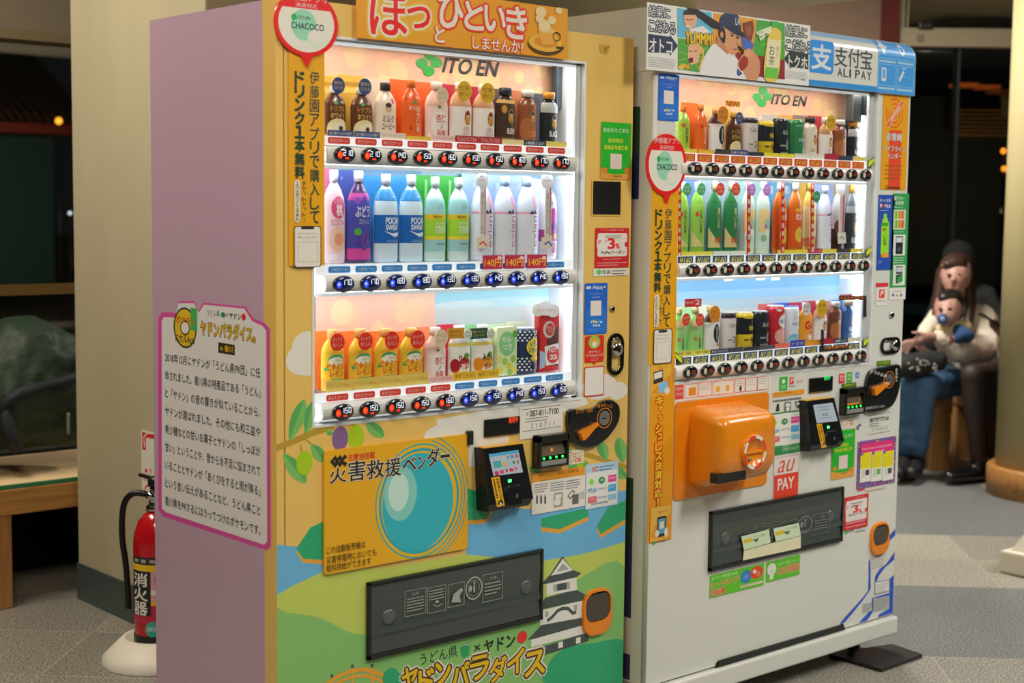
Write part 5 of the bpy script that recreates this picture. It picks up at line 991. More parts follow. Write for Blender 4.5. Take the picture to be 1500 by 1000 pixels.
# contactless reader
def reader(par, YF, px, scr, led, sens, stk, th=.045):
    """px: top left, top right, bottom right, bottom left of the front face on its raised plane"""
    yf = YF - th; g = Sheet('Y', yf); P = T2(g, px); q = MB(); K1 = mat('#131618', rough=.3, coat=.15, gain=1)
    bx = [(min(P[0][0], P[3][0]) - .004, 0), ]
    x0, x1 = P[0][0], P[1][0]; zt = (P[0][1] + P[1][1]) / 2; x2, x3 = P[2][0], P[3][0]; zb = (P[2][1] + P[3][1]) / 2
    B = [(x0, yf + .014, zt), (x1, yf + .014, zt), (x2, yf, zb + .02), (x3, yf, zb + .02), (x3 + .004, yf + .012, zb), (x2 - .004, yf + .012, zb)]
    Bk = [(x0 - .003, YF, zt), (x1 + .003, YF, zt), (x2 + .003, YF, zb), (x3 - .003, YF, zb)]
    q.add(B + Bk, [(0, 3, 2, 1), (3, 4, 5, 2), (0, 1, 7, 6), (1, 2, 5, 8, 7), (0, 6, 9, 4, 3), (4, 9, 8, 5)], K1); o = q.build('card_reader', par)
    slope = lambda z: yf + .014 * (z - (zb + .02)) / (zt - zb - .02)
    def lay(pts, c, d, nm, res=None):
        q = MB(); q.add([(x, slope(z) - d, z) for x, z in pts], [tuple(range(len(pts)))], c); return q
    def sh(px_): return [g.pt(*p) for p in px_]
    q = MB(); q.box(x0 + .003, x1 - .002, yf + .016, YF - .004, zt, zt + .0015, mat('#d8a02a', rough=.4)); q.build('yellow_top', o, off=par.location)
    S = sh(scr); q = lay(S, mat('#9aa6ae', 'i', .15, emit=.35), .0006, 'screen')
    def scr_pt(u, v):
        a = Vector(S[0]).lerp(Vector(S[1]), u); b = Vector(S[3]).lerp(Vector(S[2]), u); return a.lerp(b, v)
    def cell(u, v, du, dv, c):
        pts = [scr_pt(u, v), scr_pt(u + du, v), scr_pt(u + du, v + dv), scr_pt(u, v + dv)]; q.add([(p.x, slope(p.y) - .0009, p.y) for p in pts], [(0, 1, 2, 3)], mat(c, 'i', .2, emit=.25))
    if len(stk) > 4:
        cell(0, 0, 1, .13, '#4a9ac0')
        for u, v, w, h, c in ((.08, .35, .26, .3, '#4a9a98'), (.42, .2, .1, .1, '#b8b0b0'), (.56, .2, .07, .12, '#8a7a6a'), (.68, .18, .12, .14, '#4a90c8'), (.85, .18, .1, .14, '#c05a5a'), (.4, .45, .12, .16, '#c8a03c'), (.56, .48, .1, .08, '#7ab0c8'), (.72, .45, .08, .12, '#3a8a5a'), (.87, .45, .06, .14, '#a05a4a'), (.06, .8, .13, .2, '#b03a5a'), (.24, .78, .13, .16, '#c04a6a'), (.44, .76, .06, .14, '#a03030'), (.56, .76, .14, .14, '#c03a50'), (.74, .72, .11, .14, '#c86a8a')): cell(u, v, w, h, c)
    else:
        for u, v, w, h in ((.2, .3, .55, .05), (.35, .5, .12, .16), (.52, .5, .1, .16), (.15, .75, .6, .04), (.1, .15, .7, .04)): cell(u, v, w, h, '#7c86a0')
    q.build('screen', o, off=par.location)
    L = g.pt(*led); q = MB(); q.box(L[0] - .005, L[0] + .005, slope(L[1]) - .0012, slope(L[1]), L[1] - .0035, L[1] + .0035, mat('#3af06a', emit=4, gain=1)); q.build('status_light', o, off=par.location)
    a0, b0, a1, b1 = g.box2(*sens); r_ = g.rpts(a0, b0, a1, b1, r=(a1 - a0) * .28); q = MB(); n = len(r_); cx, cz = (a0 + a1) / 2, (b0 + b1) / 2
    q.add([(x, slope(z) - .0002, z) for x, z in r_] + [(cx + (x - cx) * .93, slope(z) - .005, cz + (z - cz) * .93) for x, z in r_] + [(cx + (x - cx) * .8, slope(z) - .006, cz + (z - cz) * .8) for x, z in r_], [(j * n + k, j * n + (k + 1) % n, (j + 1) * n + (k + 1) % n, (j + 1) * n + k) for j in range(2) for k in range(n)] + [tuple(range(2 * n, 3 * n))], K1)
    for k in range(3): q.add([(cx + math.cos(t) * (.003 + .003 * k), slope(cz) - .0066 - .0001 * k, cz + math.sin(t) * (.003 + .003 * k)) for t in [i * .35 - .7 for i in range(5)]] + [(cx + math.cos(t) * (.0042 + .003 * k), slope(cz) - .0066 - .0001 * k, cz + math.sin(t) * (.0042 + .003 * k)) for t in [i * .35 - .7 for i in range(5)]], [(i, i + 1, i + 6, i + 5) for i in range(4)], mat('#8a9090', gain=1))
    q.build('touch_pad', o, off=par.location)
    T = sh(stk[:4]); q = lay(T, mat('#d8a21e', rough=.4), .0007, 'x'); 
    def sp(u, v):
        a = Vector(T[0]).lerp(Vector(T[1]), u); b = Vector(T[3]).lerp(Vector(T[2]), u); return a.lerp(b, v)
    def bar(u0, v0, u1, v1, c='#2c2410'):
        pts = [sp(u0, v0), sp(u1, v0), sp(u1, v1), sp(u0, v1)]; q.add([(p.x, slope(p.y) - .001, p.y) for p in pts], [(0, 1, 2, 3)], mat(c))
    for ch_i, ch in enumerate('商品を選んでかざす'):
        v, f = glyphs(ch, .01); lo, hi = v.min(0), v.max(0); k = [sp(.52 + .36 * (p[0] - lo[0]) / (hi[0] - lo[0] + 1e-6), .05 + .085 * ch_i + .075 * (1 - (p[1] - lo[1]) / (hi[1] - lo[1] + 1e-6))) for p in v]; q.add([(p.x, slope(p.y) - .001, p.y) for p in k], f, mat('#2c2410'))
    for k in range(9): bar(.16, .06 + .075 * k, .36, .11 + .075 * k)
    c_ = sp(.5, .9); rr = (T[1][0] - T[0][0]) * .32; q.add([(c_.x + rr * math.cos(i * .4), slope(c_.y) - .001, c_.y + rr * math.sin(i * .4)) for i in range(16)], [tuple(range(16))], mat('#1c1c1c')); q.add([(c_.x - rr * .3, slope(c_.y) - .0013, c_.y + rr * .5), (c_.x - rr * .3, slope(c_.y) - .0013, c_.y - rr * .5), (c_.x + rr * .55, slope(c_.y) - .0013, c_.y)], [(0, 1, 2)], mat('#d8d4c8'))
    q.build('yellow_label', o, off=par.location)
reader(m1, 0, ((714, 657), (771.5, 652), (781, 740), (717, 752)), ((720.6, 666), (764, 659.5), (768.6, 692), (725.5, 697.6)), (748.6, 704.4), (738.5, 712.5, 766, 739), ((721.8, 700), (734, 698), (739, 740), (727.5, 742), 1))
# cashless guide and card list
s = mk(); s.r(779, 694, 856.5, 740.5, '#c4c2bc', th=.0006); s.r(779, 694, 856.5, 695, '#d8912a'); s.t('キャッシュレス決済のご利用手順', 790, 698, 847, 5.5, '#4a3410', .01, y1c=687.5); s.greek(790, 703, 844, 697, 1, '#8a5a1c')
for i, x in enumerate((782, 806, 829)): s.greek(x, 709 - i * 3, x + 21, 720 - i * 3, 4, '#5a5a6a', .4)
for x in (785, 791, 797): s.pl([(x, 738), (x, 728), (x + 1.3, 723), (x + 2.6, 727), (x + 2.6, 737)], '#4a4a48')
s.r(811, 722, 824, 741, '#8a8a86', rad=.003); s.r(813, 724.5, 822, 729, '#c4c2bc'); s.e(816, 735, 5, 5, '#c4c2bc'); s.pl([(831, 726), (838, 717), (842, 720), (835, 731)], '#4a4a48'); s.pl([(832.5, 726), (838, 719), (840.4, 721), (835, 728.5)], '#c4c2bc'); s.r(838, 724, 847, 737, '#5a5a58', rad=.002); s.r(849, 720, 855.5, 730, '#a8a6a2'); s.build('guide_sticker', m1, 'white guide sticker with an orange heading')
s = mk(); s.r(858, 681, 904.5, 738.5, '#a9c9dc', th=.0006); s.r(859, 693.5, 903.5, 736.5, '#cdd0ce'); s.t('IC', 868, 687.5, 876, 6.5, '#b8302c', .05); s.greek(878, 681.5, 899, 687.5, 2, '#3a6a9a', .4)
def cards(s, x, y, k, ky):
    s.pl([(x + 5 * k, y - 5 * ky), (x + 9 * k, y), (x + 5 * k, y + 6 * ky), (x + 1 * k, y + 1 * ky)], '#7ac03c'); s.e(x + 19 * k, y - 2 * ky, 4.5 * k, 5 * ky, '#2f7a48'); s.t('➔', x + 16.5 * k, y - 2 * ky, x + 21.5 * k, 3.5 * ky, '#cdd0ce'); s.r(x + 28 * k, y - 9 * ky, x + 39 * k, y - 1 * ky, '#cf3f8c'); s.t('manaca', x + 29 * k, y - 5 * ky, x + 38 * k, 3 * ky, '#e8d0dc')
    s.t('PiTaPa', x + .5 * k, y + 14 * ky, x + 12 * k, 6 * ky, '#2f7ab0', .02); s.t('SUGOCA', x + 14 * k, y + 11 * ky, x + 26 * k, 3 * ky, '#5a6a7a'); s.r(x + 28 * k, y + 5 * ky, x + 38.5 * k, y + 13 * ky, '#3a9ad0'); s.t('はやか', x + 29.5 * k, y + 8.5 * ky, x + 37 * k, 3.5 * ky, '#e0ecf4')
    s.r(x + 0 * k, y + 23 * ky, x + 12 * k, y + 30 * ky, '#c05a64', rad=.003); s.t('Edy', x + 3 * k, y + 26 * ky, x + 9 * k, 3 * ky, '#e8d8d8'); s.t('nimoca', x + 14 * k, y + 23 * ky, x + 26 * k, 4 * ky, '#5a8ab8', .01); s.r(x + 28 * k, y + 19 * ky, x + 39 * k, y + 25 * ky, '#8ab8d8')
cards(s, 861, 705, 1.06, 1.0); s.greek(866, 734, 897, 737, 1, '#7a8a94'); s.build('card_sticker', m1, 'pale blue sticker of accepted cards')
# ================================================================ the drinks in the white machine
G1, G2, G3 = ('drinks on the %s shelf of the white machine' % k for k in ('top', 'middle', 'bottom'))
def D2_(row, *a, **k):
    drink(YF2, (SG1, SG2, SG3)[row], a[0], a[1], 'drink', (G1, G2, G3)[row], *a[2:], **k)
TEA = lambda t, c, fg='#20402c': [('r', -1.6, .06, 1.6, .68, c), ('v', t, .25, .2, .56, .42, fg), ('e', -.3, .58, .28, .045, '#d84a30')]
D2_(0, 'green_tea_bottle', 'small green tea bottle with an orange cap, first on its shelf', 'pet', 1003, 19, 155, '#9cbf3c', '#e8781c', TEA('お茶', '#a0c03c'), card=('#f0c088', 1.1, 152), base=('#e8d44a', '', '#333', 6))
D2_(0, 'roasted_tea_bottle', 'orange roasted tea bottle in the white machine, against an orange card', 'pet', 1026, 19, 153, '#e0611c', '#ee8a3c', [('r', -1.6, .06, 1.6, .66, '#e8661c'), ('v', 'ほうじ', .4, .2, .56, .4, '#f3e2c4'), ('e', -.2, .55, .25, .04, '#d03a20')], card=('#ea6a20', 1.15, 152), base=('#f0c43c', '', '#333', 6))
BLK = lambda: [('r', -1.6, .04, 1.6, .66, '#e8e4de'), ('e', .4, .42, .48, .2, '#1c1c1e'), ('v', '黒豆茶', .4, .28, .56, .22, '#e8e4de'), ('e', .6, .18, .2, .05, '#d85a2c'), ('r', -1.6, .0, 1.6, .06, '#3a3634')]
D2_(0, 'black_bean_tea_bottle', 'white bottle with a black round mark under an orange cap tag, by the NEW card', 'wide', 1049, 23, 158, '#4a3430', '#d8b878', BLK(), card=('#e8c890', 1.0, 156), tagp=('#e8932c', 1059, 168, 8, '#8a4a10', ['HOT', '限定']), base=('#3a3430', '', '#ddd', 8))
D2_(0, 'latte_bottle', 'brown latte bottle with a blue round tag beneath the NEW card', 'wide', 1075, 20, 164, '#6b3d22', '#d8b450', [('r', -1.5, .04, 1.5, .66, '#4a2c1c'), ('e', .1, .14, 1.0, .2, '#e8d6a0'), ('t', 'トリプル', -.6, .5, .75, .6, '#e2a63c', .02), ('t', 'ホワイト', -.6, .37, .75, .47, '#f0c460', .02)], card=('#dcb14a', 1.1, 160), tagp=('#2a3f78', 1083, 173, 5.5, '#e8c85a', ['贅沢', 'ひととき']), base=('#2a3f78', '香り豊か', '#e8d9a8', 8))
CAU = lambda: [('r', -1.6, .03, 1.6, .82, '#d8ccc6'), ('r', -1.6, .82, 1.6, .95, '#3a2c30'), ('t', 'Café au', -.5, .6, .8, .7, '#4a3a38', .0), ('t', '20', .0, .22, .85, .38, '#2c2424', .0), ('r', -.6, .28, -.1, .31, '#8a7a74')]
BIT = lambda: [('r', -1.6, .03, 1.6, .42, '#e0c22c'), ('r', -1.6, .42, 1.6, .86, '#1f252b'), ('e', 0, .9, .95, .08, '#e0c22c'), ('t', '微糖', -.1, .52, .9, .64, '#e0c22c', .02), ('t', '90', .1, .18, .95, .34, '#26221a', .0), ('r', -.6, .26, -.1, .3, '#4a4220')]
BL0 = lambda: [('r', -1.6, .03, 1.6, .9, '#22282e'), ('t', 'BLACK', -.3, .58, .9, .68, '#d8d8d4', .0), ('t', '0', .3, .2, .8, .42, '#d8d8d4', .02), ('r', -.6, .28, .1, .32, '#a8a8a4'), ('r', -.6, .1, .9, .14, '#8a8c8e')]
D2_(0, 'coffee_can', 'pale milk coffee can with the number 20, on the upper shelf of the white machine', 'can', 1096, 21, 170, '#d8ccc6', '#b8b4b0', CAU(), card=('#cfc6bc', 1.05, 168), base=('#2c2a3a', '', '#ddd', 6), sy=.7)
D2_(0, 'coffee_can', 'yellow and black coffee can with the number 90, on the upper shelf', 'can', 1119, 21, 176, '#e0c22c', '#c8c0a0', BIT(), card=('#cfc9c0', 1.05, 172), base=('#d8c834', '', '#444', 6), sy=.7)
D2_(0, 'coffee_can', 'black coffee can marked zero on the upper shelf, before the green espresso can', 'can', 1142, 18, 172, '#22282e', '#b8b8b8', BL0(), card=('#b9b4ae', 1.2, 169), base=('#d8d034', '', '#444', 6), sy=.7)
D2_(0, 'espresso_can', 'green espresso can with a coffee cup drawn at its foot', 'can', 1164, 22, 174, '#2f7a4c', '#c8a24c', [('r', -1.6, .05, 1.6, .88, '#33804f')] + oval(.5, .68, c2='#1f3a24', k=.8) + [('t', 'ESPRESSO', -.3, .42, .95, .5, '#dfe8dc', .0), ('r', -.6, .8, .2, .83, '#9fc8a8'), ('e', .7, .16, .3, .1, '#e8e2d4')], card=('#d8a24c', 1.1, 170), base=('#e4dcd4', '', '#666', 7), sy=.7)
D2_(0, 'latte_bottle', 'cream latte bottle can with a gold oval mark, after the green espresso can', 'canb', 1186, 19, 171, '#e0d2bc', '#3a3430', [('r', -1.6, .04, 1.6, .72, '#e4d8c2')] + oval(.45, .46, c2='#4a3020') + [('t', 'Latte', -.3, .18, .5, .28, '#8a6a3c', 0)], card=('#8a7a70', 1.1, 170), base=('#e8e0d8', '', '#666', 8))
D2_(0, 'milk_tea_bottle', 'milk tea bottle with a yellow tag, in the row under the white machine logo', 'wide', 1209, 22, 172, '#d8a982', '#ece8e4', MT(), card=('#b0303c', 1.05, 171), tagp=('#e0b02c', 1217, 180, 7, '#5a4210', ['紅茶', 'ミルク']), base=('#a02434', '', '#e4b8a0', 9))
D2_(0, 'cocoa_bottle', 'brown cocoa bottle with a white cap, second from the end of the top shelf', 'canb', 1232, 18, 175, '#8c4a2c', '#e4e0da', [('r', -1.5, .04, 1.5, .74, '#8e4c2c'), ('e', -.3, .3, .9, .2, '#b06a3c')] + oval(.35, .5, c2='#2c1c14') + [('t', 'COCOA', -.2, .14, .85, .25, '#e08a3c', .02)], card=('#b86a44', 1.1, 174), base=('#2c3a4c', '', '#e8e8e8', 7))
D2_(0, 'black_coffee_bottle', 'black coffee bottle can at the end of the top shelf in the white machine', 'canb', 1251, 17, 178, '#22252a', '#e09a3c', [('r', -1.5, .6, 1.5, .8, '#b8b8b4'), ('r', -1.5, .04, 1.5, .62, '#1c2026')] + oval(.4, .46, c2='#1c1410') + [('t', 'BLACK', -.2, .19, .85, .29, '#f0ece4', .02)], card=('#3a3c44', 1.12, 176), base=('#e6cf6a', '', '#333', 7))
# middle shelf
for i, x in enumerate((1000, 1021)):
    D2_(1, 'green_tea_bottle', ['tall light green tea bottle behind a red printed cord, first on the middle shelf', 'tall light green tea bottle beside the dark green ones'][i], 'pet', x, 20, 266, '#8fc04a', '#dfe8d8', [('r', -1.6, .12, 1.6, .7, '#96c450'), ('v', 'お〜いお茶', .2, .3, .62, .42, '#1f3a24'), ('e', -.4, .56, .25, .035, '#d84a30'), ('p', [(-1.2, .12), (-1.2, .34), (-.4, .24), (.8, .12)], '#d8c888')], card=('#7c9ad0', 1.05, 263), tagp=('#3f9a5c', x + 6, 277, 6, '#dff0dc', ['限定', '新茶']), base=('#d8cc4a', '', '#555', 6))
for i, x in enumerate((1046, 1069)):
    D2_(1, 'dark_tea_bottle', ['dark green strong tea bottle with a red tag, beside the light green ones', 'dark green strong tea bottle with a red tag, before the pale floral bottles'][i], 'pet', x, 20, 265, '#2f7a44', '#d8cfa0', [('r', -1.6, .1, 1.6, .7, '#2f7d48'), ('v', '濃い茶', .3, .36, .64, .42, '#d8d09a'), ('p', [(-1.2, .1), (-1.2, .38), (-.4, .26), (.9, .1)], '#dcc488'), ('t', '体脂肪', -.3, .16, .85, .24, '#d85a2c', .02)], card=('#bcd0dc', 1.05, 263), tagp=('#cf3a2c', x + 9, 277, 6, '#f4dc9a', ['濃い', '2倍']), base=('#dfe4d8', '', '#555', 6))
for i, x in enumerate((1095, 1117)):
    D2_(1, 'jasmine_tea_bottle', ['pale green floral tea bottle behind a red printed cord', 'pale green floral tea bottle beside the orange barley teas'][i], 'pet', x, 20, 266, '#cfe0c0', '#e8ece4', [('r', -1.6, .08, 1.6, .72, '#cfe2d4'), ('r', -.9, .3, .9, .62, '#ecd08a'), ('e', .3, .42, .5, .08, '#a8cfa8'), ('e', .4, .3, .4, .05, '#e6efe6'), ('e', -.2, .22, .4, .05, '#8cc08c'), ('e', .1, .38, .2, .03, '#b064b8')], card=('#b4dcd8', 1.1, 264), tagp=('#b06ac0', x + 6, 278, 5.5, '#f0e4f4', ['華', '香']))
for i, x in enumerate((1142, 1165)):
    D2_(1, 'barley_tea_bottle', ['orange barley tea bottle behind a red printed cord', 'orange barley tea bottle next to the yellow tea'][i], 'pet', x, 20, 266, '#c86a24', '#e6ecf0', [('r', -1.6, .1, 1.6, .62, '#da5a20'), ('t', 'むぎ', -.2, .47, .9, .56, '#f4efe4', .03), ('t', '健康', -.3, .58, .7, .63, '#e8c83c', .02), ('e', .4, .26, .7, .11, '#ecc23c'), ('t', 'ミネラル', -.1, .24, .9, .29, '#3c8a4c', .01)], card=('#6cb4dc', 1.1, 265, [(-.6, .82, .5, .93, '#d8ecf4')]), base=('#e2cc3c', '', '#555', 6))
D2_(1, 'yellow_tea_bottle', 'yellow labelled tea bottle with a green tag, before the spring water in the white machine', 'pet', 1185, 19, 267, '#e8c45c', '#c8a03c', [('r', -1.6, .1, 1.6, .66, '#ecdca0'), ('r', -1.6, .1, 1.6, .22, '#e8885c'), ('v', '十六茶', .2, .3, .6, .4, '#7a9a3c'), ('t', '5種', -.4, .14, .6, .2, '#f4e8dc', .02)], card=('#e8b02c', 1.1, 268), tagp=('#2f8a5c', 1196, 288, 5, '#dff0dc', ['茶']), base=('#a8202c', '5種のアミノ酸', '#f0d8c8', 7))
D2_(1, 'spring_water_bottle', 'clear spring water bottle with pink lettering in the white machine', 'slim', 1208, 18, 272, '#dfe4f2', '#c8d2ec', [('r', -1.9, .08, 1.9, .56, '#e8ebf6'), ('r', -1.9, .55, 1.9, .58, '#e2a4b4'), ('p', [(-.2, .555), (.05, .6), (.2, .57), (.4, .62), (.75, .56)], '#2c3a5c'), ('u', 'evian', .12, .16, .66, .53, '#c85090'), ('e', .7, .72, .4, .12, '#e4a0c4')], sy=.6, base=('#e2cc3c', '', '#555', 6))
D2_(1, 'milk_coffee_bottle', 'brown and white milk coffee bottle behind a hanging strip', 'pet', 1230, 17, 270, '#d8cfc8', '#e8e4e0', [('r', -1.6, .04, 1.6, .35, '#4a2c20'), ('e', -.3, .38, .7, .1, '#8a4a2c'), ('e', .4, .62, .5, .1, '#eee8e0')], base=('#3a3230', '', '#ccc', 6))
D2_(1, 'black_coffee_bottle', 'large grey and black coffee bottle at the end of the middle shelf', 'pet', 1249, 18, 270, '#6a6c70', '#d8a03c', [('r', -1.6, .58, 1.6, .68, '#a8a8a8'), ('r', -1.6, .06, 1.6, .58, '#30343a')] + oval(.3, .4, c2='#2c2018', k=1.1) + [('t', 'BLACK', -.4, .14, .9, .22, '#e8e4dc', .02)], base=('#e2cc3c', '', '#555', 6))
# bottom shelf
for i, x in enumerate((998, 1018)):
    D2_(2, 'green_tea_bottle', ['light green warm tea pack with a red tag, first on the bottom shelf', 'light green warm tea pack with a red tag under the ranking card'][i], 'pet', x, 21, 450, '#8fc470', '#e0cf90', [('r', -1.6, .06, 1.6, .46, '#94cc72'), ('r', -1.6, .46, 1.6, .62, '#a8d088'), ('v', 'お茶', .3, .12, .38, .34, '#1f3a24'), ('e', -.3, .34, .22, .04, '#d86a4a'), ('e', 0, .66, .9, .08, '#e4d49a')], card=('#a8d8a0', 1.1, 448), tagp=('#cf3a2c', x + 7, 468, 6, '#f4dc9a', ['新茶', '入り']), base=('#d8cc4a', '茶葉', '#555', 8))
D2_(2, 'black_bean_tea_bottle', 'white bottle with a black round mark on the lower shelf, after the green packs', 'wide', 1040, 22, 448, '#4a3430', '#d8b878', BLK(), card=('#ece8d8', 1.0, 446), tagp=('#e8932c', 1047, 460, 8, '#8a4a10', ['HOT', '限定']), base=('#3a3848', '毎日イキイキ', '#ccc', 7))
D2_(2, 'coffee_can', 'pale milk coffee can with the number 20 on the bottom shelf', 'can', 1060, 19, 455, '#d8ccc6', '#b8b4b0', CAU(), card=('#d6d2cc', 1.1, 452), base=('#3a3848', '', '#ccc', 7), sy=.7)
D2_(2, 'coffee_can', 'yellow and black coffee can with the number 90 on the bottom shelf', 'can', 1087, 21, 456, '#e0c22c', '#c8c0a0', BIT(), card=('#d0d0d0', 1.1, 452), base=('#2c3038', '', '#ccc', 6), sy=.7)
D2_(2, 'coffee_can', 'black coffee can marked zero on the bottom shelf, beside the red peach can', 'can', 1111, 20, 454, '#22282e', '#b8b8b8', BL0(), card=('#cfcfcf', 1.1, 450), base=('#4a4a50', '', '#ccc', 6), sy=.7)
D2_(2, 'peach_nectar_can', 'red peach nectar can with a white round mark', 'can', 1133, 21, 446, '#c42a34', '#c8ccd0', [('r', -1.6, .03, 1.6, .92, '#c62c36'), ('e', .35, .62, .7, .16, '#e8e6ea'), ('t', 'NECTAR', -.2, .58, .95, .66, '#2c3a78', .03), ('e', .1, .28, .85, .18, '#e8a8a0'), ('e', -.3, .88, .3, .03, '#e8dce0')], card=('#d86a5c', 1.05, 444), sy=.75, base=('#e8745c', '', '#fff', 7))
D2_(2, 'coconut_jelly_bottle', 'blue and white coconut jelly drink beside the red peach can', 'can', 1154, 23, 447, '#dfe8f0', '#3a56b0', [('r', -1.6, .04, 1.6, .86, '#e2eaf0'), ('e', .2, .2, 1.0, .12, '#7cc0e4'), ('e', -.3, .16, .5, .08, '#a8d8ec'), ('t', 'ナタデココ', -.4, .5, .95, .6, '#223c8c', .03), ('t', 'ヨーグルト', -.2, .66, .9, .73, '#b05a7a', .0), ('t', '★', .3, .36, .6, .44, '#2c3a6c')], card=('#3a56c0', 1.1, 443), base=('#3040a0', 'ナタデ', '#d8cc8a', 10), sy=.6)
D2_(2, 'orange_energy_bottle', 'orange drink with large red letters and a pale cap, on the bottom shelf', 'pet', 1177, 21, 443, '#ee9a2c', '#d8d8d8', [('r', -1.6, .05, 1.6, .7, '#f0a234'), ('t', 'Go', -.4, .38, .95, .56, '#d02c28', .05), ('e', .4, .2, .45, .08, '#e8ddd0'), ('e', .5, .28, .3, .06, '#d8504a')], card=('#b02c3c', 1.1, 442), tagp=('#c8c8c8', 1181, 452, 6, '#333', ['500', 'mL']), base=('#f0a82c', '', '#c83a1c', 8))
D2_(2, 'milk_tea_bottle', 'milk tea bottle with a yellow tag on the bottom shelf of the white machine', 'wide', 1199, 22, 441, '#d8a982', '#ece8e4', MT(), card=('#b0303c', 1.0, 440), tagp=('#e0b02c', 1204, 451, 7.5, '#5a4210', ['紅茶', 'ミルク']), base=('#a02434', '', '#e4b8a0', 9))
D2_(2, 'cocoa_bottle', 'brown cocoa bottle with a white cap on the bottom shelf', 'canb', 1224, 17, 441, '#8c4a2c', '#e4e0da', [('r', -1.5, .04, 1.5, .74, '#6e3c2c'), ('e', -.3, .3, .9, .2, '#b06a3c')] + oval(.35, .5, c2='#2c1c14') + [('t', 'COCOA', -.2, .14, .85, .25, '#e08a3c', .02)], card=('#c88a78', 1.1, 440), base=('#2c3a4c', '2種類ココア', '#e8e8e8', 7))
D2_(2, 'blue_coffee_bottle', 'blue coffee bottle can, last on the bottom shelf of the white machine', 'canb', 1242, 18, 439, '#3a5c98', '#c8b89a', [('r', -1.5, .04, 1.5, .72, '#3c609c')] + oval(.4, .5, c2='#1c2038') + [('t', 'BLACK', -.3, .26, .85, .35, '#e4e8f0', .02), ('t', "L'ESPRESSO", -.3, .14, .85, .21, '#c8d4e8', .0)], card=('#4a74b0', 1.1, 438), base=('#d8d2b0', '', '#555', 7))
# cards and cords hung in the window
def ww(d=.0195):
    s = Sheet('Y', YF2 + d, 'i', .45); s.gain = 1.5; return s
for x0_, x1_, yt, yb in ((995, 995.5, 270, 378), (1097, 1096, 262, 378), (1146.5, 1146, 265, 370), (1190, 1189, 267, 370)):
    s = ww(); s.pl([(x0_ - 2.6, yt), (x0_ + 2.6, yt), (x1_ + 2.4, yb), (x1_ - 2.4, yb)], '#b3261f', th=.0008)
    for i in range(9):
        y = yt + (yb - yt) * (i + .3) / 9; s.r(x0_ - 1.4, y, x0_ + 1.4, y + (yb - yt) / 16, ['#e0c8b8', '#e0a83c'][i % 3 == 1])
    s.build('printed_cord', m2)
s = ww(); s.r(1062.5, 147, 1084, 156.5, '#e8c41c', th=.0008); s.t('NEW!', 1063.5, 151.5, 1082.5, 8, '#cf2a1c', .03, .2); s.build('new_card', m2)
s = ww(); s.r(1003, 438, 1027, 448.5, '#c0262c', th=.0008); s.pl([(1018, 448), (1023, 448), (1021, 452)], '#c0262c'); s.t('売れすぎ!', 1004, 443.5, 1016, 4, '#f0d8d0', .02); s.t('2', 1018, 442.5, 1025, 7, '#f4e8e0', .05); s.build('ranking_card', m2)
s = ww(); s.r(1230, 431.5, 1247.5, 437, '#b8404a', th=.0008); s.t('おすすめ', 1231, 434, 1244, 3.4, '#e8c8c8', .02); s.build('ranking_card', m2)
for P in ([(1229, 433), (1269, 433), (1269, 464), (1264.8, 464), (1264.8, 439), (1229, 439)], [(1202.5, 482.5), (1206.5, 482.5), (1206.5, 509), (1243, 506), (1243, 511.5), (1202.5, 514.5)]):
    s = ww(.006); s.pl(P, '#1a1714', th=.0008)
    for i in range(7):
        if P[0][0] > 1220: s.r(1231 + i * 5, 434.5, 1234.6 + i * 5, 437.8, '#8a5a1c' if i % 2 else '#a03a1c')
        else: s.r(1208 + i * 5, 508.2 - i * .5, 1211.6 + i * 5, 511.5 - i * .5, '#8a6a1c' if i % 2 else '#a03a1c')
    s.build('corner_frame', m2)
for x, y in ((1277.5, 237), (1274.5, 367), (1270.5, 499), (993, 524)):
    s = ww(.006); k = -1 if x < 1000 else 1
    s.pl([(x + 5 * k, y - 10), (x + 8 * k, y - 4), (x - 1 * k, y + 5), (x - 1.5 * k, y + 9), (x - 7 * k, y + 10), (x - 6 * k, y - 3), (x - 4 * k, y - 1)], '#2c3a1c', th=.0006); s.pl([(x + 4.4 * k, y - 7), (x + 6.4 * k, y - 4), (x - 2 * k, y + 4.5), (x - 6 * k, y + 8), (x - 5 * k, y)], '#b8c41c'); s.build('arrow_sticker', m2)
for x, y in ((1089, 118), (1109, 119), (1225, 131), (1252, 134), (1067, 408), (1114, 407), (1136, 407), (1237, 405)):
    s = ww(.009 + .012); s.r(x - 6, y - 3, x + 6, y + 3, '#dfe2e2', th=.0008); s.greek(x - 4, y - 1, x + 4, y + 1.5, 1, '#6a9ac0'); s.build('clip_tag', m2)
s = ww(.022); s.e(1232, 276, 6, 10, '#c2bcc0', th=.0008); s.r(1230, 285, 1235.5, 344, '#cfc8cc', th=.0008); s.r(1234.5, 285, 1235.3, 344, '#b04a5a'); s.tv('抽選でもらえるオリジナル', 1232.4, 288, 342, 2.6, '#6a6a70'); s.pl([(1226, 341), (1238, 340), (1239, 356), (1227, 357)], '#d8d0c8'); s.ln([(1229, 350), (1233, 346), (1236, 351)], .003, '#5a4a3c'); s.build('hanging_strip', m2)
s = Sheet('Y', YB2 - .003, 'i', .4); itoen_px(s, (1116.5, 141.5), 1130, 144.5, 1182, 149, 14.5, 12.5, '#1c2024', '#2cc05a'); s.build('brand_logo', m2)
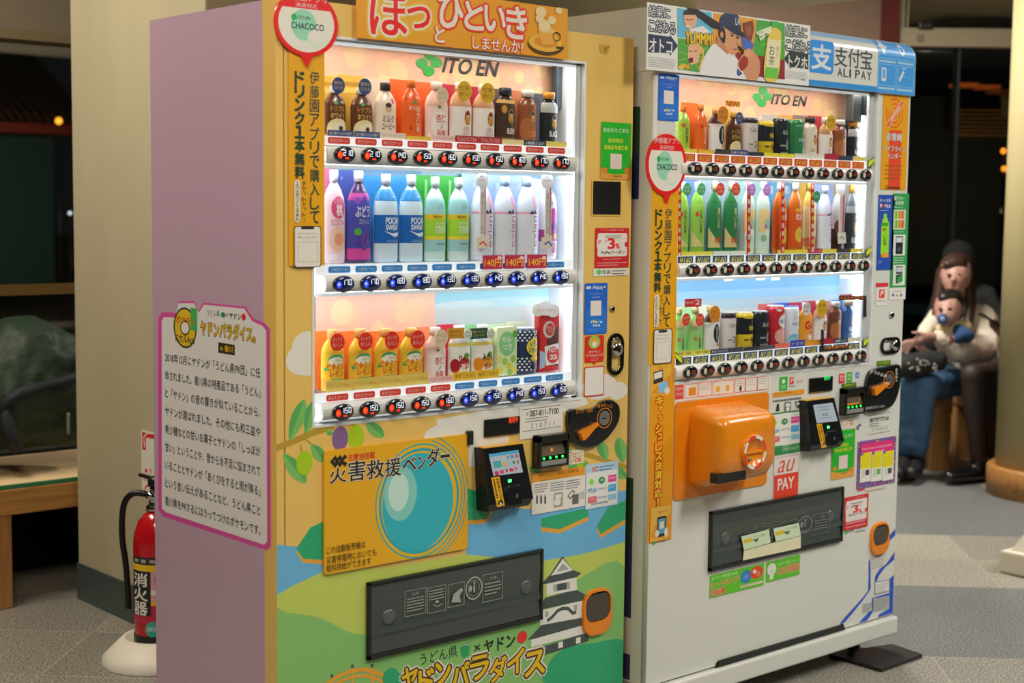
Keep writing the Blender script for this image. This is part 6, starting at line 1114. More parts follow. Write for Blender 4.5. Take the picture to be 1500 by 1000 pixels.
q = MB(); a, b_ = f2(1251, 137, .03), f2(1275, 180, .03); q.box(a[0], a[0] + (b_[0] - a[0]) * .5, YF2 + .03, YF2 + .06, b_[1], a[1] + .015, mat('#4a4f52', rough=.3, gain=1), bev=.003); q.box(a[0] + (b_[0] - a[0]) * .5, b_[0], YF2 + .02, YF2 + .04, b_[1] + .02, a[1] + .005, mat('#22303c', rough=.3, gain=1), bev=.003); q.build('door_stay', m2)
# ---------------------------------------------------------------- header, stickers and fittings of the white machine
YH = YF2 - .012
def curve_sheet():
    """print that follows the header: upright below, rolled back on top"""
    s = Sheet('Y', YH - .0003, 'p', .35, step=.00002); base = s.w3
    def w3(a, b, lift):
        if b <= HZ: return (a, YH - .0003 - lift, b)
        t = math.asin(min(1, (b - HZ) / (zt - HZ))); return (a, YH + .06 * (1 - math.cos(t)) - (.0003 + lift) * math.cos(t), b + (.0003 + lift) * math.sin(t))
    s.w3 = w3; fl = s.flat
    def flat(pts, faces, c):
        if max(p[1] for p in pts) > HZ:
            b = bmesh.new(); vv = [b.verts.new((p[0], p[1], 0)) for p in pts]
            for f in faces: b.faces.new([vv[i] for i in f])
            for k in range(7):
                z = HZ + (zt - HZ) * math.sin(math.radians(90 * k / 10 + 2)); bmesh.ops.bisect_plane(b, geom=b.verts[:] + b.edges[:] + b.faces[:], plane_co=(0, z, 0), plane_no=(0, 1, 0), dist=1e-7)
            for z in (HZ + (zt - HZ) * .955, HZ + (zt - HZ) * .985): bmesh.ops.bisect_plane(b, geom=b.verts[:] + b.edges[:] + b.faces[:], plane_co=(0, z, 0), plane_no=(0, 1, 0), dist=1e-7)
            b.verts.index_update(); pts = [(v.co.x, v.co.y) for v in b.verts]; faces = [[v.index for v in f.verts] for f in b.faces]; b.free()
        return fl(pts, faces, c)
    s.flat = flat; return s
s = curve_sheet(); xl, xr = X2a, X2b + .002
s.flat(s.rpts(xl, ht, xr, ht + .0165), [(0, 1, 2, 3)], '#2a7cba'); s.flat(s.rpts(xl, zt - .02, xr, zt - .0005), [(0, 1, 2, 3)], '#8fb8e0')
bx = s.pt(1286, 100)[0]
s.flat(s.rpts(bx, ht, xr, zt - .001), [(0, 1, 2, 3)], '#3a8acb')
mx_ = (bx + xr) / 2; mz = ht + .098
for a, b_ in ((bx + .004, mx_ - .003), (mx_ + .003, xr - .006)):
    for c, d in ((ht + .022, mz - .012), (mz + .004, zt - .02)):
        p = s.rpts(a, c, b_, d); i_ = s.rpts(a + .0016, c + .0016, b_ - .0016, d - .0016); s.flat(p, [(0, 1, 2, 3)], '#9cc4e4'); s.flat(i_, [(0, 1, 2, 3)], '#3a8acb')
        s.flat(s.rpts(a, c - .011, b_ - .004, c - .005), [(0, 1, 2, 3)], '#a8cbe6')
W_ = '#d6dde2'
a = bx + .03; s.em(a, mz + .038, .012, .02, W_, n=14); s.flat(s.rpts(a - .022, mz + .036, a + .022, mz + .042), [(0, 1, 2, 3)], W_)
a = mx_ + .03; s.em(a, mz + .036, .015, .018, W_, n=8); s.em(a, mz + .036, .008, .009, '#3a8acb', n=14)
a = bx + .03; s.flat(s.rpts(a - .011, ht + .035, a + .013, ht + .075, r=.004), [tuple(range(24))], W_); s.flat(s.rpts(a - .006, ht + .043, a + .008, ht + .07, r=.002), [tuple(range(24))], '#5a9cd2')
a = mx_ + .028; s.ln([(a - .013, ht + .04), (a + .008, ht + .07)], .009, W_, metric=True); s.ln([(a + .0, ht + .078), (a + .018, ht + .078)], .003, W_, metric=True); s.ln([(a - .018, ht + .05), (a + .02, ht + .056)], .0012, W_, metric=True)
s.build('header_print', m2)
s = Sheet('Y', YH - .0012, 'p', .35, step=.00003)
s.r(1186, 57, 1220.5, 109, '#2f86d0', rad=.012); s.t('支', 1190, 82, 1218, 36, '#dde6ec', .035)
for ch, a, b_ in (('支', 1223, 1242), ('付', 1243, 1260), ('宝', 1261, 1278)): s.t(ch, a, 82 + (a - 1223) * .11, b_, 28, '#3a4046', .012)
for i, ch in enumerate('ALIPAY'): s.t(ch, 1227.5 + i * 8.6, 105 + i * 1.15, 1227.5 + i * 8.6 + (2 if ch == 'I' else 6.2), 12.5, '#3a4046', .01)
s.build('header_lettering', m2)
# poster with the batter
s = Sheet('Y', YH - .004, 'p', .4, step=.00003); a0, b0, a1, b1 = s.box2(947.5, 3, 1184, 120); b0 = ht - .003; s.solid(s.rpts(a0, b0, a1, b1), '#c9cac6', .002)
a0, b0, a1, b1 = a0, b0, a1, b1; s.clip = (a0, b0, a1, b1)
NV, TEAL = '#26304a', '#23302e'
def Z3(p): return K(p, 920, 0, 5)
def poly(p, c): s.pl(Z3(p), c)
def tx(body, x0, y0, x1, y1, c, **k): s.t(body, 920 + x0 / 5, (y0 + y1) / 10, 920 + x1 / 5, (y1 - y0) / 5, c, **k)
def blockhead(ox, oy, c):
    for body, x0, x1, y0, y1 in (('結果に', ox + 6, ox + 160, oy, oy + 92), ('こだわる', ox + 6, ox + 196, oy + 104, oy + 200)): tx(body, x0, y0 + 6, x1, y1 - 6, '#d6d6d0', bold=.01, out=c, ow=.13)
blockhead(144, 32, NV); blockhead(1146, 175, TEAL)
poly([(142, 248), (300, 270), (300, 252), (360, 335), (302, 412), (300, 390), (142, 382)], NV); tx('オトコ', 152, 278, 318, 376, '#d6d6d0', bold=.02)
poly([(1316, 395), (1180, 372), (1180, 375), (1136, 428), (1188, 508), (1188, 490), (1316, 508)], TEAL); tx('トクホ', 1172, 402, 1308, 492, '#d6d6d0', bold=.02)
s.greek(948.5, 82, 989, 102, 6, '#8a8c8c', .3); s.greek(1149.5, 103, 1182, 118, 6, '#8a8c8c', .3); s.t('伊藤園', 1172, 116.5, 1179, 2.6, '#444')
poly([(356, 60), (606, 92), (620, 300), (356, 270)], '#4f9fbd'); poly([(360, 278), (640, 320), (520, 530), (360, 505)], '#4a8f34'); poly([(620, 95), (935, 140), (905, 420), (620, 320)], '#c9892a'); poly([(938, 145), (1142, 172), (1142, 440), (910, 400)], '#3f8f34'); poly([(780, 380), (1142, 440), (1142, 582), (780, 545)], '#7a2420')
for i in range(9):
    t = i * .7; s.ln(Z3([(480 + 20 * math.cos(t), 420 + 20 * math.sin(t)), (480 + 118 * math.cos(t), 410 + 92 * math.sin(t))]), .0016, '#8cc05a'); s.ln(Z3([(1050 + 20 * math.cos(t), 300 + 20 * math.sin(t)), (1050 + 88 * math.cos(t), 300 + 105 * math.sin(t))]), .0012, '#7fc05a')
    s.ln(Z3([(360 + i * 28, 70 + i * 4), (380 + i * 28, 250)]), .0012, '#86c4d8')
poly([(400, 85), (440, 75), (480, 85), (500, 125), (490, 185), (450, 215), (415, 200), (402, 150)], '#c99878'); poly([(398, 110), (402, 78), (450, 68), (500, 95), (505, 140), (488, 110)], '#2c2420'); s.ln(Z3([(418, 190), (455, 196)]), .004, '#d8d4cc'); s.ln(Z3([(415, 140), (440, 148), (465, 142)]), .002, '#4a2c20'); poly([(440, 215), (540, 190), (600, 240), (430, 250)], '#cfcfca')
poly([(430, 330), (500, 310), (545, 360), (550, 470), (500, 520), (540, 400)], '#c9a24c'); poly([(432, 340), (500, 325), (520, 380), (505, 460), (450, 478), (428, 420)], '#cfa080'); poly([(432, 430), (465, 420), (470, 455), (445, 462)], '#5a1c18'); s.ln(Z3([(438, 370), (458, 380)]), .002, '#3a241c'); s.ln(Z3([(475, 378), (498, 368)]), .002, '#3a241c')
s.e(999, 96, 4, 3, '#d8a83a'); s.e(1005, 98, 4, 3, '#c98a2a'); s.e(996, 99, 4, 3, '#e0c05a')
poly([(400, 42), (470, 48), (660, 170), (660, 220), (600, 200)], '#17191b')
tx('YUMMM!', 415, 228, 612, 312, '#dcc41c', bold=.03, out='#8a2c1c', ow=.06)
poly([(830, 170), (905, 150), (915, 210), (895, 300), (850, 310)], '#6a3424'); poly([(850, 200), (890, 190), (895, 250), (865, 275)], '#8a4a34'); poly([(820, 260), (910, 320), (900, 380), (830, 350)], '#3a5aa8')
# the batter: cap, head, jersey, arms
poly(smooth([(512, 570), (530, 470), (570, 380), (630, 320), (720, 370), (790, 430), (830, 520), (845, 590), (600, 575)], 4), '#c4c3c4'); poly([(790, 500), (830, 540), (800, 560), (785, 540)], '#3a4a7a')
poly([(640, 260), (700, 300), (740, 380), (720, 400), (640, 330)], '#a87458')
poly(smooth([(668, 225), (690, 205), (790, 235), (815, 290), (805, 350), (775, 400), (735, 395), (700, 340), (672, 290)], 4), '#b9855f'); poly(smooth([(655, 215), (690, 200), (705, 260), (695, 320), (665, 285)], 3), '#1a1614'); s.e(1055.5, 51, 2.2, 5, '#b07c58')
poly(smooth([(662, 200), (668, 130), (720, 86), (790, 105), (812, 170), (818, 225), (760, 205), (700, 190), (668, 215)], 4), '#1f2c4c'); poly(smooth([(700, 195), (760, 190), (818, 225), (850, 268), (800, 262), (740, 232)], 4), '#18223c'); tx('LA', 778, 128, 812, 182, '#c9ccd0', bold=.0)
for x, y in ((752, 262), (792, 280)): s.e(920 + x / 5, y / 5, 2.6, 1.2, '#201814'); s.ln(Z3([(x - 16, y - 16), (x + 14, y - 10)]), .0024, '#201814')
poly([(785, 290), (800, 330), (782, 335)], '#a06c4c'); s.ln(Z3([(760, 362), (790, 362)]), .0026, '#7a3c30')
poly(smooth([(790, 470), (860, 360), (905, 375), (955, 450), (940, 580), (870, 585), (830, 520)], 4), '#b57e5c'); poly(smooth([(800, 460), (850, 400), (870, 470), (820, 520)], 3), '#8a2a22'); poly([(800, 330), (850, 378), (838, 398), (790, 350)], '#17191b')
poly(smooth([(840, 375), (880, 362), (905, 395), (870, 420), (845, 410)], 3), '#c08a66')
# bottle on the poster
poly([(1040, 155), (1092, 160), (1092, 205), (1040, 200)], '#3a9a3c'); poly(smooth([(1035, 210), (1095, 215), (1112, 290), (1085, 580), (985, 565), (1010, 290)], 3), '#c9b04a'); poly([(1012, 285), (1108, 300), (1092, 500), (1000, 490)], '#cfc9a4'); poly([(1000, 490), (1092, 500), (1085, 580), (985, 565)], '#5aa83c'); s.tv('お茶', 920 + 1045 / 5, 66, 97, 8, '#2a2c24', .01); s.tv('濃い', 920 + 1085 / 5, 68, 84, 3.4, '#3c8a3c', .0); poly([(925, 235), (1040, 190), (1040, 235), (960, 300)], '#c9d0b0'); tx('じゃ', 945, 225, 1020, 275, '#3a5a34', bold=.02)
s.build('header_poster', m2, 'poster of a baseball batter among comic panels')
# left column
def k2(d=-.0012): return Sheet('Y', YF2 + d, 'p', .35, step=.00003)
pay_blue(m2, YF2 - .0012, 965, 107.5, 993.5, 178)
app_strip(m2, YF2 - .0012, 954.5, 270, 988.5, 531, 978.8, 964.5, (305, 479), (306, 428), (968.5, 431, 478), (957.6, 431, 963.6, 479), (957.4, 483.5, 981.6, 530), 9.8, 4, 2)
app_sign(m2, YF2 - .0042, 975, 241, 29.5, 45, 300, None)
s = k2(-.0011); s.r(952.8, 532.5, 983, 789, '#e29a1c', th=.0006); s.r(953.4, 533, 982.6, 577.5, '#dcae3c'); s.pl([(953.5, 577), (960, 566), (982.4, 548), (982.4, 577)], '#e0941c')
s.pl([(957, 545), (971, 541), (971, 558), (957, 563)], '#2c2c2c'); s.pl([(958, 546.5), (970, 543), (970, 552), (958, 556)], '#d6d4cc'); s.pl([(963, 563), (976, 556), (979, 570), (966, 577)], '#7ab4d4'); s.e(977, 572, 4, 5, '#d6cfc8'); s.t('1番おトク!', 964, 539, 978, 3.2, '#c0301c', .01)
s.tv('キャッシュレス決済対応！', 966, 580, 742, 9.8, '#dccb24', .05, out='#b8301c', ow=.2, fill=.9)
s.r(952, 744, 980.4, 788, '#dcb24a'); s.pl([(952, 788), (958, 770), (980, 752), (980, 788)], '#e0941c'); s.r(962, 757, 974.5, 784, '#20242a', rad=.004); s.r(963.6, 760, 973, 780, '#4f8fae'); s.r(965.4, 764, 971.4, 773, '#cfcac0'); s.e(961.5, 781, 3, 5, '#d8d4cc'); s.e(974.6, 779, 2.6, 7, '#d8d4cc'); s.t('1番おトク!', 963, 750, 978, 3.4, '#c0301c', .01); s.build('cashless_strip', m2)
s = k2(-.0008); clover(s, 957.5, 794, 3.4, '#2a9a4a'); s.t('ITO EN', 961.5, 792.5, 976, 5.6, '#3a3e3e', .02, .3); s.build('brand_sticker', m2)
# right column
s = k2(-.0009); s.r(1294, 138, 1326.5, 278.5, '#e2a01c', th=.0006); s.r(1303, 190, 1318, 278, '#c9442a')
for r_, w in ((12.5, .0042), (8.6, .0042), (4.8, .004)): s.ring(1310, 166, r_ * .98, r_ * 1.75, w, '#c8402c', 30, -200, 120)
s.ln([(1300, 184), (1322, 150)], .016, '#d8b8a8'); s.ln([(1300, 184), (1322, 150)], .011, '#c8503c'); s.ln([(1304, 177), (1318, 156)], .006, '#d8b8a8')
s.t('非常時', 1298, 200, 1321, 12, '#d8d4cc', .03, out='#3a2c1c', ow=.05, y1c=202); s.t('ライフライン', 1295, 217, 1325, 7.5, '#d8d4cc', .03, out='#3a2c1c', ow=.07); s.t('ベンダー', 1299, 228, 1320, 8, '#d8d4cc', .03, out='#3a2c1c', ow=.06); s.greek(1296, 239, 1321, 265, 4, '#8a5a24', .3); s.t('Dammer', 1297, 274, 1319, 5, '#4a3414', .03, .1); s.build('emergency_sticker', m2, 'tall orange emergency lifeline sticker')
s = k2(-.0009); s.r(1287, 285, 1307, 395, '#24489a', th=.0006); s.t('お〜いお茶', 1289, 293, 1304.5, 5.5, '#d0d6e0', .02); s.r(1289, 298.5, 1294.5, 303.5, '#c0c8d0'); s.r(1291.5, 298.5, 1294.5, 303.5, '#b8303c'); s.t('MLB', 1296, 301.5, 1304, 5, '#d0d6e0', .04); s.greek(1288.6, 306.5, 1304.5, 309.5, 1, '#b0bcd4')
s.r(1294.4, 313, 1298.6, 319, '#7ac03c'); s.e(1296.4, 327, 4.6, 9, '#8fbf3c'); s.r(1291, 325, 1301, 374, '#86c02c', rad=.008); s.r(1291, 326, 1301, 331, '#3f8f2c'); s.r(1291, 370, 1301, 377, '#d89a2a', rad=.003); s.tv('お〜いお茶', 1296.4, 333, 360, 4.6, '#26441c', .015); s.e(1293.5, 336, 1.4, 2.4, '#c8442a'); s.greek(1286.5, 381, 1292, 386, 2, '#8aa0c8'); s.build('tea_sticker', m2, 'dark blue sticker with a green tea bottle')
s = k2(-.0009); s.r(1308, 283, 1327, 420, '#2a8a4a', th=.0006); s.t('電子マネー', 1309.5, 290, 1325, 6, '#d0dccc', .02); s.t('お買得', 1312, 297, 1323.5, 6, '#d0dccc', .02); s.greek(1309, 302, 1325.5, 305, 1, '#b8d0b8')
s.r(1309, 307, 1325.4, 336, '#cfd2cc'); 
for j, y in enumerate((308.5, 322)):
    for i in range(7): s.r(1310 + i * 2.1, y, 1311.5 + i * 2.1, y + 12, ['#7ab03c', '#5a9a3c', '#9cc04a', '#c8642c', '#d8a04a', '#b04a2c', '#d88a5c'][i])
s.greek(1308.8, 338, 1324.8, 341, 1, '#b8d0b8'); s.r(1308.6, 343.5, 1325, 374, '#cfd2cc'); s.r(1312, 346, 1321.5, 372, '#202428', rad=.002); s.r(1312.6, 347.5, 1321, 355, '#b8c4cc'); s.e(1316.6, 365, 2.6, 3.4, '#4a5054'); s.greek(1308.4, 376, 1324, 386, 3, '#b8d0b8'); s.r(1308.2, 388, 1324.6, 417.5, '#cfd2cc'); s.r(1312, 390, 1321, 401, '#2a3034'); s.r(1312.6, 391.4, 1320.6, 398, '#a8b4bc'); s.pl([(1311.6, 403), (1321, 401), (1321, 412), (1311.6, 416)], '#3a2a24'); s.pl([(1313.5, 406), (1321.5, 402), (1321.5, 411), (1313.5, 415)], '#2a8a4a'); s.build('money_sticker', m2, 'tall green electronic money sticker')
s = k2(-.0009); s.r(1283, 414.5, 1301, 419.5, '#b8303c', rad=.002, th=.0004); s.r(1283.6, 421, 1298.6, 447, '#cdccc6', th=.0005); s.r(1287.6, 424, 1295.4, 436, '#c8302c', rad=.001); s.t('P', 1289.4, 430, 1294, 8, '#d8d0cc', .05, .2); s.t('PayPay', 1285.5, 441, 1296.6, 4, '#7a5a58', .01); s.build('payment_sticker', m2)
s = k2(-.0009); s.r(1302.5, 421.5, 1326, 438, '#cdccc6', th=.0005); s.greek(1306, 425, 1322, 428, 1, '#7a8aa8'); s.e(1308, 432, 1.6, 2.4, '#3a5a98'); s.e(1313.6, 432.4, 2.2, 1.8, '#d8a03c'); s.e(1319.6, 432, 1.4, 2.4, '#4a6a9a'); s.build('payment_sticker', m2)
q = MB(); P = f2(1305.5, 461); q.lathe([(.011, 0), (.011, .003), (.008, .006)], M_CHROME, 18, mtx=Matrix.Translation((P[0], YF2, P[1])) @ Matrix.Rotation(math.radians(90), 4, 'X')); q.build('round_lock', m2)
key_lock(m2, YF2, 1289.5, 495, 1316.5, 516.5, True)
s = k2(-.0008); s.r(1284.5, 529, 1304.5, 534.5, '#4a6a1c', th=.0004); s.t('コイン投入口', 1287, 531.6, 1302, 3.4, '#c8cc4a', .01); s.build('slot_label', m2)
coin_unit(m2, YF2, [(1277, 540), (1295, 536.5), (1314.5, 534.5), (1314.6, 562), (1307, 588), (1294, 599), (1264.5, 602.5), (1264.5, 571), (1269, 548)], None, ((1271.5, 573), (1292.5, 560.5)), (1302.6, 556, 8, 12.5), (1268, 598, 1296, 4), 2)
led_box(m2, YF2, 1184.8, 554, 1217.6, 571.5, '販売中', '#2af06a', (1207.5, 553.8, 1216.4, 6.5))
bill_slot(m2, YF2, 1229.8, 568.5, 1258.6, 604, 2)
s = k2(-.0008); s.r(1233, 562, 1254, 566.6, '#4a6a1c', th=.0004); s.t('紙幣投入口', 1237, 564.3, 1251, 3, '#c8cc4a', .01); s.build('slot_label', m2)
for P in (((1229, 547.5, 1237, 560.5), '#b8302c', 'au', 'PAY'), ((1240.6, 545, 1248, 559.5), '#3f9a3c', 'LINE', 'Pay'), ((1253.5, 545.5, 1258.6, 553), '#3a78b8', 'd', None)):
    (x0_, y0_, x1_, y1_), c, t1, t2 = P; s = k2(-.0008); s.r(x0_, y0_, x1_, y1_, c, rad=.002, th=.0004); h = y1_ - y0_
    if t2: s.t(t1, x0_ + 1.4, y0_ + h * .3, x1_ - 1.4, h * .25, '#dcd4d0', .02); s.t(t2, x0_ + 1.4, y0_ + h * .7, x1_ - 1.4, h * .25, '#dcd4d0', .02)
    else: s.t(t1, x0_ + 1.4, y0_ + h * .5, x1_ - 1.4, h * .6, '#dcd4d0', .02)
    s.build('payment_sticker', m2)
s = k2(-.0008); s.r(1142, 552.5, 1153.2, 571, '#2f9a34', th=.0004); s.e(1147.6, 558.5, 2.6, 3.2, '#cfdcc8'); s.greek(1143.6, 563.5, 1151.6, 569, 2, '#a8cca4'); s.build('payment_sticker', m2)
s = k2(-.0008); s.r(1157, 552.6, 1162.4, 562, '#b8302c', th=.0003); s.t('P', 1158.4, 557.4, 1161.4, 6, '#d8d0cc', .04, .2); s.t('PayPay', 1156, 566, 1165, 3.4, '#6a5a58'); s.build('payment_sticker', m2)
s = k2(-.0008); s.t('Rペイ', 1167.6, 559, 1176.6, 5, '#b04a4a', .01); s.build('payment_sticker', m2)
s = k2(-.0008); s.r(1132, 575, 1178, 576.5, '#d8912a', th=.0003); s.t('電子マネーのご利用方法', 1135, 577.4, 1160, 3.4, '#4a3410'); s.greek(1132, 584, 1176, 586, 1, '#5a5a5a'); s.pl([(1136.5, 602), (1138, 592), (1141, 591), (1141.6, 602)], '#2c2c2e'); s.r(1149, 589, 1158.5, 602, '#6a6c6c'); s.r(1151, 591, 1157, 595, '#c6c6c2'); s.e(1154, 599, 2.4, 3, '#c6c6c2'); s.pl([(1164, 588), (1171, 587), (1175, 593), (1168, 598)], '#3a3a3c'); s.pl([(1165.6, 589.5), (1170, 588.8), (1171.6, 592), (1167, 594)], '#b8b8b4'); s.build('guide_sticker', m2)
s = k2(-.0008); s.r(1126, 606, 1172.8, 661, '#2a7a44', th=.0004); s.r(1127, 608, 1171.2, 648, '#cdd0ca'); s.t('全国交通系マークの', 1146, 651, 1168, 4.6, '#cfdccc', .01, y1c=650); s.t('ご利用になれます', 1146, 656.6, 1170, 4.6, '#cfdccc', .01, y1c=656); cards(s, 1129, 619, 1.06, .92); s.build('card_sticker', m2, 'green framed sticker of accepted cards')
s = k2(-.0008); s.r(1233, 613, 1251.5, 625, '#cfcab8', th=.0004); s.ring(1238, 618.6, 4, 5.4, .0014, '#b23030'); s.greek(1243, 614.5, 1250.6, 617.6, 1, '#7a4a4a'); s.t('OK', 1244.6, 621, 1250, 4, '#b82a2a', .03); s.build('notice_sticker', m2)
pay_green(m2, YF2 - .0009, 1219, 632, 1250.6, 697)
s = k2(-.0007); s.t('d', 1254.5, 625.6, 1258, 7.5, '#2c3a5c', .03); s.t('+', 1258.5, 622.6, 1261.6, 4.4, '#2c3a5c', .03); s.build('payment_sticker', m2)
s = k2(-.0007); s.ln([(1271, 609.5), (1304.6, 603)], .0012, '#4a4a48'); s.greek(1274, 611, 1300, 612.6, 1, '#6a6a68'); s.t('087-811-7100', 1274, 616.6, 1302, 5.4, '#4a4a4a', .015, y1c=611.5); s.greek(1274, 619.6, 1288, 624.4, 2, '#6a6a68'); s.t('2 1 0 8 2 2', 1277, 629.6, 1300, 4.4, '#8a8a88', 0, y1c=625.6); s.ln([(1271.6, 636.6), (1304, 631)], .0012, '#4a4a48'); s.build('service_sticker', m2, 'white service sticker under the coin panel')
s = k2(-.0008); s.r(1256.6, 647, 1310.5, 706, '#6a4a8a', th=.0005); R = random.Random(4)
A0, B0, A1, B1 = s.box2(1257.4, 647.6, 1309.6, 705.6)
for i in range(70):
    e = R.randrange(4); u = R.random(); x, z = ((A0 + .003 + (A1 - A0 - .006) * u, B1 - .004), (A0 + .004, B0 + (B1 - B0) * u), (A1 - .004, B0 + (B1 - B0) * u), (A0 + .003 + (A1 - A0 - .006) * u, B0 + .004))[e]; s.em(x, z, .003, .003, R.choice(['#d8c03c', '#c83a6a', '#3a8ac0', '#4a9a4c', '#d87a3c', '#7a3a9a']), n=8)
s.r(1260, 650.5, 1307, 662, '#c22a6a', rad=.004); s.t('How to use a vending machine', 1262, 656, 1305, 4.4, '#e4ccd4', .01, y1c=653)
s.greek(1270, 660, 1296, 661.6, 1, '#d8a0b8')
for x in (1259.6, 1276, 1292.4): s.r(x, 664 - (x - 1259) * .08, x + 14.6, 704 - (x - 1259) * .08, '#c9c9c4'); s.r(x, 664 - (x - 1259) * .08, x + 14.6, 684.5 - (x - 1259) * .08, '#d8cc1c'); s.e(x + 2, 664.5 - (x - 1259) * .08, 2, 2.6, '#7a4a9a'); s.greek(x + 1.6, 670 - (x - 1259) * .08, x + 13, 683 - (x - 1259) * .08, 5, '#a8a02c', .25); s.r(x + 7, 688 - (x - 1259) * .08, x + 12.4, 695 - (x - 1259) * .08, ['#3a3a3c', '#5a9a4a', '#3a4a4a'][int((x - 1259) / 16)]); s.greek(x + 2, 688 - (x - 1259) * .08, x + 5.4, 699 - (x - 1259) * .08, 4, '#6a6a68', .3)
s.build('howto_sticker', m2, 'colourful how to use sticker with three yellow columns')
s = k2(-.0007); s.r(1256.6, 712.4, 1266.6, 717.6, '#c03a34', rad=.001, th=.0003); s.greek(1258, 713.6, 1265, 716.4, 1, '#e0c0b8'); s.greek(1268, 710, 1308, 715, 2, '#b08a80', .3); s.build('small_label', m2)
s = k2(-.0008); s.r(1133.6, 671, 1168.6, 725, '#cfcac6', th=.0005); s.fr(1133.6, 671, 1168.6, 725, .0012, '#c0503c'); s.r(1133.8, 696.5, 1168.4, 724.6, '#c83a22'); s.t('au', 1139, 684, 1164.6, 18, '#c04830', .0, .35, y1c=680); s.t('PAY', 1139.6, 709.6, 1162.6, 16.5, '#d6d0cb', .03, y1c=705.6); s.build('payment_sticker', m2, 'red and white payment sticker')
reader(m2, YF2, ((1187.5, 588), (1227.6, 583.4), (1236.4, 654), (1188.6, 663.4)), ((1196, 593.7), (1224.4, 590), (1229.6, 616.8), (1199, 620)), (1215.3, 625.6), (1209, 632, 1227.8, 652), ((1198.4, 621.5), (1206, 620.4), (1210.6, 654.4), (1203, 656)), th=.04)
# strip of red framed instructions
s = k2(-.0008); s.r(989, 561, 1128, 572.5, '#c9c7c0', th=.0005); a0, b0, a1, b1 = s.box2(989, 561, 1128, 572.5)
hgt = s.pt(989, 561)[1] - s.pt(989, 585)[1]; zc_ = (b0 + b1) / 2
for i, (u0, u1) in enumerate(((0, .085), (.095, .225), (.235, .37), (.38, .60), (.61, .72), (.725, .85), (.855, .975))):
    a, b_ = a0 + (a1 - a0) * u0, a0 + (a1 - a0) * u1; p = s.rpts(a, zc_ - hgt * .44, b_, zc_ + hgt * .44)
    s.flat(p, [(0, 1, 2, 3)], '#c04038')
    if i: s.flat(s.rpts(a + .0018, zc_ - hgt * .44 + .0018, b_ - .0018, zc_ + hgt * .44 - .0018), [(0, 1, 2, 3)], '#cdcbc4')
    else: s.put('緊急時', a + .004, zc_ + hgt * .12, b_ - .004, zc_ + hgt * .3, '#e0d0cc', .01); s.put('取出方法', a + .004, zc_ - hgt * .2, b_ - .004, zc_ - hgt * .02, '#e0d0cc', .01)
    w = b_ - a
    if i == 1: s.flat(s.rpts(a + w * .3, zc_ - hgt * .3, a + w * .85, zc_ + hgt * .2), [(0, 1, 2, 3)], '#d8841c')
    if i == 3:
        for u in (.15, .6): s.flat(s.rpts(a + w * u, zc_ - hgt * .25, a + w * (u + .18), zc_ + hgt * .12), [(0, 1, 2, 3)], '#d8a83c')
    if i in (2, 4, 5, 6):
        for k in range(3): s.flat(s.rpts(a + w * .15, zc_ + hgt * (.26 - .14 * k), a + w * .85, zc_ + hgt * (.29 - .14 * k)), [(0, 1, 2, 3)], '#8a8a86')
    if i == 4: s.em(a + w * .55, zc_ - hgt * .2, .005, .008, '#2c2c2c')
s.build('instruction_strip', m2, 'strip of red framed instructions')
# orange crank cover
OC = mat('#ee8e16', rough=.28, coat=.35, gain=1.2); OC2 = mat('#e0820e', rough=.35, coat=.2, gain=1.2)
g = Sheet('Y', YF2); a0, b0, a1, b1 = g.box2(988, 589, 1121.5, 709); b0 = (b0 + g.pt(985.6, 733)[1]) / 2; b1 = (b1 + g.pt(1122.8, 574.8)[1]) / 2
q = MB(); pl_ = g.rpts(a0, b0, a1, b1, r=.012); n = len(pl_)
q.add([(x, YF2, z) for x, z in pl_] + [(x, YF2 - .004, z) for x, z in pl_], [(k, (k + 1) % n, (k + 1) % n + n, k + n) for k in range(n)] + [tuple(range(n, 2 * n))], OC2); cc = q.build('cover_plate', m2, 'flat orange plate')
TH = .125; gf = Sheet('Y', YF2 - TH)
fa0, fb1 = gf.pt(1057, 609); fa1 = gf.pt(1142, 604)[0]; fb1 = (fb1 + gf.pt(1142, 604)[1]) / 2; fb0 = gf.pt(1055, 700)[1]
back = [(a0 + .085, b1 - .035), (a1 - .01, b1 - .035), (a1 - .01, b0 + .045), (a0 + .085, b0 + .045)]
ba0 = g.pt(1010, 640)[0]; ba1 = fa1 + .012; bb1 = fb1 + .012; bb0 = g.pt(1010, 712)[1]
rings = []
for y, k, low, rr in ((YF2 - .003, -.004, 0, .03), (YF2 - .045, .0, 0, .028), (YF2 - TH + .03, .002, .0, .028), (YF2 - TH + .008, .008, .012, .026), (YF2 - TH, .022, .028, .022)):
    t = (YF2 - y) / TH; A = ba0 + (fa0 - ba0) * t * .9 + k; B_ = ba1 + (fa1 - ba1) * t - k; T_ = bb1 + (fb1 - bb1) * t - k; L = bb0 + (fb0 - bb0) * max(0, t - .3) / .7 * .75 + k + low
    rings.append([(x, y, z) for x, z in g.rpts(A, L, B_, T_, r=rr, n=6)])
n = len(rings[0]); vs = [v for r_ in rings for v in r_]
q = MB(); q.add(vs, [(j * n + i, j * n + (i + 1) % n, (j + 1) * n + (i + 1) % n, (j + 1) * n + i) for j in range(len(rings) - 1) for i in range(n)] + [tuple(range((len(rings) - 1) * n, len(rings) * n))], OC, True)
cv = q.build('crank_cover', m2, 'bulging orange cover'); q = None
gk = Sheet('Y', YF2 - TH - .0005, 'p', .3); kc = gk.pt(1102.7, 661.5); RX = (gk.pt(1119.4, 661)[0] - gk.pt(1086, 661)[0]) / 2; RZ = (gk.pt(1102, 635.5)[1] - gk.pt(1102, 688)[1]) / 2; RX = RZ = (RX + RZ) / 2
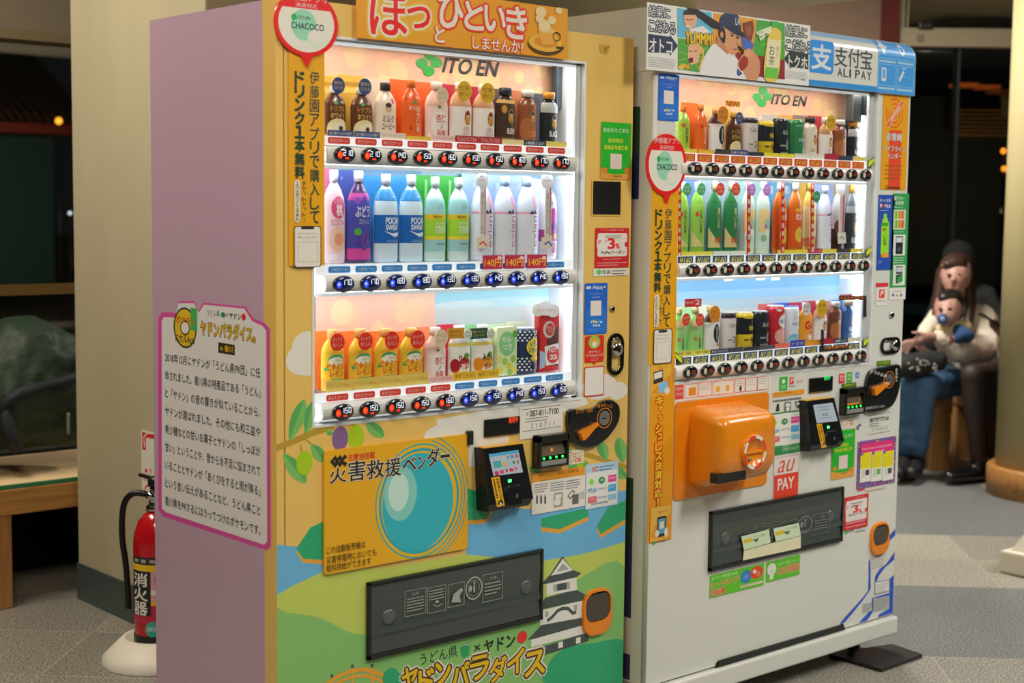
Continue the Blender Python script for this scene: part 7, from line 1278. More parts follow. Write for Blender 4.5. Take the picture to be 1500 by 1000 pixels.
q = MB(); mt = Matrix.Translation((kc[0], YF2 - TH, kc[1])) @ Matrix.Rotation(math.radians(90), 4, 'X')
q.lathe([(RX, 0), (RX, .006), (RX * .95, .009), (RX * .74, .009), (RX * .72, .0035), (RX * .1, .003)], OC, 40, mtx=mt, cap=False); kn = q.build('crank_dial', m2)
q = MB(); q.box(kc[0] - RX * .71, kc[0] + RX * .71, YF2 - TH - .0085, YF2 - TH - .003, kc[1] - RX * .08, kc[1] + RX * .1, OC, bev=.002); q.build('dial_bar', kn, off=m2.location)
q = MB(); q.lathe([(.005, 0), (.005, .004), (.003, .005)], M_CHROME, 14, mtx=Matrix.Translation((kc[0] - RX * .36, YF2 - TH - .0045, kc[1] - RX * .36)) @ Matrix.Rotation(math.radians(90), 4, 'X')); q.build('dial_lock', kn, off=m2.location)
s = Sheet('Y', YF2 - TH - .0092, 'p', .35)
for i in range(8):
    t0, t1 = i * 45 + 3, i * 45 + 42; P = []
    for k in range(7):
        t = math.radians(t0 + (t1 - t0) * k / 6); P += [(kc[0] + RX * .96 * math.cos(t), kc[1] + RX * .96 * math.sin(t)), (kc[0] + RX * .77 * math.cos(t), kc[1] + RX * .77 * math.sin(t))]
    s.flat(P, [(2 * k, 2 * k + 2, 2 * k + 3, 2 * k + 1) for k in range(6)], '#c0362c' if i % 2 == 0 else '#cfcac4')
s.build('dial_ring', kn, 'red and white ring', off=m2.location)
q = MB(); P = [gf.pt(1050, 709), gf.pt(1071, 707), gf.pt(1090, 697.6), gf.pt(1072, 700)]
P = [deep(x, y, 1) for x, y in ((0, 0),)]
lz = bb0 + (fb0 - bb0) * .55
q.box(fa0 + .0, fa0 + .115, YF2 - TH * .94, YF2 - TH * .72, bb0 + (fb0 - bb0) * .5 + .004, bb0 + (fb0 - bb0) * .5 + .03, mat('#20221f', rough=.5, gain=1)); q.build('cover_slot', m2)
# flap, leaflets, energy stickers
flap(m2, YF2, ((1038.8, 750.4), (1233.3, 710.3), (1231, 790), (1036.2, 838.8))); flap_notice(m2, YF2, 1089.5, 756, .72, .86, '#7c8684')
for P, c, T_ in ((((1085.6, 785.5), (1126, 775), (1128.5, 794.6), (1089.5, 805.5)), '#bccdb0', 1), (((1132.4, 774), (1170, 765.5), (1172.7, 784), (1136.3, 793)), '#bccdb0', 1), (((1089.5, 805.8), (1172.7, 784.3), (1172.7, 802.4), (1088, 820.6)), '#c6c3a4', 0)):
    s = Sheet('Y', YF2 - .0105 - .002 * T_, 'p', .4, step=.00004); s.pl(list(P), c, th=.0008)
    if T_:
        (xa, ya), (xb, yb) = P[0], P[1]; s.pl([(xa + 3, ya + 5), (xa + 16, ya + 1.6), (xa + 17, ya + 7), (xa + 4, ya + 10)], '#d8b41c'); s.t('ドリンク・返却口', xa + 18, ya + 1, xa + 35, 4, '#4a6a3c', .01, y1c=ya - 3.4); cx, cy = (xa + P[2][0]) / 2, (ya + P[2][1]) / 2 + 1; s.pl([(cx - 5, cy - 1), (cx + 5, cy - 3.4), (cx + .6, cy + 3)], '#2a6a34')
    s.build('flap_leaflet', m2)
s = k2(-.0008); s.r(1040, 843, 1119, 857, '#4fa81c', th=.0005)
a0, b0, a1, b1 = s.box2(1040, 843, 1119, 857)
s.n = 0
zA = s.pt(1040, 843)[1]; zB = s.pt(1040, 875)[1]
s.v, s.f, s.m, s.smooth = [], [], [], []
def en(x0_, ytop, x1_, ybot, fn):
    s = k2(-.0008); a0, b1 = s.pt(x0_, ytop); b0 = s.pt(x0_, ybot)[1]; a1 = s.pt(x1_, ytop)[0]; s.solid(s.rpts(a0, b0, a1, b1), '#4fa81c', .0005); fn(s, a0, b0, a1 - a0, b1 - b0); s.build('energy_sticker', m2, 'green energy saving sticker')
def ea(s, a, b, w, h):
    s.put('省エネ・高効率の技術', a + w * .03, b + h * .78, a + w * .5, b + h * .93, '#cfe0b8', .01); s.put('ヒートポンプ', a + w * .02, b + h * .42, a + w * .52, b + h * .72, '#cf4a1c', .03, out='#d8d4cc', ow=.04); s.put('自販機', a + w * .02, b + h * .06, a + w * .28, b + h * .36, '#cf4a1c', .03, out='#d8d4cc', ow=.04)
    s.em(a + w * .66, b + h * .58, w * .1, h * .3, '#2a6ab0', n=20); s.em(a + w * .86, b + h * .66, w * .12, h * .28, '#c83a22', n=20); s.em(a + w * .82, b + h * .72, w * .035, h * .1, '#d8d0c8'); s.put('冷', a + w * .61, b + h * .46, a + w * .7, b + h * .7, '#9cc0e0', .01); s.put('温', a + w * .84, b + h * .5, a + w * .93, b + h * .7, '#e8b0a0', .01); s.flat(s.rpts(a + w * .56, b + h * .12, a + w * .98, b + h * .22), [(0, 1, 2, 3)], '#d8ccc0'); s.put('冷却加温のヒートポンプ', a + w * .57, b + h * .13, a + w * .97, b + h * .21, '#b8402c', 0)
def eb(s, a, b, w, h):
    s.em(a + w * .16, b + h * .6, w * .13, h * .3, '#cfd2c8', n=20); s.flat(s.rpts(a + w * .11, b + h * .1, a + w * .21, b + h * .34), [(0, 1, 2, 3)], '#cfd2c8'); s.put('LED', a + w * .12, b + h * .44, a + w * .2, b + h * .56, '#8aa87a', 0); s.put('省エネ・環境にやさしい', a + w * .34, b + h * .7, a + w * .97, b + h * .84, '#cfe0b8', .01); s.put('LED照明', a + w * .33, b + h * .22, a + w * .97, b + h * .6, '#cf4a1c', .03, out='#d8d4cc', ow=.04)
en(1040, 843, 1118.6, 876, ea); en(1122.6, 823.4, 1171.6, 853, eb)
coupon(m2, YF2 - .0008, 1237, 729, 1270.6, 770); s = k2(-.0007); clover(s, 1239.6, 778.6, 3, '#2a9a4a'); s.t('ITO EN', 1243, 777.6, 1251, 4.6, '#3a3e3e', .02, .3); s.greek(1253, 772, 1268, 778, 2, '#6a6a68'); s.build('brand_sticker', m2)
coin_return(m2, YF2, 1274.6, 767, 1299.6, 808.5, None)
# blue stripes, plates at the foot
s = k2(-.0004); s.step = .00002; s.clip = (X2a, Z2b + .062, X2b - .001, 2)
J = lambda p: K(p, 1140, 720, 3.571); BL2 = '#1f46a8'
for p in ([(577, 235), (612, 193), (612, 228), (577, 262)], [(610, 312), (612, 350), (560, 395), (527, 438), (515, 470), (503, 470), (508, 440), (530, 405), (565, 378)], smooth([(480, 365), (483, 480), (468, 532), (352, 678), (330, 678), (455, 538), (471, 488), (473, 368)], 3), [(607, 432), (607, 664), (510, 683), (528, 640), (580, 612), (583, 455)], smooth([(390, 722), (424, 718), (492, 632), (500, 560), (490, 560), (484, 612), (440, 665)], 3), [(503, 552), (580, 530), (580, 543), (503, 566)]): s.pl(J(p), BL2)
s.build('stripe_print', m2)
s = k2(-.0008); p = J([(503, 470), (583, 456), (583, 520), (503, 540)]); s.pl(p, '#8a8f90', th=.0006); s.pl(J([(509, 476), (577, 464), (577, 514), (509, 531)]), '#c4c6c2'); s.greek(*J([(513, 484)])[0], *J([(572, 512)])[0], 4, '#7a7c7c', .35); s.build('rating_plate', m2)
s = k2(-.0008); s.pl(J([(497, 560), (580, 542), (580, 612), (497, 628)]), '#9a9c9a', th=.0006); s.greek(*J([(503, 566)])[0], *J([(574, 606)])[0], 5, '#6c6e6e', .4); s.build('rating_plate', m2)
s = k2(-.0008); s.pl(J([(443, 584), (488, 573), (488, 622), (443, 634)]), '#a8aaa8', th=.0006); s.greek(*J([(446, 590)])[0], *J([(485, 620)])[0], 4, '#5c5e5e', .45); s.build('rating_plate', m2)
s = k2(-.0006); s.greek(*J([(484, 338)])[0], *J([(556, 392)])[0], 6, '#8a8c8a', .3); s.t('ご案内', *J([(508, 340)])[0], J([(540, 338)])[0][0], 3.4, '#5a5a58', .01); s.build('small_label', m2)
# louvre above the base strip
g = Sheet('Y', YF2); la, lb = g.pt(1047, 980)[0], g.pt(1236, 918)[0]; lz0 = Z2b + .0555; lz1 = (g.pt(1054, 969)[1] + g.pt(1235, 911)[1]) / 2
q = MB(); q.prism([(la, lz0), (lb + .004, lz0), (lb, lz0 + .008), (lb - .006, lz1), (la + .012, lz1), (la + .004, lz1 - .006)], 1, YF2 - .003, YF2 + .002, mat('#15181a', rough=.4, gain=1)); lv = q.build('vent_panel', m2)
for i in range(4):
    q = MB(); z = lz0 + (lz1 - lz0) * (i + .7) / 4.6; q.box(la + .01, lb - .01, YF2 - .006, YF2 - .003, z, z + .003, mat('#2a2f31', rough=.4, gain=1)); q.build('vent_slat', lv, off=m2.location)
for i in range(5):
    q = MB(); x = la + (lb - la) * (i + .7) / 5.4; q.box(x, x + .004, YF2 - .0055, YF2 - .003, lz0 + .003, lz1 - .003, mat('#2a2f31', rough=.4, gain=1)); q.build('vent_bar', lv, off=m2.location)
# green and navy print on the side of the cabinet next to the door
for z0_, z1_, c in ((1.54, 1.66, '#1d3f2c'), (1.42, 1.54, '#232a52'), (.50, .68, '#1d3f2c'), (.30, .50, '#232a52'), (.13, .2, '#232a52')): q = MB(); q.box(X2a - .0006, X2a + .002, YF2 + .052, YF2 + .16, z0_, z1_, mat(c, rough=.3)); q.build('side_print', m2)
for x in (X2a + .09, X2b - .09):
    for y in (YF2 + .09, YF2 + D2 - .09): q = MB(); q.lathe([(.012, .006), (.012, Z2b + .01)], M_DK, 14, (x, y, 0)); q.lathe([(.028, .0125), (.028, .02), (.012, .022)], M_DK, 14, (x, y, 0)); q.build('foot', m2)
# black plate under the right foot
fp = [hit(x, y, 2, .012) for x, y in ((1214, 957), (1306.6, 942.6), (1351, 957.5), (1291, 979))]
q = MB(); P = [(p[0], p[1]) for p in fp]; q.prism(P, 2, .0005, .012, mat('#191c1e', rough=.35, gain=1)); o = q.build('floor_plate'); tag(o, 'black plate lying on the floor beneath the white machine corner', 'floor plate')
# ================================================================ around the machines
def box_between(mb, m, p0, p1): mb.box(min(p0[0], p1[0]), max(p0[0], p1[0]), min(p0[1], p1[1]), max(p0[1], p1[1]), min(p0[2], p1[2]), max(p0[2], p1[2]), m)
# ---- fire extinguisher on its tray, notice on the column
ec = hit(231, 966, 2, 0); EX, EY = float(ec[0]), float(ec[1]); EXT = (EX, EY, 0)
MRED = mat('#b81420', rough=.16, coat=.6, gain=1.1)
tr = MB(); WT = mat('#d2cfc4', rough=.5, gain=1.2)
pr = [(.165, .001), (.165, .02), (.155, .028), (.10, .075), (.088, .075), (.083, .03), (.0, .03)]
mtx = Matrix.Translation((EX, EY, 0))
tr.lathe([(.166, .001), (.166, .018), (.150, .034), (.105, .078), (.092, .078), (.086, .03), (.001, .028)], WT, 40, (EX, EY, 0), cap=False)
t_ = tr.build('extinguisher_tray', None); tag(t_, 'white round tray on the floor beside the column base', 'tray')
ex_ = empty('fire_extinguisher', (EX, EY, .03), 0, 'red fire extinguisher standing in the white tray behind the pink side', 'fire extinguisher')
q = MB(); q.lathe([(.05, 0), (.062, .002), (.066, .01), (.068, .03), (.0695, .34), (.066, .37), (.054, .405), (.034, .428), (.022, .436)], MRED, 36, (EX, EY, .03)); q.build('cylinder', ex_)
q = MB(); q.lathe([(.0665, .0), (.0695, .012), (.0702, .04), (.0702, .062)], mat('#15181a', rough=.35, gain=1), 36, (EX, EY, .03), cap=False); q.build('foot_ring', ex_)
q = MB(); q.lathe([(.024, .434), (.03, .436), (.03, .45), (.022, .454), (.022, .47), (.027, .474), (.027, .49), (.018, .494), (.018, .51)], M_CHROME, 24, (EX, EY, .03)); q.tube([(EX, EY, .51), (EX - .03, EY - .005, .515)], .011, M_CHROME, 12); q.build('valve', ex_)
q = MB(); q.lathe([(.016, .508), (.024, .512), (.024, .53), (.016, .54), (.004, .542)], M_BLACK, 20, (EX, EY, .03)); q.box(EX - .008, EX + .008, EY + .0, EY + .10, .556, .566, M_BLACK, bev=.003); q.build('lever', ex_)
L_ = [(-.028, -.004, .515), (-.06, -.012, .518), (-.085, -.02, .5), (-.097, -.026, .46), (-.099, -.03, .38), (-.09, -.032, .3), (-.085, -.034, .22), (-.084, -.036, .16)]
L_ = [(ex.x * a * 1.05 - ey.x * .0, ex.y * a * 1.05, c) for a, b, c in L_]
q = MB(); q.tube(smooth([(EX + a, EY + b, c) for a, b, c in L_], 5, False), .0095, M_BLACK, 12); q.build('hose', ex_)
s = Sheet('Y', EY, 'p', .35, wrap=(EX, EY, .0697, 1), step=.00005); s.n = 8; rc = .0697
def ER(u0, z0, u1, z1, c): s.flat(s.rpts(EX + u0 * rc, z0 + .03, EX + u1 * rc, z1 + .03), [(0, 1, 2, 3)], c)
ER(-1.85, .10, 1.2, .305, '#9c2434'); ER(-1.85, .28, 1.2, .305, '#23262a'); ER(-1.85, .262, 1.2, .282, '#c9a41c'); ER(-1.85, .125, -.75, .262, '#1c1e20'); ER(-.75, .165, 1.2, .262, '#b98a90'); ER(-.75, .19, 1.2, .205, '#c8c4c0'); ER(-.75, .158, 1.2, .17, '#c9a41c')
for i, ch in enumerate('消火器'): s.put(ch, EX - 1.7 * rc, .03 + .215 - i * .044, EX - .9 * rc, .03 + .255 - i * .044, '#d8d4cc', .03)
for i in range(6): ER(-1.6 + i * .4, .288, -1.35 + i * .4, .298, '#8a8a88')
s.put('業務用', EX - .6 * rc, .255, EX + .0 * rc, .275, '#5a3a40', .0); s.put('ABC', EX - .5 * rc, .165, EX + .3 * rc, .18, '#d8c4c4', .02)
s.em(EX - .7 * rc, .03 + .085, .021, .024, '#2f8f80'); s.put('2029', EX - .95 * rc, .03 + .08, EX - .45 * rc, .03 + .092, '#cfe0d8', .02)
s.build('label', ex_)
s = Sheet('X', CXL - .0007, 'p', .4); s.r(207, 629, 246, 729, '#cfccc6', th=.001); s.r(208.5, 632, 246, 668, '#b8202a'); s.r(214, 640, 230, 668, '#cfccc6', rad=.01); s.ln([(212, 655), (211, 640), (216, 634), (222, 634)], .006, '#cfccc6'); s.e(214.5, 689, 2, 3, '#b8202a'); s.r(219, 685, 223, 693, '#c88a88'); s.greek(212, 681, 222, 684, 1, '#c8a0a0'); s.ring(220, 720, 8, 10, .006, '#b8202a'); s.t('消火器', 210, 700, 222, 5, '#b8202a', .01)
o = s.build('extinguisher_notice'); tag(o, 'red and white extinguisher notice fixed to the column beside the pink side', 'sign')
# ---- left bench with mat and bag
BY0, BY1 = 2.185, 2.78
bl = empty('wooden_bench', (-.1, BY0, 0), 0, 'wooden bench with a tan mat behind the cream column', 'bench', 'wooden benches')
q = MB(); q.box(-1.6, 2.2, BY0, BY0 + .07, .325, .415, M_WOOD, bev=.004); q.build('front_rail', bl)
q = MB(); q.box(-1.6, 2.2, BY0 + .07, BY1, .36, .41, M_WOOD); q.build('seat', bl)
for x in (-1.5, .19, 2.0):
    q = MB(); q.box(x, x + .135, BY0 + .004, BY0 + .12, 0, .326, M_WOODV, bev=.004); q.build('leg', bl)
q = MB(); q.box(-1.6, 2.2, BY1 - .1, BY1 - .06, 0, .36, M_BLACK); q.build('back_panel', bl)
q = MB(); q.box(.29, 2.19, BY0 + .02, BY1 - .01, .4155, .428, mat('#cdb38a', rough=.7, bump=.3, bscale=200)); 
mt_ = q.build('seat_mat'); tag(mt_, 'tan mat with a dark green edge lying on the bench', 'mat')
q = MB(); q.box(.27, 2.19, BY0 + .003, BY0 + .02, .4155, .4285, mat('#24603c', rough=.6)); q.box(.27, .29, BY0 + .02, BY1 - .01, .4155, .4285, mat('#24603c', rough=.6)); q.build('mat_edge', mt_, off=(0, 0, 0))
def remeshed(name, caps, vox, m, parent=None, label=None, sm=6, disp=None, flat=False):
    """one continuous skin over tapered limbs (p0, r0, p1, r1[, squash])"""
    b = bmesh.new()
    for c in caps:
        p0, r0, p1, r1 = Vector(c[0]), c[1], Vector(c[2]), c[3]; n = max(2, int((p1 - p0).length / (min(r0, r1) * .35)) + 1)
        for i in range(n + 1):
            t = i / n; mt = Matrix.Translation(p0.lerp(p1, t)); rr = r0 + (r1 - r0) * t
            if len(c) > 4: mt = mt @ c[4]
            bmesh.ops.create_icosphere(b, subdivisions=2, radius=rr, matrix=mt)
    me = bpy.data.meshes.new(name); b.to_mesh(me); b.free()
    o = bpy.data.objects.new(name, me); COL.objects.link(o)
    r = o.modifiers.new('r', 'REMESH'); r.mode = 'VOXEL'; r.voxel_size = vox; r.use_smooth_shade = True
    s_ = o.modifiers.new('s', 'SMOOTH'); s_.iterations = sm; s_.factor = .5
    if disp:
        tx = bpy.data.textures.new(name, 'CLOUDS'); tx.noise_scale = disp[0]; d = o.modifiers.new('d', 'DISPLACE'); d.texture = tx; d.strength = disp[1]; d.texture_coords = 'GLOBAL'
    dg = bpy.context.evaluated_depsgraph_get(); dg.update()
    m2_ = bpy.data.meshes.new_from_object(o.evaluated_get(dg)); COL.objects.unlink(o); bpy.data.objects.remove(o); bpy.data.meshes.remove(me)
    m2_.name = name; off = Vector((0, 0, 0))
    if parent: off = parent.location if parent.parent is None else parent.parent.location
    m2_.transform(Matrix.Translation(-Vector(off))); m2_.materials.clear(); m2_.materials.append(m)
    for p in m2_.polygons: p.use_smooth = True; p.material_index = 0
    return link(name, m2_, parent, label)
def fabric(h, bs=90, st=.35, rough=.85, gain=None): return mat(h, 'p', rough, bump=st, bscale=bs, gain=gain)
def VB(x, y, dy=0): h = hit(x, y, 1, 2.48 + dy); return Vector((h[0], h[1], h[2]))
bag = empty('travel_bag', (.2, 2.48, .43), 0, 'big dark green padded bag on the bench mat', 'bag')
def SQ(x, y, z): return Matrix.Diagonal((x, y, z, 1))
remeshed('bag_body', [(VB(-60, 585), .20, VB(35, 560), .205), (VB(35, 560), .205, VB(95, 580), .135), (VB(30, 540), .2, VB(72, 545), .17)], .016, fabric('#273c2e', 16, 1.0, .6, 1.0), bag, disp=(.07, .035))
remeshed('lower_pocket', [(VB(-40, 620, -.05), .10, VB(108, 612, -.05), .105), (VB(-20, 607, -.1), .075, VB(100, 600, -.08), .07)], .014, fabric('#223526', 18, 1.0, .6, 1.0), bag, disp=(.07, .02))
for P, w in (([(-5, 618), (6, 590), (30, 575), (62, 566), (112, 553)], .022), ([(5, 588), (9, 612), (15, 640), (25, 656)], .026)):
    q = MB(); q.tube([VB(x, y, -.205 + .02 * abs(i - 2)) for i, (x, y) in enumerate(P)], w, mat('#1b232c', rough=.7, gain=1), 8); q.build('strap', bag)
q = MB(); q.tube([VB(100, y, -.17) for y in (604, 612, 620, 628, 636)], .006, mat('#6a7468', rough=.4), 6); q.build('zip_pull', bag)
# ---- outside, left
hs = empty('tiled_house', (4.5, 16, 0), 0, 'dark low house outside with a red lit eave beyond the bench', 'house')
def ho(px, py, Y=16.): h = hit(px, py, 1, Y); return Vector((h[0], h[1], h[2]))
def hbox(nm, x0, y0, x1, y1, m, d0=0, d1=.3, Y=16.):
    a, b = ho(x0, y0, Y), ho(x1, y1, Y); q = MB(); q.box(a.x, b.x, Y + d0, Y + d1, min(a.z, b.z), max(a.z, b.z), m); return q.build(nm, hs)
hbox('wall', -60, 196, 80, 420, mat('#2c5a54', rough=.8, gain=1), 0, 3)
a, b_ = ho(-80, 192), ho(100, 184)
q = MB(); z0 = a.z; q.prism([(15.2, z0), (15.2, z0 + .12), (18.5, z0 + 1.9), (18.5, z0)], 0, a.x, b_.x, mat('#4a2019', rough=.7, gain=1)); q.build('roof', hs)
q = MB(); q.box(a.x, b_.x, 15.1, 15.2, z0 - .02, z0 + .1, mat('#8a2a1c', rough=.6, gain=1)); q.build('eave_board', hs)
for i in range(14):
    q = MB(); x = a.x + (b_.x - a.x) * (i + .5) / 14; q.tube([(x, 15.15, z0 + .14), (x, 18.5, z0 + 1.93)], .03, mat('#40201a', rough=.6, gain=1), 6); q.build('roof_rib', hs)
def bulb(px, py, d, r, c, e, lb, nm='globe_lamp', grp=None):
    p = deep(px, py, d); q = MB(); q.lathe([(r * math.sin(math.radians(t)), -r * math.cos(math.radians(t))) for t in range(4, 180, 16)], mat(c, emit=e, gain=1), 16, p); o = empty(nm, p, 0, lb, 'lamp', grp); q.build('globe', o)
    q = MB(); q.tube([(p.x, p.y, p.z - r * .9), (p.x, p.y, -.008)], .008, M_BLACK, 6); q.build('post', o)
bulb(86, 177, 17.5, .04, '#ff9a2c', 5, 'orange glowing lamp under the red eave outside', 'lantern'); bulb(102.5, 312, 17.5, .02, '#dfe8f0', 3, 'small white light outside beside the column', 'garden_light')
lp_ = ho(55, 330, 12.6); lamp('added_house_fill', (lp_.x, lp_.y, 1.2), .3, 45, (1, .72, .5), (math.radians(105), 0, 0))  # added fill with no fixture, brightens the house wall and eave
# ---- outside, right
h2 = empty('lit_house', deep(1440, 250, 16), 0, 'dark house outside with orange lit eaves beyond the window', 'house')
def rb(nm, x0, y0, x1, y1, d, m, th=.2):
    a, b = deep(x0, y0, d) - o0, deep(x1, y1, d) - o0; q = MB(); ax, bx_, dy = a.dot(ex), b.dot(ex), a.dot(ey); mt = MW; q.box(min(ax, bx_), max(ax, bx_), dy, dy + th, min(a.z, b.z), max(a.z, b.z), m, mtx=mt); return q.build(nm, h2)
rb('wall', 1330, 140, 1540, 420, 12.6, mat('#0c1210', rough=.9, gain=1), .3)
for y, x0_, x1_, c, e in ((121, 1400, 1434, '#b4501c', .55), (124, 1436, 1466, '#b4501c', .45), (131, 1455, 1500, '#7a4020', .25)): rb('eave_light', x0_, y, x1_, y + 5, 12.3, mat(c, emit=e, gain=1))
for i in range(7): rb('louvre', 1398, 160 + i * 6, 1492, 163 + i * 6, 12.3, mat('#7a5a30', gain=1))
for i in range(8): rb('shutter_slat', 1468, 140 + i * 4, 1492, 142 + i * 4, 12.25, mat('#8a7a60', gain=1), .05)
for i, (x, y) in enumerate(((1470, 221), (1485, 216), (1471, 247))): bulb(x, y, (11.2, 11.2, 11.0)[i], .022, '#ff8a24', 4, ['orange globe lamp beyond the window, second from the round column', 'orange globe lamp beyond the window, nearest the round column', 'lowest orange globe lamp beyond the window'][i], grp='globe lamps beyond the window')
lp_ = deep(1445, 330, 11.3); lamp('added_house_fill', lp_, .3, 16, (1, .62, .3), (math.radians(120), 0, -YAW))  # second added fill, unseen, brightens the louvres and shutter
# ---- round column, white base block
rc_ = CAMV + ex * ((1475 - 750) / FPX * 7.25 + .30) + ey * 7.3
q = MB(); q.lathe([(.295, 0), (.295, 3.1)], plaster((.42, .37, .2), 2), 48, (rc_.x, rc_.y, 0)); cl = struct(q.build('column_round'))
q = MB(); q.lathe([(.296, 0), (.335, 0), (.335, .135), (.325, .145), (.296, .145)], M_WOOD, 48, (rc_.x, rc_.y, 0)); struct(q.build('baseboard_round'))
pb = fl_ = hit(1463, 838, 2, 0); base = empty('post_base', (float(pb[0]), float(pb[1]), 0), 0, 'off white tapered block on the floor before the round column', 'post base')
MP = Matrix.Translation((pb[0], pb[1] - .5, 0))
q = MB(); q.box(0, .5, 0.0, .5, 0, .088, mat('#b3ada0', rough=.7, bump=.1), bev=.008, mtx=MP); q.build('plinth', base)
q = MB(); vs = [(.03, .03, .088), (.47, .03, .088), (.47, .47, .088), (.03, .47, .088), (.17, .17, .36), (.33, .17, .36), (.33, .33, .36), (.17, .33, .36)]; q.add([MP @ Vector(v) for v in vs], [(0, 1, 5, 4), (1, 2, 6, 5), (2, 3, 7, 6), (3, 0, 4, 7), (4, 5, 6, 7)], mat('#b3ada0', rough=.7, bump=.1)); q.build('tapered_block', base)
# ---- right benches
def bench_r(x0, x1, d, lb, legs):
    a = (x0 - 750) / FPX * d; b = (x1 - 750) / FPX * d; o2 = CAMV + ex * 0 + ey * d; o2.z = 0; M = Matrix(((ex.x, ey.x, 0, o2.x), (ex.y, ey.y, 0, o2.y), (0, 0, 1, 0), (0, 0, 0, 1)))
    t = empty('wooden_bench', M @ Vector((a, 0, 0)), 0, lb, 'bench', 'wooden benches')
    q = MB(); q.box(a, b, 0, .5, .315, .405, M_WOOD, bev=.004, mtx=M); q.build('seat', t)
    for l in legs:
        lx = (l - 750) / FPX * d
        for y in (.01, .38): q = MB(); q.box(lx, lx + .105, y, y + .11, 0, .317, M_WOODV, bev=.003, mtx=M); q.build('leg', t)
    return t
bench_r(1180, 1402, 7.93, 'wooden bench under the person in the white cardigan', (1190, 1372)); bench_r(1436, 1640, 7.98, 'wooden bench under the person holding a phone', (1440, 1600))
# ---- people
SKIN = mat('#b58a7e', rough=.5, gain=1); HAIR = mat('#3a251c', rough=.4, gain=1); HAIRD = mat('#171212', rough=.45, gain=1); WOOL = fabric('#c6bdb0', 60, .6, .9, 1.3); DEN = fabric('#345474', 120, .3, .8, 1.2); BLKC = fabric('#15171a', 80, .3, .8, 1.0)
V = lambda x, y, d: deep(x, y, d)
def fingers(w, dirs, l=.07, r=.0085, curl=Vector((0, 0, -.012))):
    c = []
    for k, (dx, dz, sc) in enumerate(dirs):
        p = Vector(w) + ex * dx * .35 + Vector((0, 0, dz * .35)); m_ = p + (ex * dx + Vector((0, 0, dz))) * .5 * sc; e = m_ + (ex * dx + Vector((0, 0, dz))) * .35 * sc + curl - ey * .008; c += [(p, r * 1.1, m_, r), (m_, r, e, r * .82)]
    return c
w = empty('person', V(1400, 572, 8.2), 0, 'person in a fluffy white cardigan and jeans, seated, holding a baby', 'person', 'people on the benches')
w.location.z = 0
face = [(V(1400, 398, 8.10), .088, V(1399, 405, 8.08), .088), (V(1398, 412, 8.04), .066, V(1397.5, 421, 8.02), .045), (V(1401, 425, 8.10), .05, V(1404, 445, 8.16), .055), (V(1397, 403, 8.0), .012, V(1396.5, 410, 7.975), .014)]
h1 = V(1352, 495, 7.80); hnd = [(V(1374, 493, 7.86), .026, h1, .03, ), (h1, .03, V(1346, 498, 7.78), .026)] + fingers(V(1347, 497, 7.78), ((-.085, -.012, 1), (-.088, -.03, 1), (-.082, -.05, .95), (-.066, -.066, .85))) + [(V(1352, 490, 7.78), .011, V(1343, 487, 7.76), .0095), (V(1343, 487, 7.76), .0095, V(1336, 487, 7.76), .008)]
h2_ = V(1344, 502, 7.84); hnd2 = [(V(1352, 490, 7.96), .025, h2_, .028), (h2_, .028, V(1348, 508, 7.82), .024)] + fingers(V(1350, 507, 7.8), ((.05, -.03, 1), (.045, -.05, 1), (.03, -.06, .95), (.012, -.065, .85)), curl=Vector((0, 0, -.008)))
remeshed('body', face + hnd + hnd2 + [(V(1404, 445, 8.16), .055, V(1408, 475, 8.2), .09), (V(1408, 475, 8.2), .09, V(1385, 470, 8.1), .04), (V(1385, 470, 8.1), .04, V(1352, 490, 7.96), .025), (V(1408, 475, 8.2), .09, V(1440, 500, 8.12), .035), (V(1440, 500, 8.12), .035, V(1374, 493, 7.86), .026)], .0075, SKIN, w, sm=2)
q = MB()
for x, y in ((1390, 402), (1404.5, 402)): p = V(x, y, 7.995); q.lathe([(.001, -.006), (.012, -.003), (.013, 0), (.012, .003), (.001, .006)], mat('#1c1210', rough=.2, gain=1), 12, p)
q.build('eyes', w); q = MB(); p = V(1396.5, 417, 7.985); q.lathe([(.001, -.005), (.018, -.002), (.019, .001), (.001, .006)], mat('#8a3c38', rough=.4, gain=1), 12, p, sy=.5); q.build('lips', w)
remeshed('hair', [(V(1401, 394, 8.15), .098, V(1402, 405, 8.17), .097), (V(1397, 386, 8.06), .05, V(1404, 386, 8.06), .05), (V(1388, 388, 8.04), .03, V(1409, 388, 8.04), .03), (V(1380, 398, 8.1), .035, V(1374, 440, 8.08), .035), (V(1374, 440, 8.08), .035, V(1371, 475, 8.02), .026), (V(1417, 398, 8.12), .035, V(1421, 440, 8.1), .04), (V(1421, 440, 8.1), .04, V(1418, 478, 8.04), .03), (V(1402, 420, 8.22), .09, V(1404, 455, 8.26), .08)], .012, HAIR, w, sm=3)
remeshed('cardigan', [(V(1408, 470, 8.22), .14, V(1414, 520, 8.2), .15), (V(1382, 458, 8.16), .07, V(1438, 464, 8.22), .075), (V(1380, 460, 8.14), .066, V(1358, 486, 8.0), .058), (V(1358, 486, 8.0), .058, V(1356, 489, 7.96), .045), (V(1440, 466, 8.2), .075, V(1445, 512, 8.06), .095), (V(1445, 512, 8.06), .095, V(1405, 510, 7.88), .085), (V(1405, 510, 7.88), .085, V(1376, 494, 7.85), .048), (V(1435, 525, 8.1), .09, V(1418, 532, 8.05), .08)], .016, WOOL, w, disp=(.05, .02))
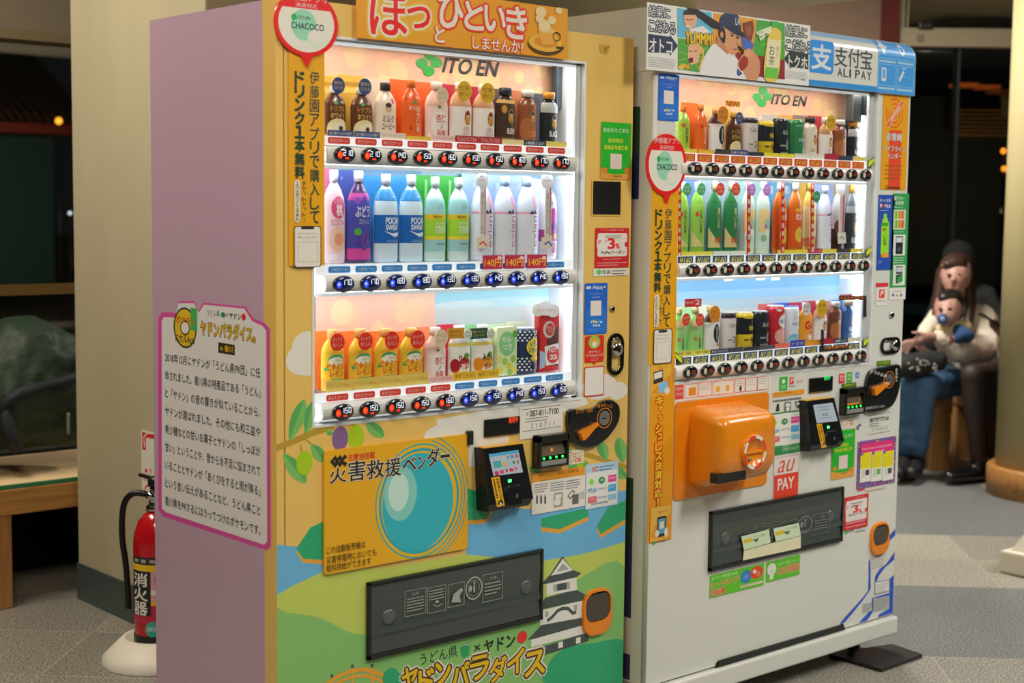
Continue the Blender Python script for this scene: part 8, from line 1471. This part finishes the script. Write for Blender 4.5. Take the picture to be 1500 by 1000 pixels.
remeshed('jeans', [(V(1418, 545, 8.26), .135, V(1405, 547, 8.22), .125), (V(1410, 556, 8.16), .092, V(1352, 566, 7.72), .08), (V(1352, 566, 7.72), .078, V(1344, 655, 7.8), .062), (V(1395, 554, 8.16), .09, V(1330, 562, 7.75), .08), (V(1330, 562, 7.75), .078, V(1326, 655, 7.85), .062)], .016, DEN, w, disp=(.06, .012))
for x in (1322, 1341): remeshed('shoe', [(V(x + 3, 676, 7.85), .045, V(x, 690, 7.7), .04), (V(x, 690, 7.7), .04, V(x - 6, 692, 7.6), .034)], .012, mat('#1a1b1d', rough=.5, gain=1), w)
hb = empty('shoulder_bag', V(1350, 532, 7.62), 0, 'black bag with white pattern on the lap of the person with the baby', 'bag')
remeshed('bag_body', [(V(1328, 536, 7.62), .07, V(1372, 528, 7.66), .06)], .014, BLKC, hb, disp=(.05, .015))
q = MB(); R = random.Random(2)
for i in range(22): p = V(1330 + R.random() * 42, 523 + R.random() * 20, 7.55); q.lathe([(.001, -.006), (.01 + R.random() * .006, 0), (.001, .006)], mat('#b9b4ac', gain=1.0), 8, p, sy=.4)
q.build('print', hb)
# baby
by = empty('baby', V(1396, 500, 7.86), 0, 'baby in a cream vest with blue sleeves and a blue pacifier, held on the lap', 'baby')
bh = V(1396, 497, 7.70)
remeshed('body', [(V(1389, 448, 7.86), .074, V(1388, 455, 7.84), .072), (V(1385, 463, 7.80), .05, V(1388, 464, 7.80), .05), (V(1391, 472, 7.85), .035, V(1396, 484, 7.9), .06), (V(1396, 484, 7.9), .06, V(1399, 504, 7.9), .07), (V(1404, 480, 7.86), .03, V(1416, 492, 7.76), .024), (V(1416, 492, 7.76), .024, bh, .018), (bh, .019, V(1391, 498, 7.68), .017)] + [(V(1392, 496 + k * 2.4, 7.68), .0072, V(1387.5, 497.5 + k * 2.6, 7.67), .006) for k in range(4)] + [(V(1394, 493, 7.67), .0075, V(1390, 491, 7.66), .006)], .007, SKIN, by, sm=2)
remeshed('hair', [(V(1392, 443, 7.88), .079, V(1395, 449, 7.9), .074), (V(1383, 437, 7.83), .035, V(1398, 437, 7.84), .04), (V(1404, 450, 7.86), .03, V(1405, 463, 7.88), .02)], .011, HAIRD, by, sm=2)
q = MB()
for x in (1377.5, 1391): p = V(x, 452.5, 7.772); q.lathe([(.001, -.008), (.011, -.004), (.012, 0), (.011, .004), (.001, .008)], mat('#140e0c', rough=.2, gain=1), 12, p)
q.build('eyes', by)
q = MB(); p = V(1380, 467, 7.735); mt = Matrix.Translation(p) @ Matrix.Rotation(YAW * -1, 4, 'Z') @ Matrix.Rotation(math.radians(90), 4, 'X'); q.lathe([(.026, 0), (.028, .005), (.022, .01)], mat('#2c5aa8', rough=.3, gain=1), 20, mtx=mt); q.lathe([(.014, .01), (.014, .016), (.008, .018)], mat('#9ab8d8', rough=.3, gain=1), 16, mtx=mt); q.build('pacifier', by)
remeshed('vest', [(V(1393, 482, 7.87), .068, V(1400, 500, 7.88), .08), (V(1380, 482, 7.86), .04, V(1412, 480, 7.88), .05)], .014, fabric('#c9b98e', 60, .5, .9, 1.15), by, disp=(.04, .012))
remeshed('sleeve', [(V(1404, 485, 7.82), .042, V(1418, 492, 7.74), .038), (V(1418, 492, 7.74), .038, V(1403, 495, 7.7), .032)], .012, fabric('#22426e', 70, .4, .9, 1.1), by)
# second person, mostly behind the round column
p2 = empty('person', V(1500, 575, 8.180), 0, 'person in black tights and boots holding a phone, half hidden by the round column', 'person', 'people on the benches'); p2.location.z = 0
hp = V(1461, 480, 7.700)
remeshed('body', [(V(1505, 395, 8.080), .088, V(1503, 404, 8.060), .085), (V(1506, 430, 8.130), .05, V(1508, 470, 8.180), .1), (V(1508, 470, 8.180), .1, V(1508, 540, 8.230), .13), (V(1505, 465, 8.080), .045, V(1488, 512, 7.830), .038), (V(1488, 512, 7.830), .038, V(1470, 490, 7.720), .027), (V(1470, 490, 7.720), .027, hp, .026), (hp, .026, V(1457, 476, 7.690), .02)] + [(V(1458 - k * .6, 474 + k * 2.6, 7.680), .008, V(1449 + k * .6, 470 + k * 2.8, 7.665), .0072) for k in range(4)] + [(V(1462, 473, 7.680), .0095, V(1456, 466, 7.665), .008)], .0075, SKIN, p2, sm=2)
remeshed('hair', [(V(1507, 388, 8.110), .1, V(1508, 402, 8.130), .098), (V(1484, 400, 8.080), .045, V(1482, 450, 8.080), .05)], .014, HAIRD, p2)
remeshed('sweater', [(V(1508, 470, 8.180), .15, V(1508, 540, 8.230), .16), (V(1500, 462, 8.080), .08, V(1484, 514, 7.830), .085), (V(1484, 514, 7.830), .085, V(1472, 494, 7.730), .05)], .016, fabric('#b8a49c', 60, .6, .9, 1.2), p2, disp=(.05, .02))
remeshed('skirt', [(V(1504, 548, 8.180), .15, V(1472, 546, 7.880), .11)], .016, BLKC, p2)
TI = mat('#30221f', rough=.6, gain=1)
remeshed('tights', [(V(1490, 550, 8.030), .095, V(1425, 550, 7.620), .066), (V(1425, 552, 7.620), .062, V(1427, 590, 7.640), .06), (V(1427, 590, 7.640), .06, V(1433, 672, 7.700), .04), (V(1500, 560, 8.080), .09, V(1447, 562, 7.700), .066), (V(1447, 562, 7.700), .062, V(1450, 600, 7.730), .058), (V(1450, 600, 7.730), .058, V(1450, 672, 7.780), .04)], .014, TI, p2)
BT = mat('#14171b', rough=.22, coat=.4, gain=1)
for dx, dd in ((0, 0), (18, .1)): remeshed('boot', [(V(1434 + dx, 668, 7.710 + dd), .052, V(1436 + dx, 692, 7.730 + dd), .05), (V(1436 + dx, 694, 7.730 + dd), .046, V(1402 + dx, 697, 7.640 + dd), .043), (V(1402 + dx, 697, 7.640 + dd), .043, V(1390 + dx, 698, 7.610 + dd), .036)], .012, BT, p2)
ph = empty('phone', V(1450, 468, 7.640), 0, 'dark phone held in the hand beside the white cardigan', 'phone'); a, b_ = V(1438, 461, 7.650), V(1462, 476, 7.650); d = (b_ - a).normalized(); n_ = ey; u_ = d.cross(n_)
q = MB()
vs = [a + d * s1 + u_ * s2 + n_ * s3 for s1 in (-.01, (b_ - a).length + .02) for s2 in (-.006, .006) for s3 in (-.035, .035)]; q.add(vs, [(0, 1, 3, 2), (4, 6, 7, 5), (0, 4, 5, 1), (2, 3, 7, 6), (0, 2, 6, 4), (1, 5, 7, 3)], mat('#23262b', rough=.2, gain=1)); q.build('phone_body', ph)
# third person, in the dark behind
p3 = empty('person', V(1420, 575, 8.9), 0, 'person in a dark coat and black cap, in the shade behind the white cardigan', 'person', 'people on the benches'); p3.location.z = 0
remeshed('body', [(V(1405, 385, 8.85), .09, V(1407, 400, 8.86), .085), (V(1410, 415, 8.9), .055, V(1415, 445, 8.95), .1), (V(1415, 445, 8.95), .1, V(1418, 540, 9.0), .14), (V(1420, 545, 9.0), .14, V(1418, 600, 8.95), .09), (V(1418, 600, 8.95), .08, V(1420, 655, 8.95), .06)], .016, SKIN, p3)
remeshed('cap', [(V(1404, 374, 8.85), .098, V(1406, 384, 8.87), .098)], .014, fabric('#121315', 80, .3, .9, 1), p3)
remeshed('coat', [(V(1415, 450, 8.95), .15, V(1418, 545, 9.0), .19), (V(1390, 440, 8.92), .085, V(1440, 436, 8.95), .09), (V(1440, 436, 8.95), .09, V(1462, 500, 8.9), .09), (V(1462, 500, 8.9), .09, V(1440, 545, 8.8), .07), (V(1385, 440, 8.92), .085, V(1365, 500, 8.9), .09), (V(1418, 545, 9.0), .19, V(1416, 600, 8.95), .13), (V(1416, 600, 8.95), .13, V(1418, 660, 8.95), .1)], .018, fabric('#2a2c2c', 60, .4, .9, 1), p3, disp=(.08, .02))
# the lettering curve was only used to shape the print
if _tob.name in COL.objects: COL.objects.unlink(_tob)
bpy.data.objects.remove(_tob); bpy.data.curves.remove(_tcu)
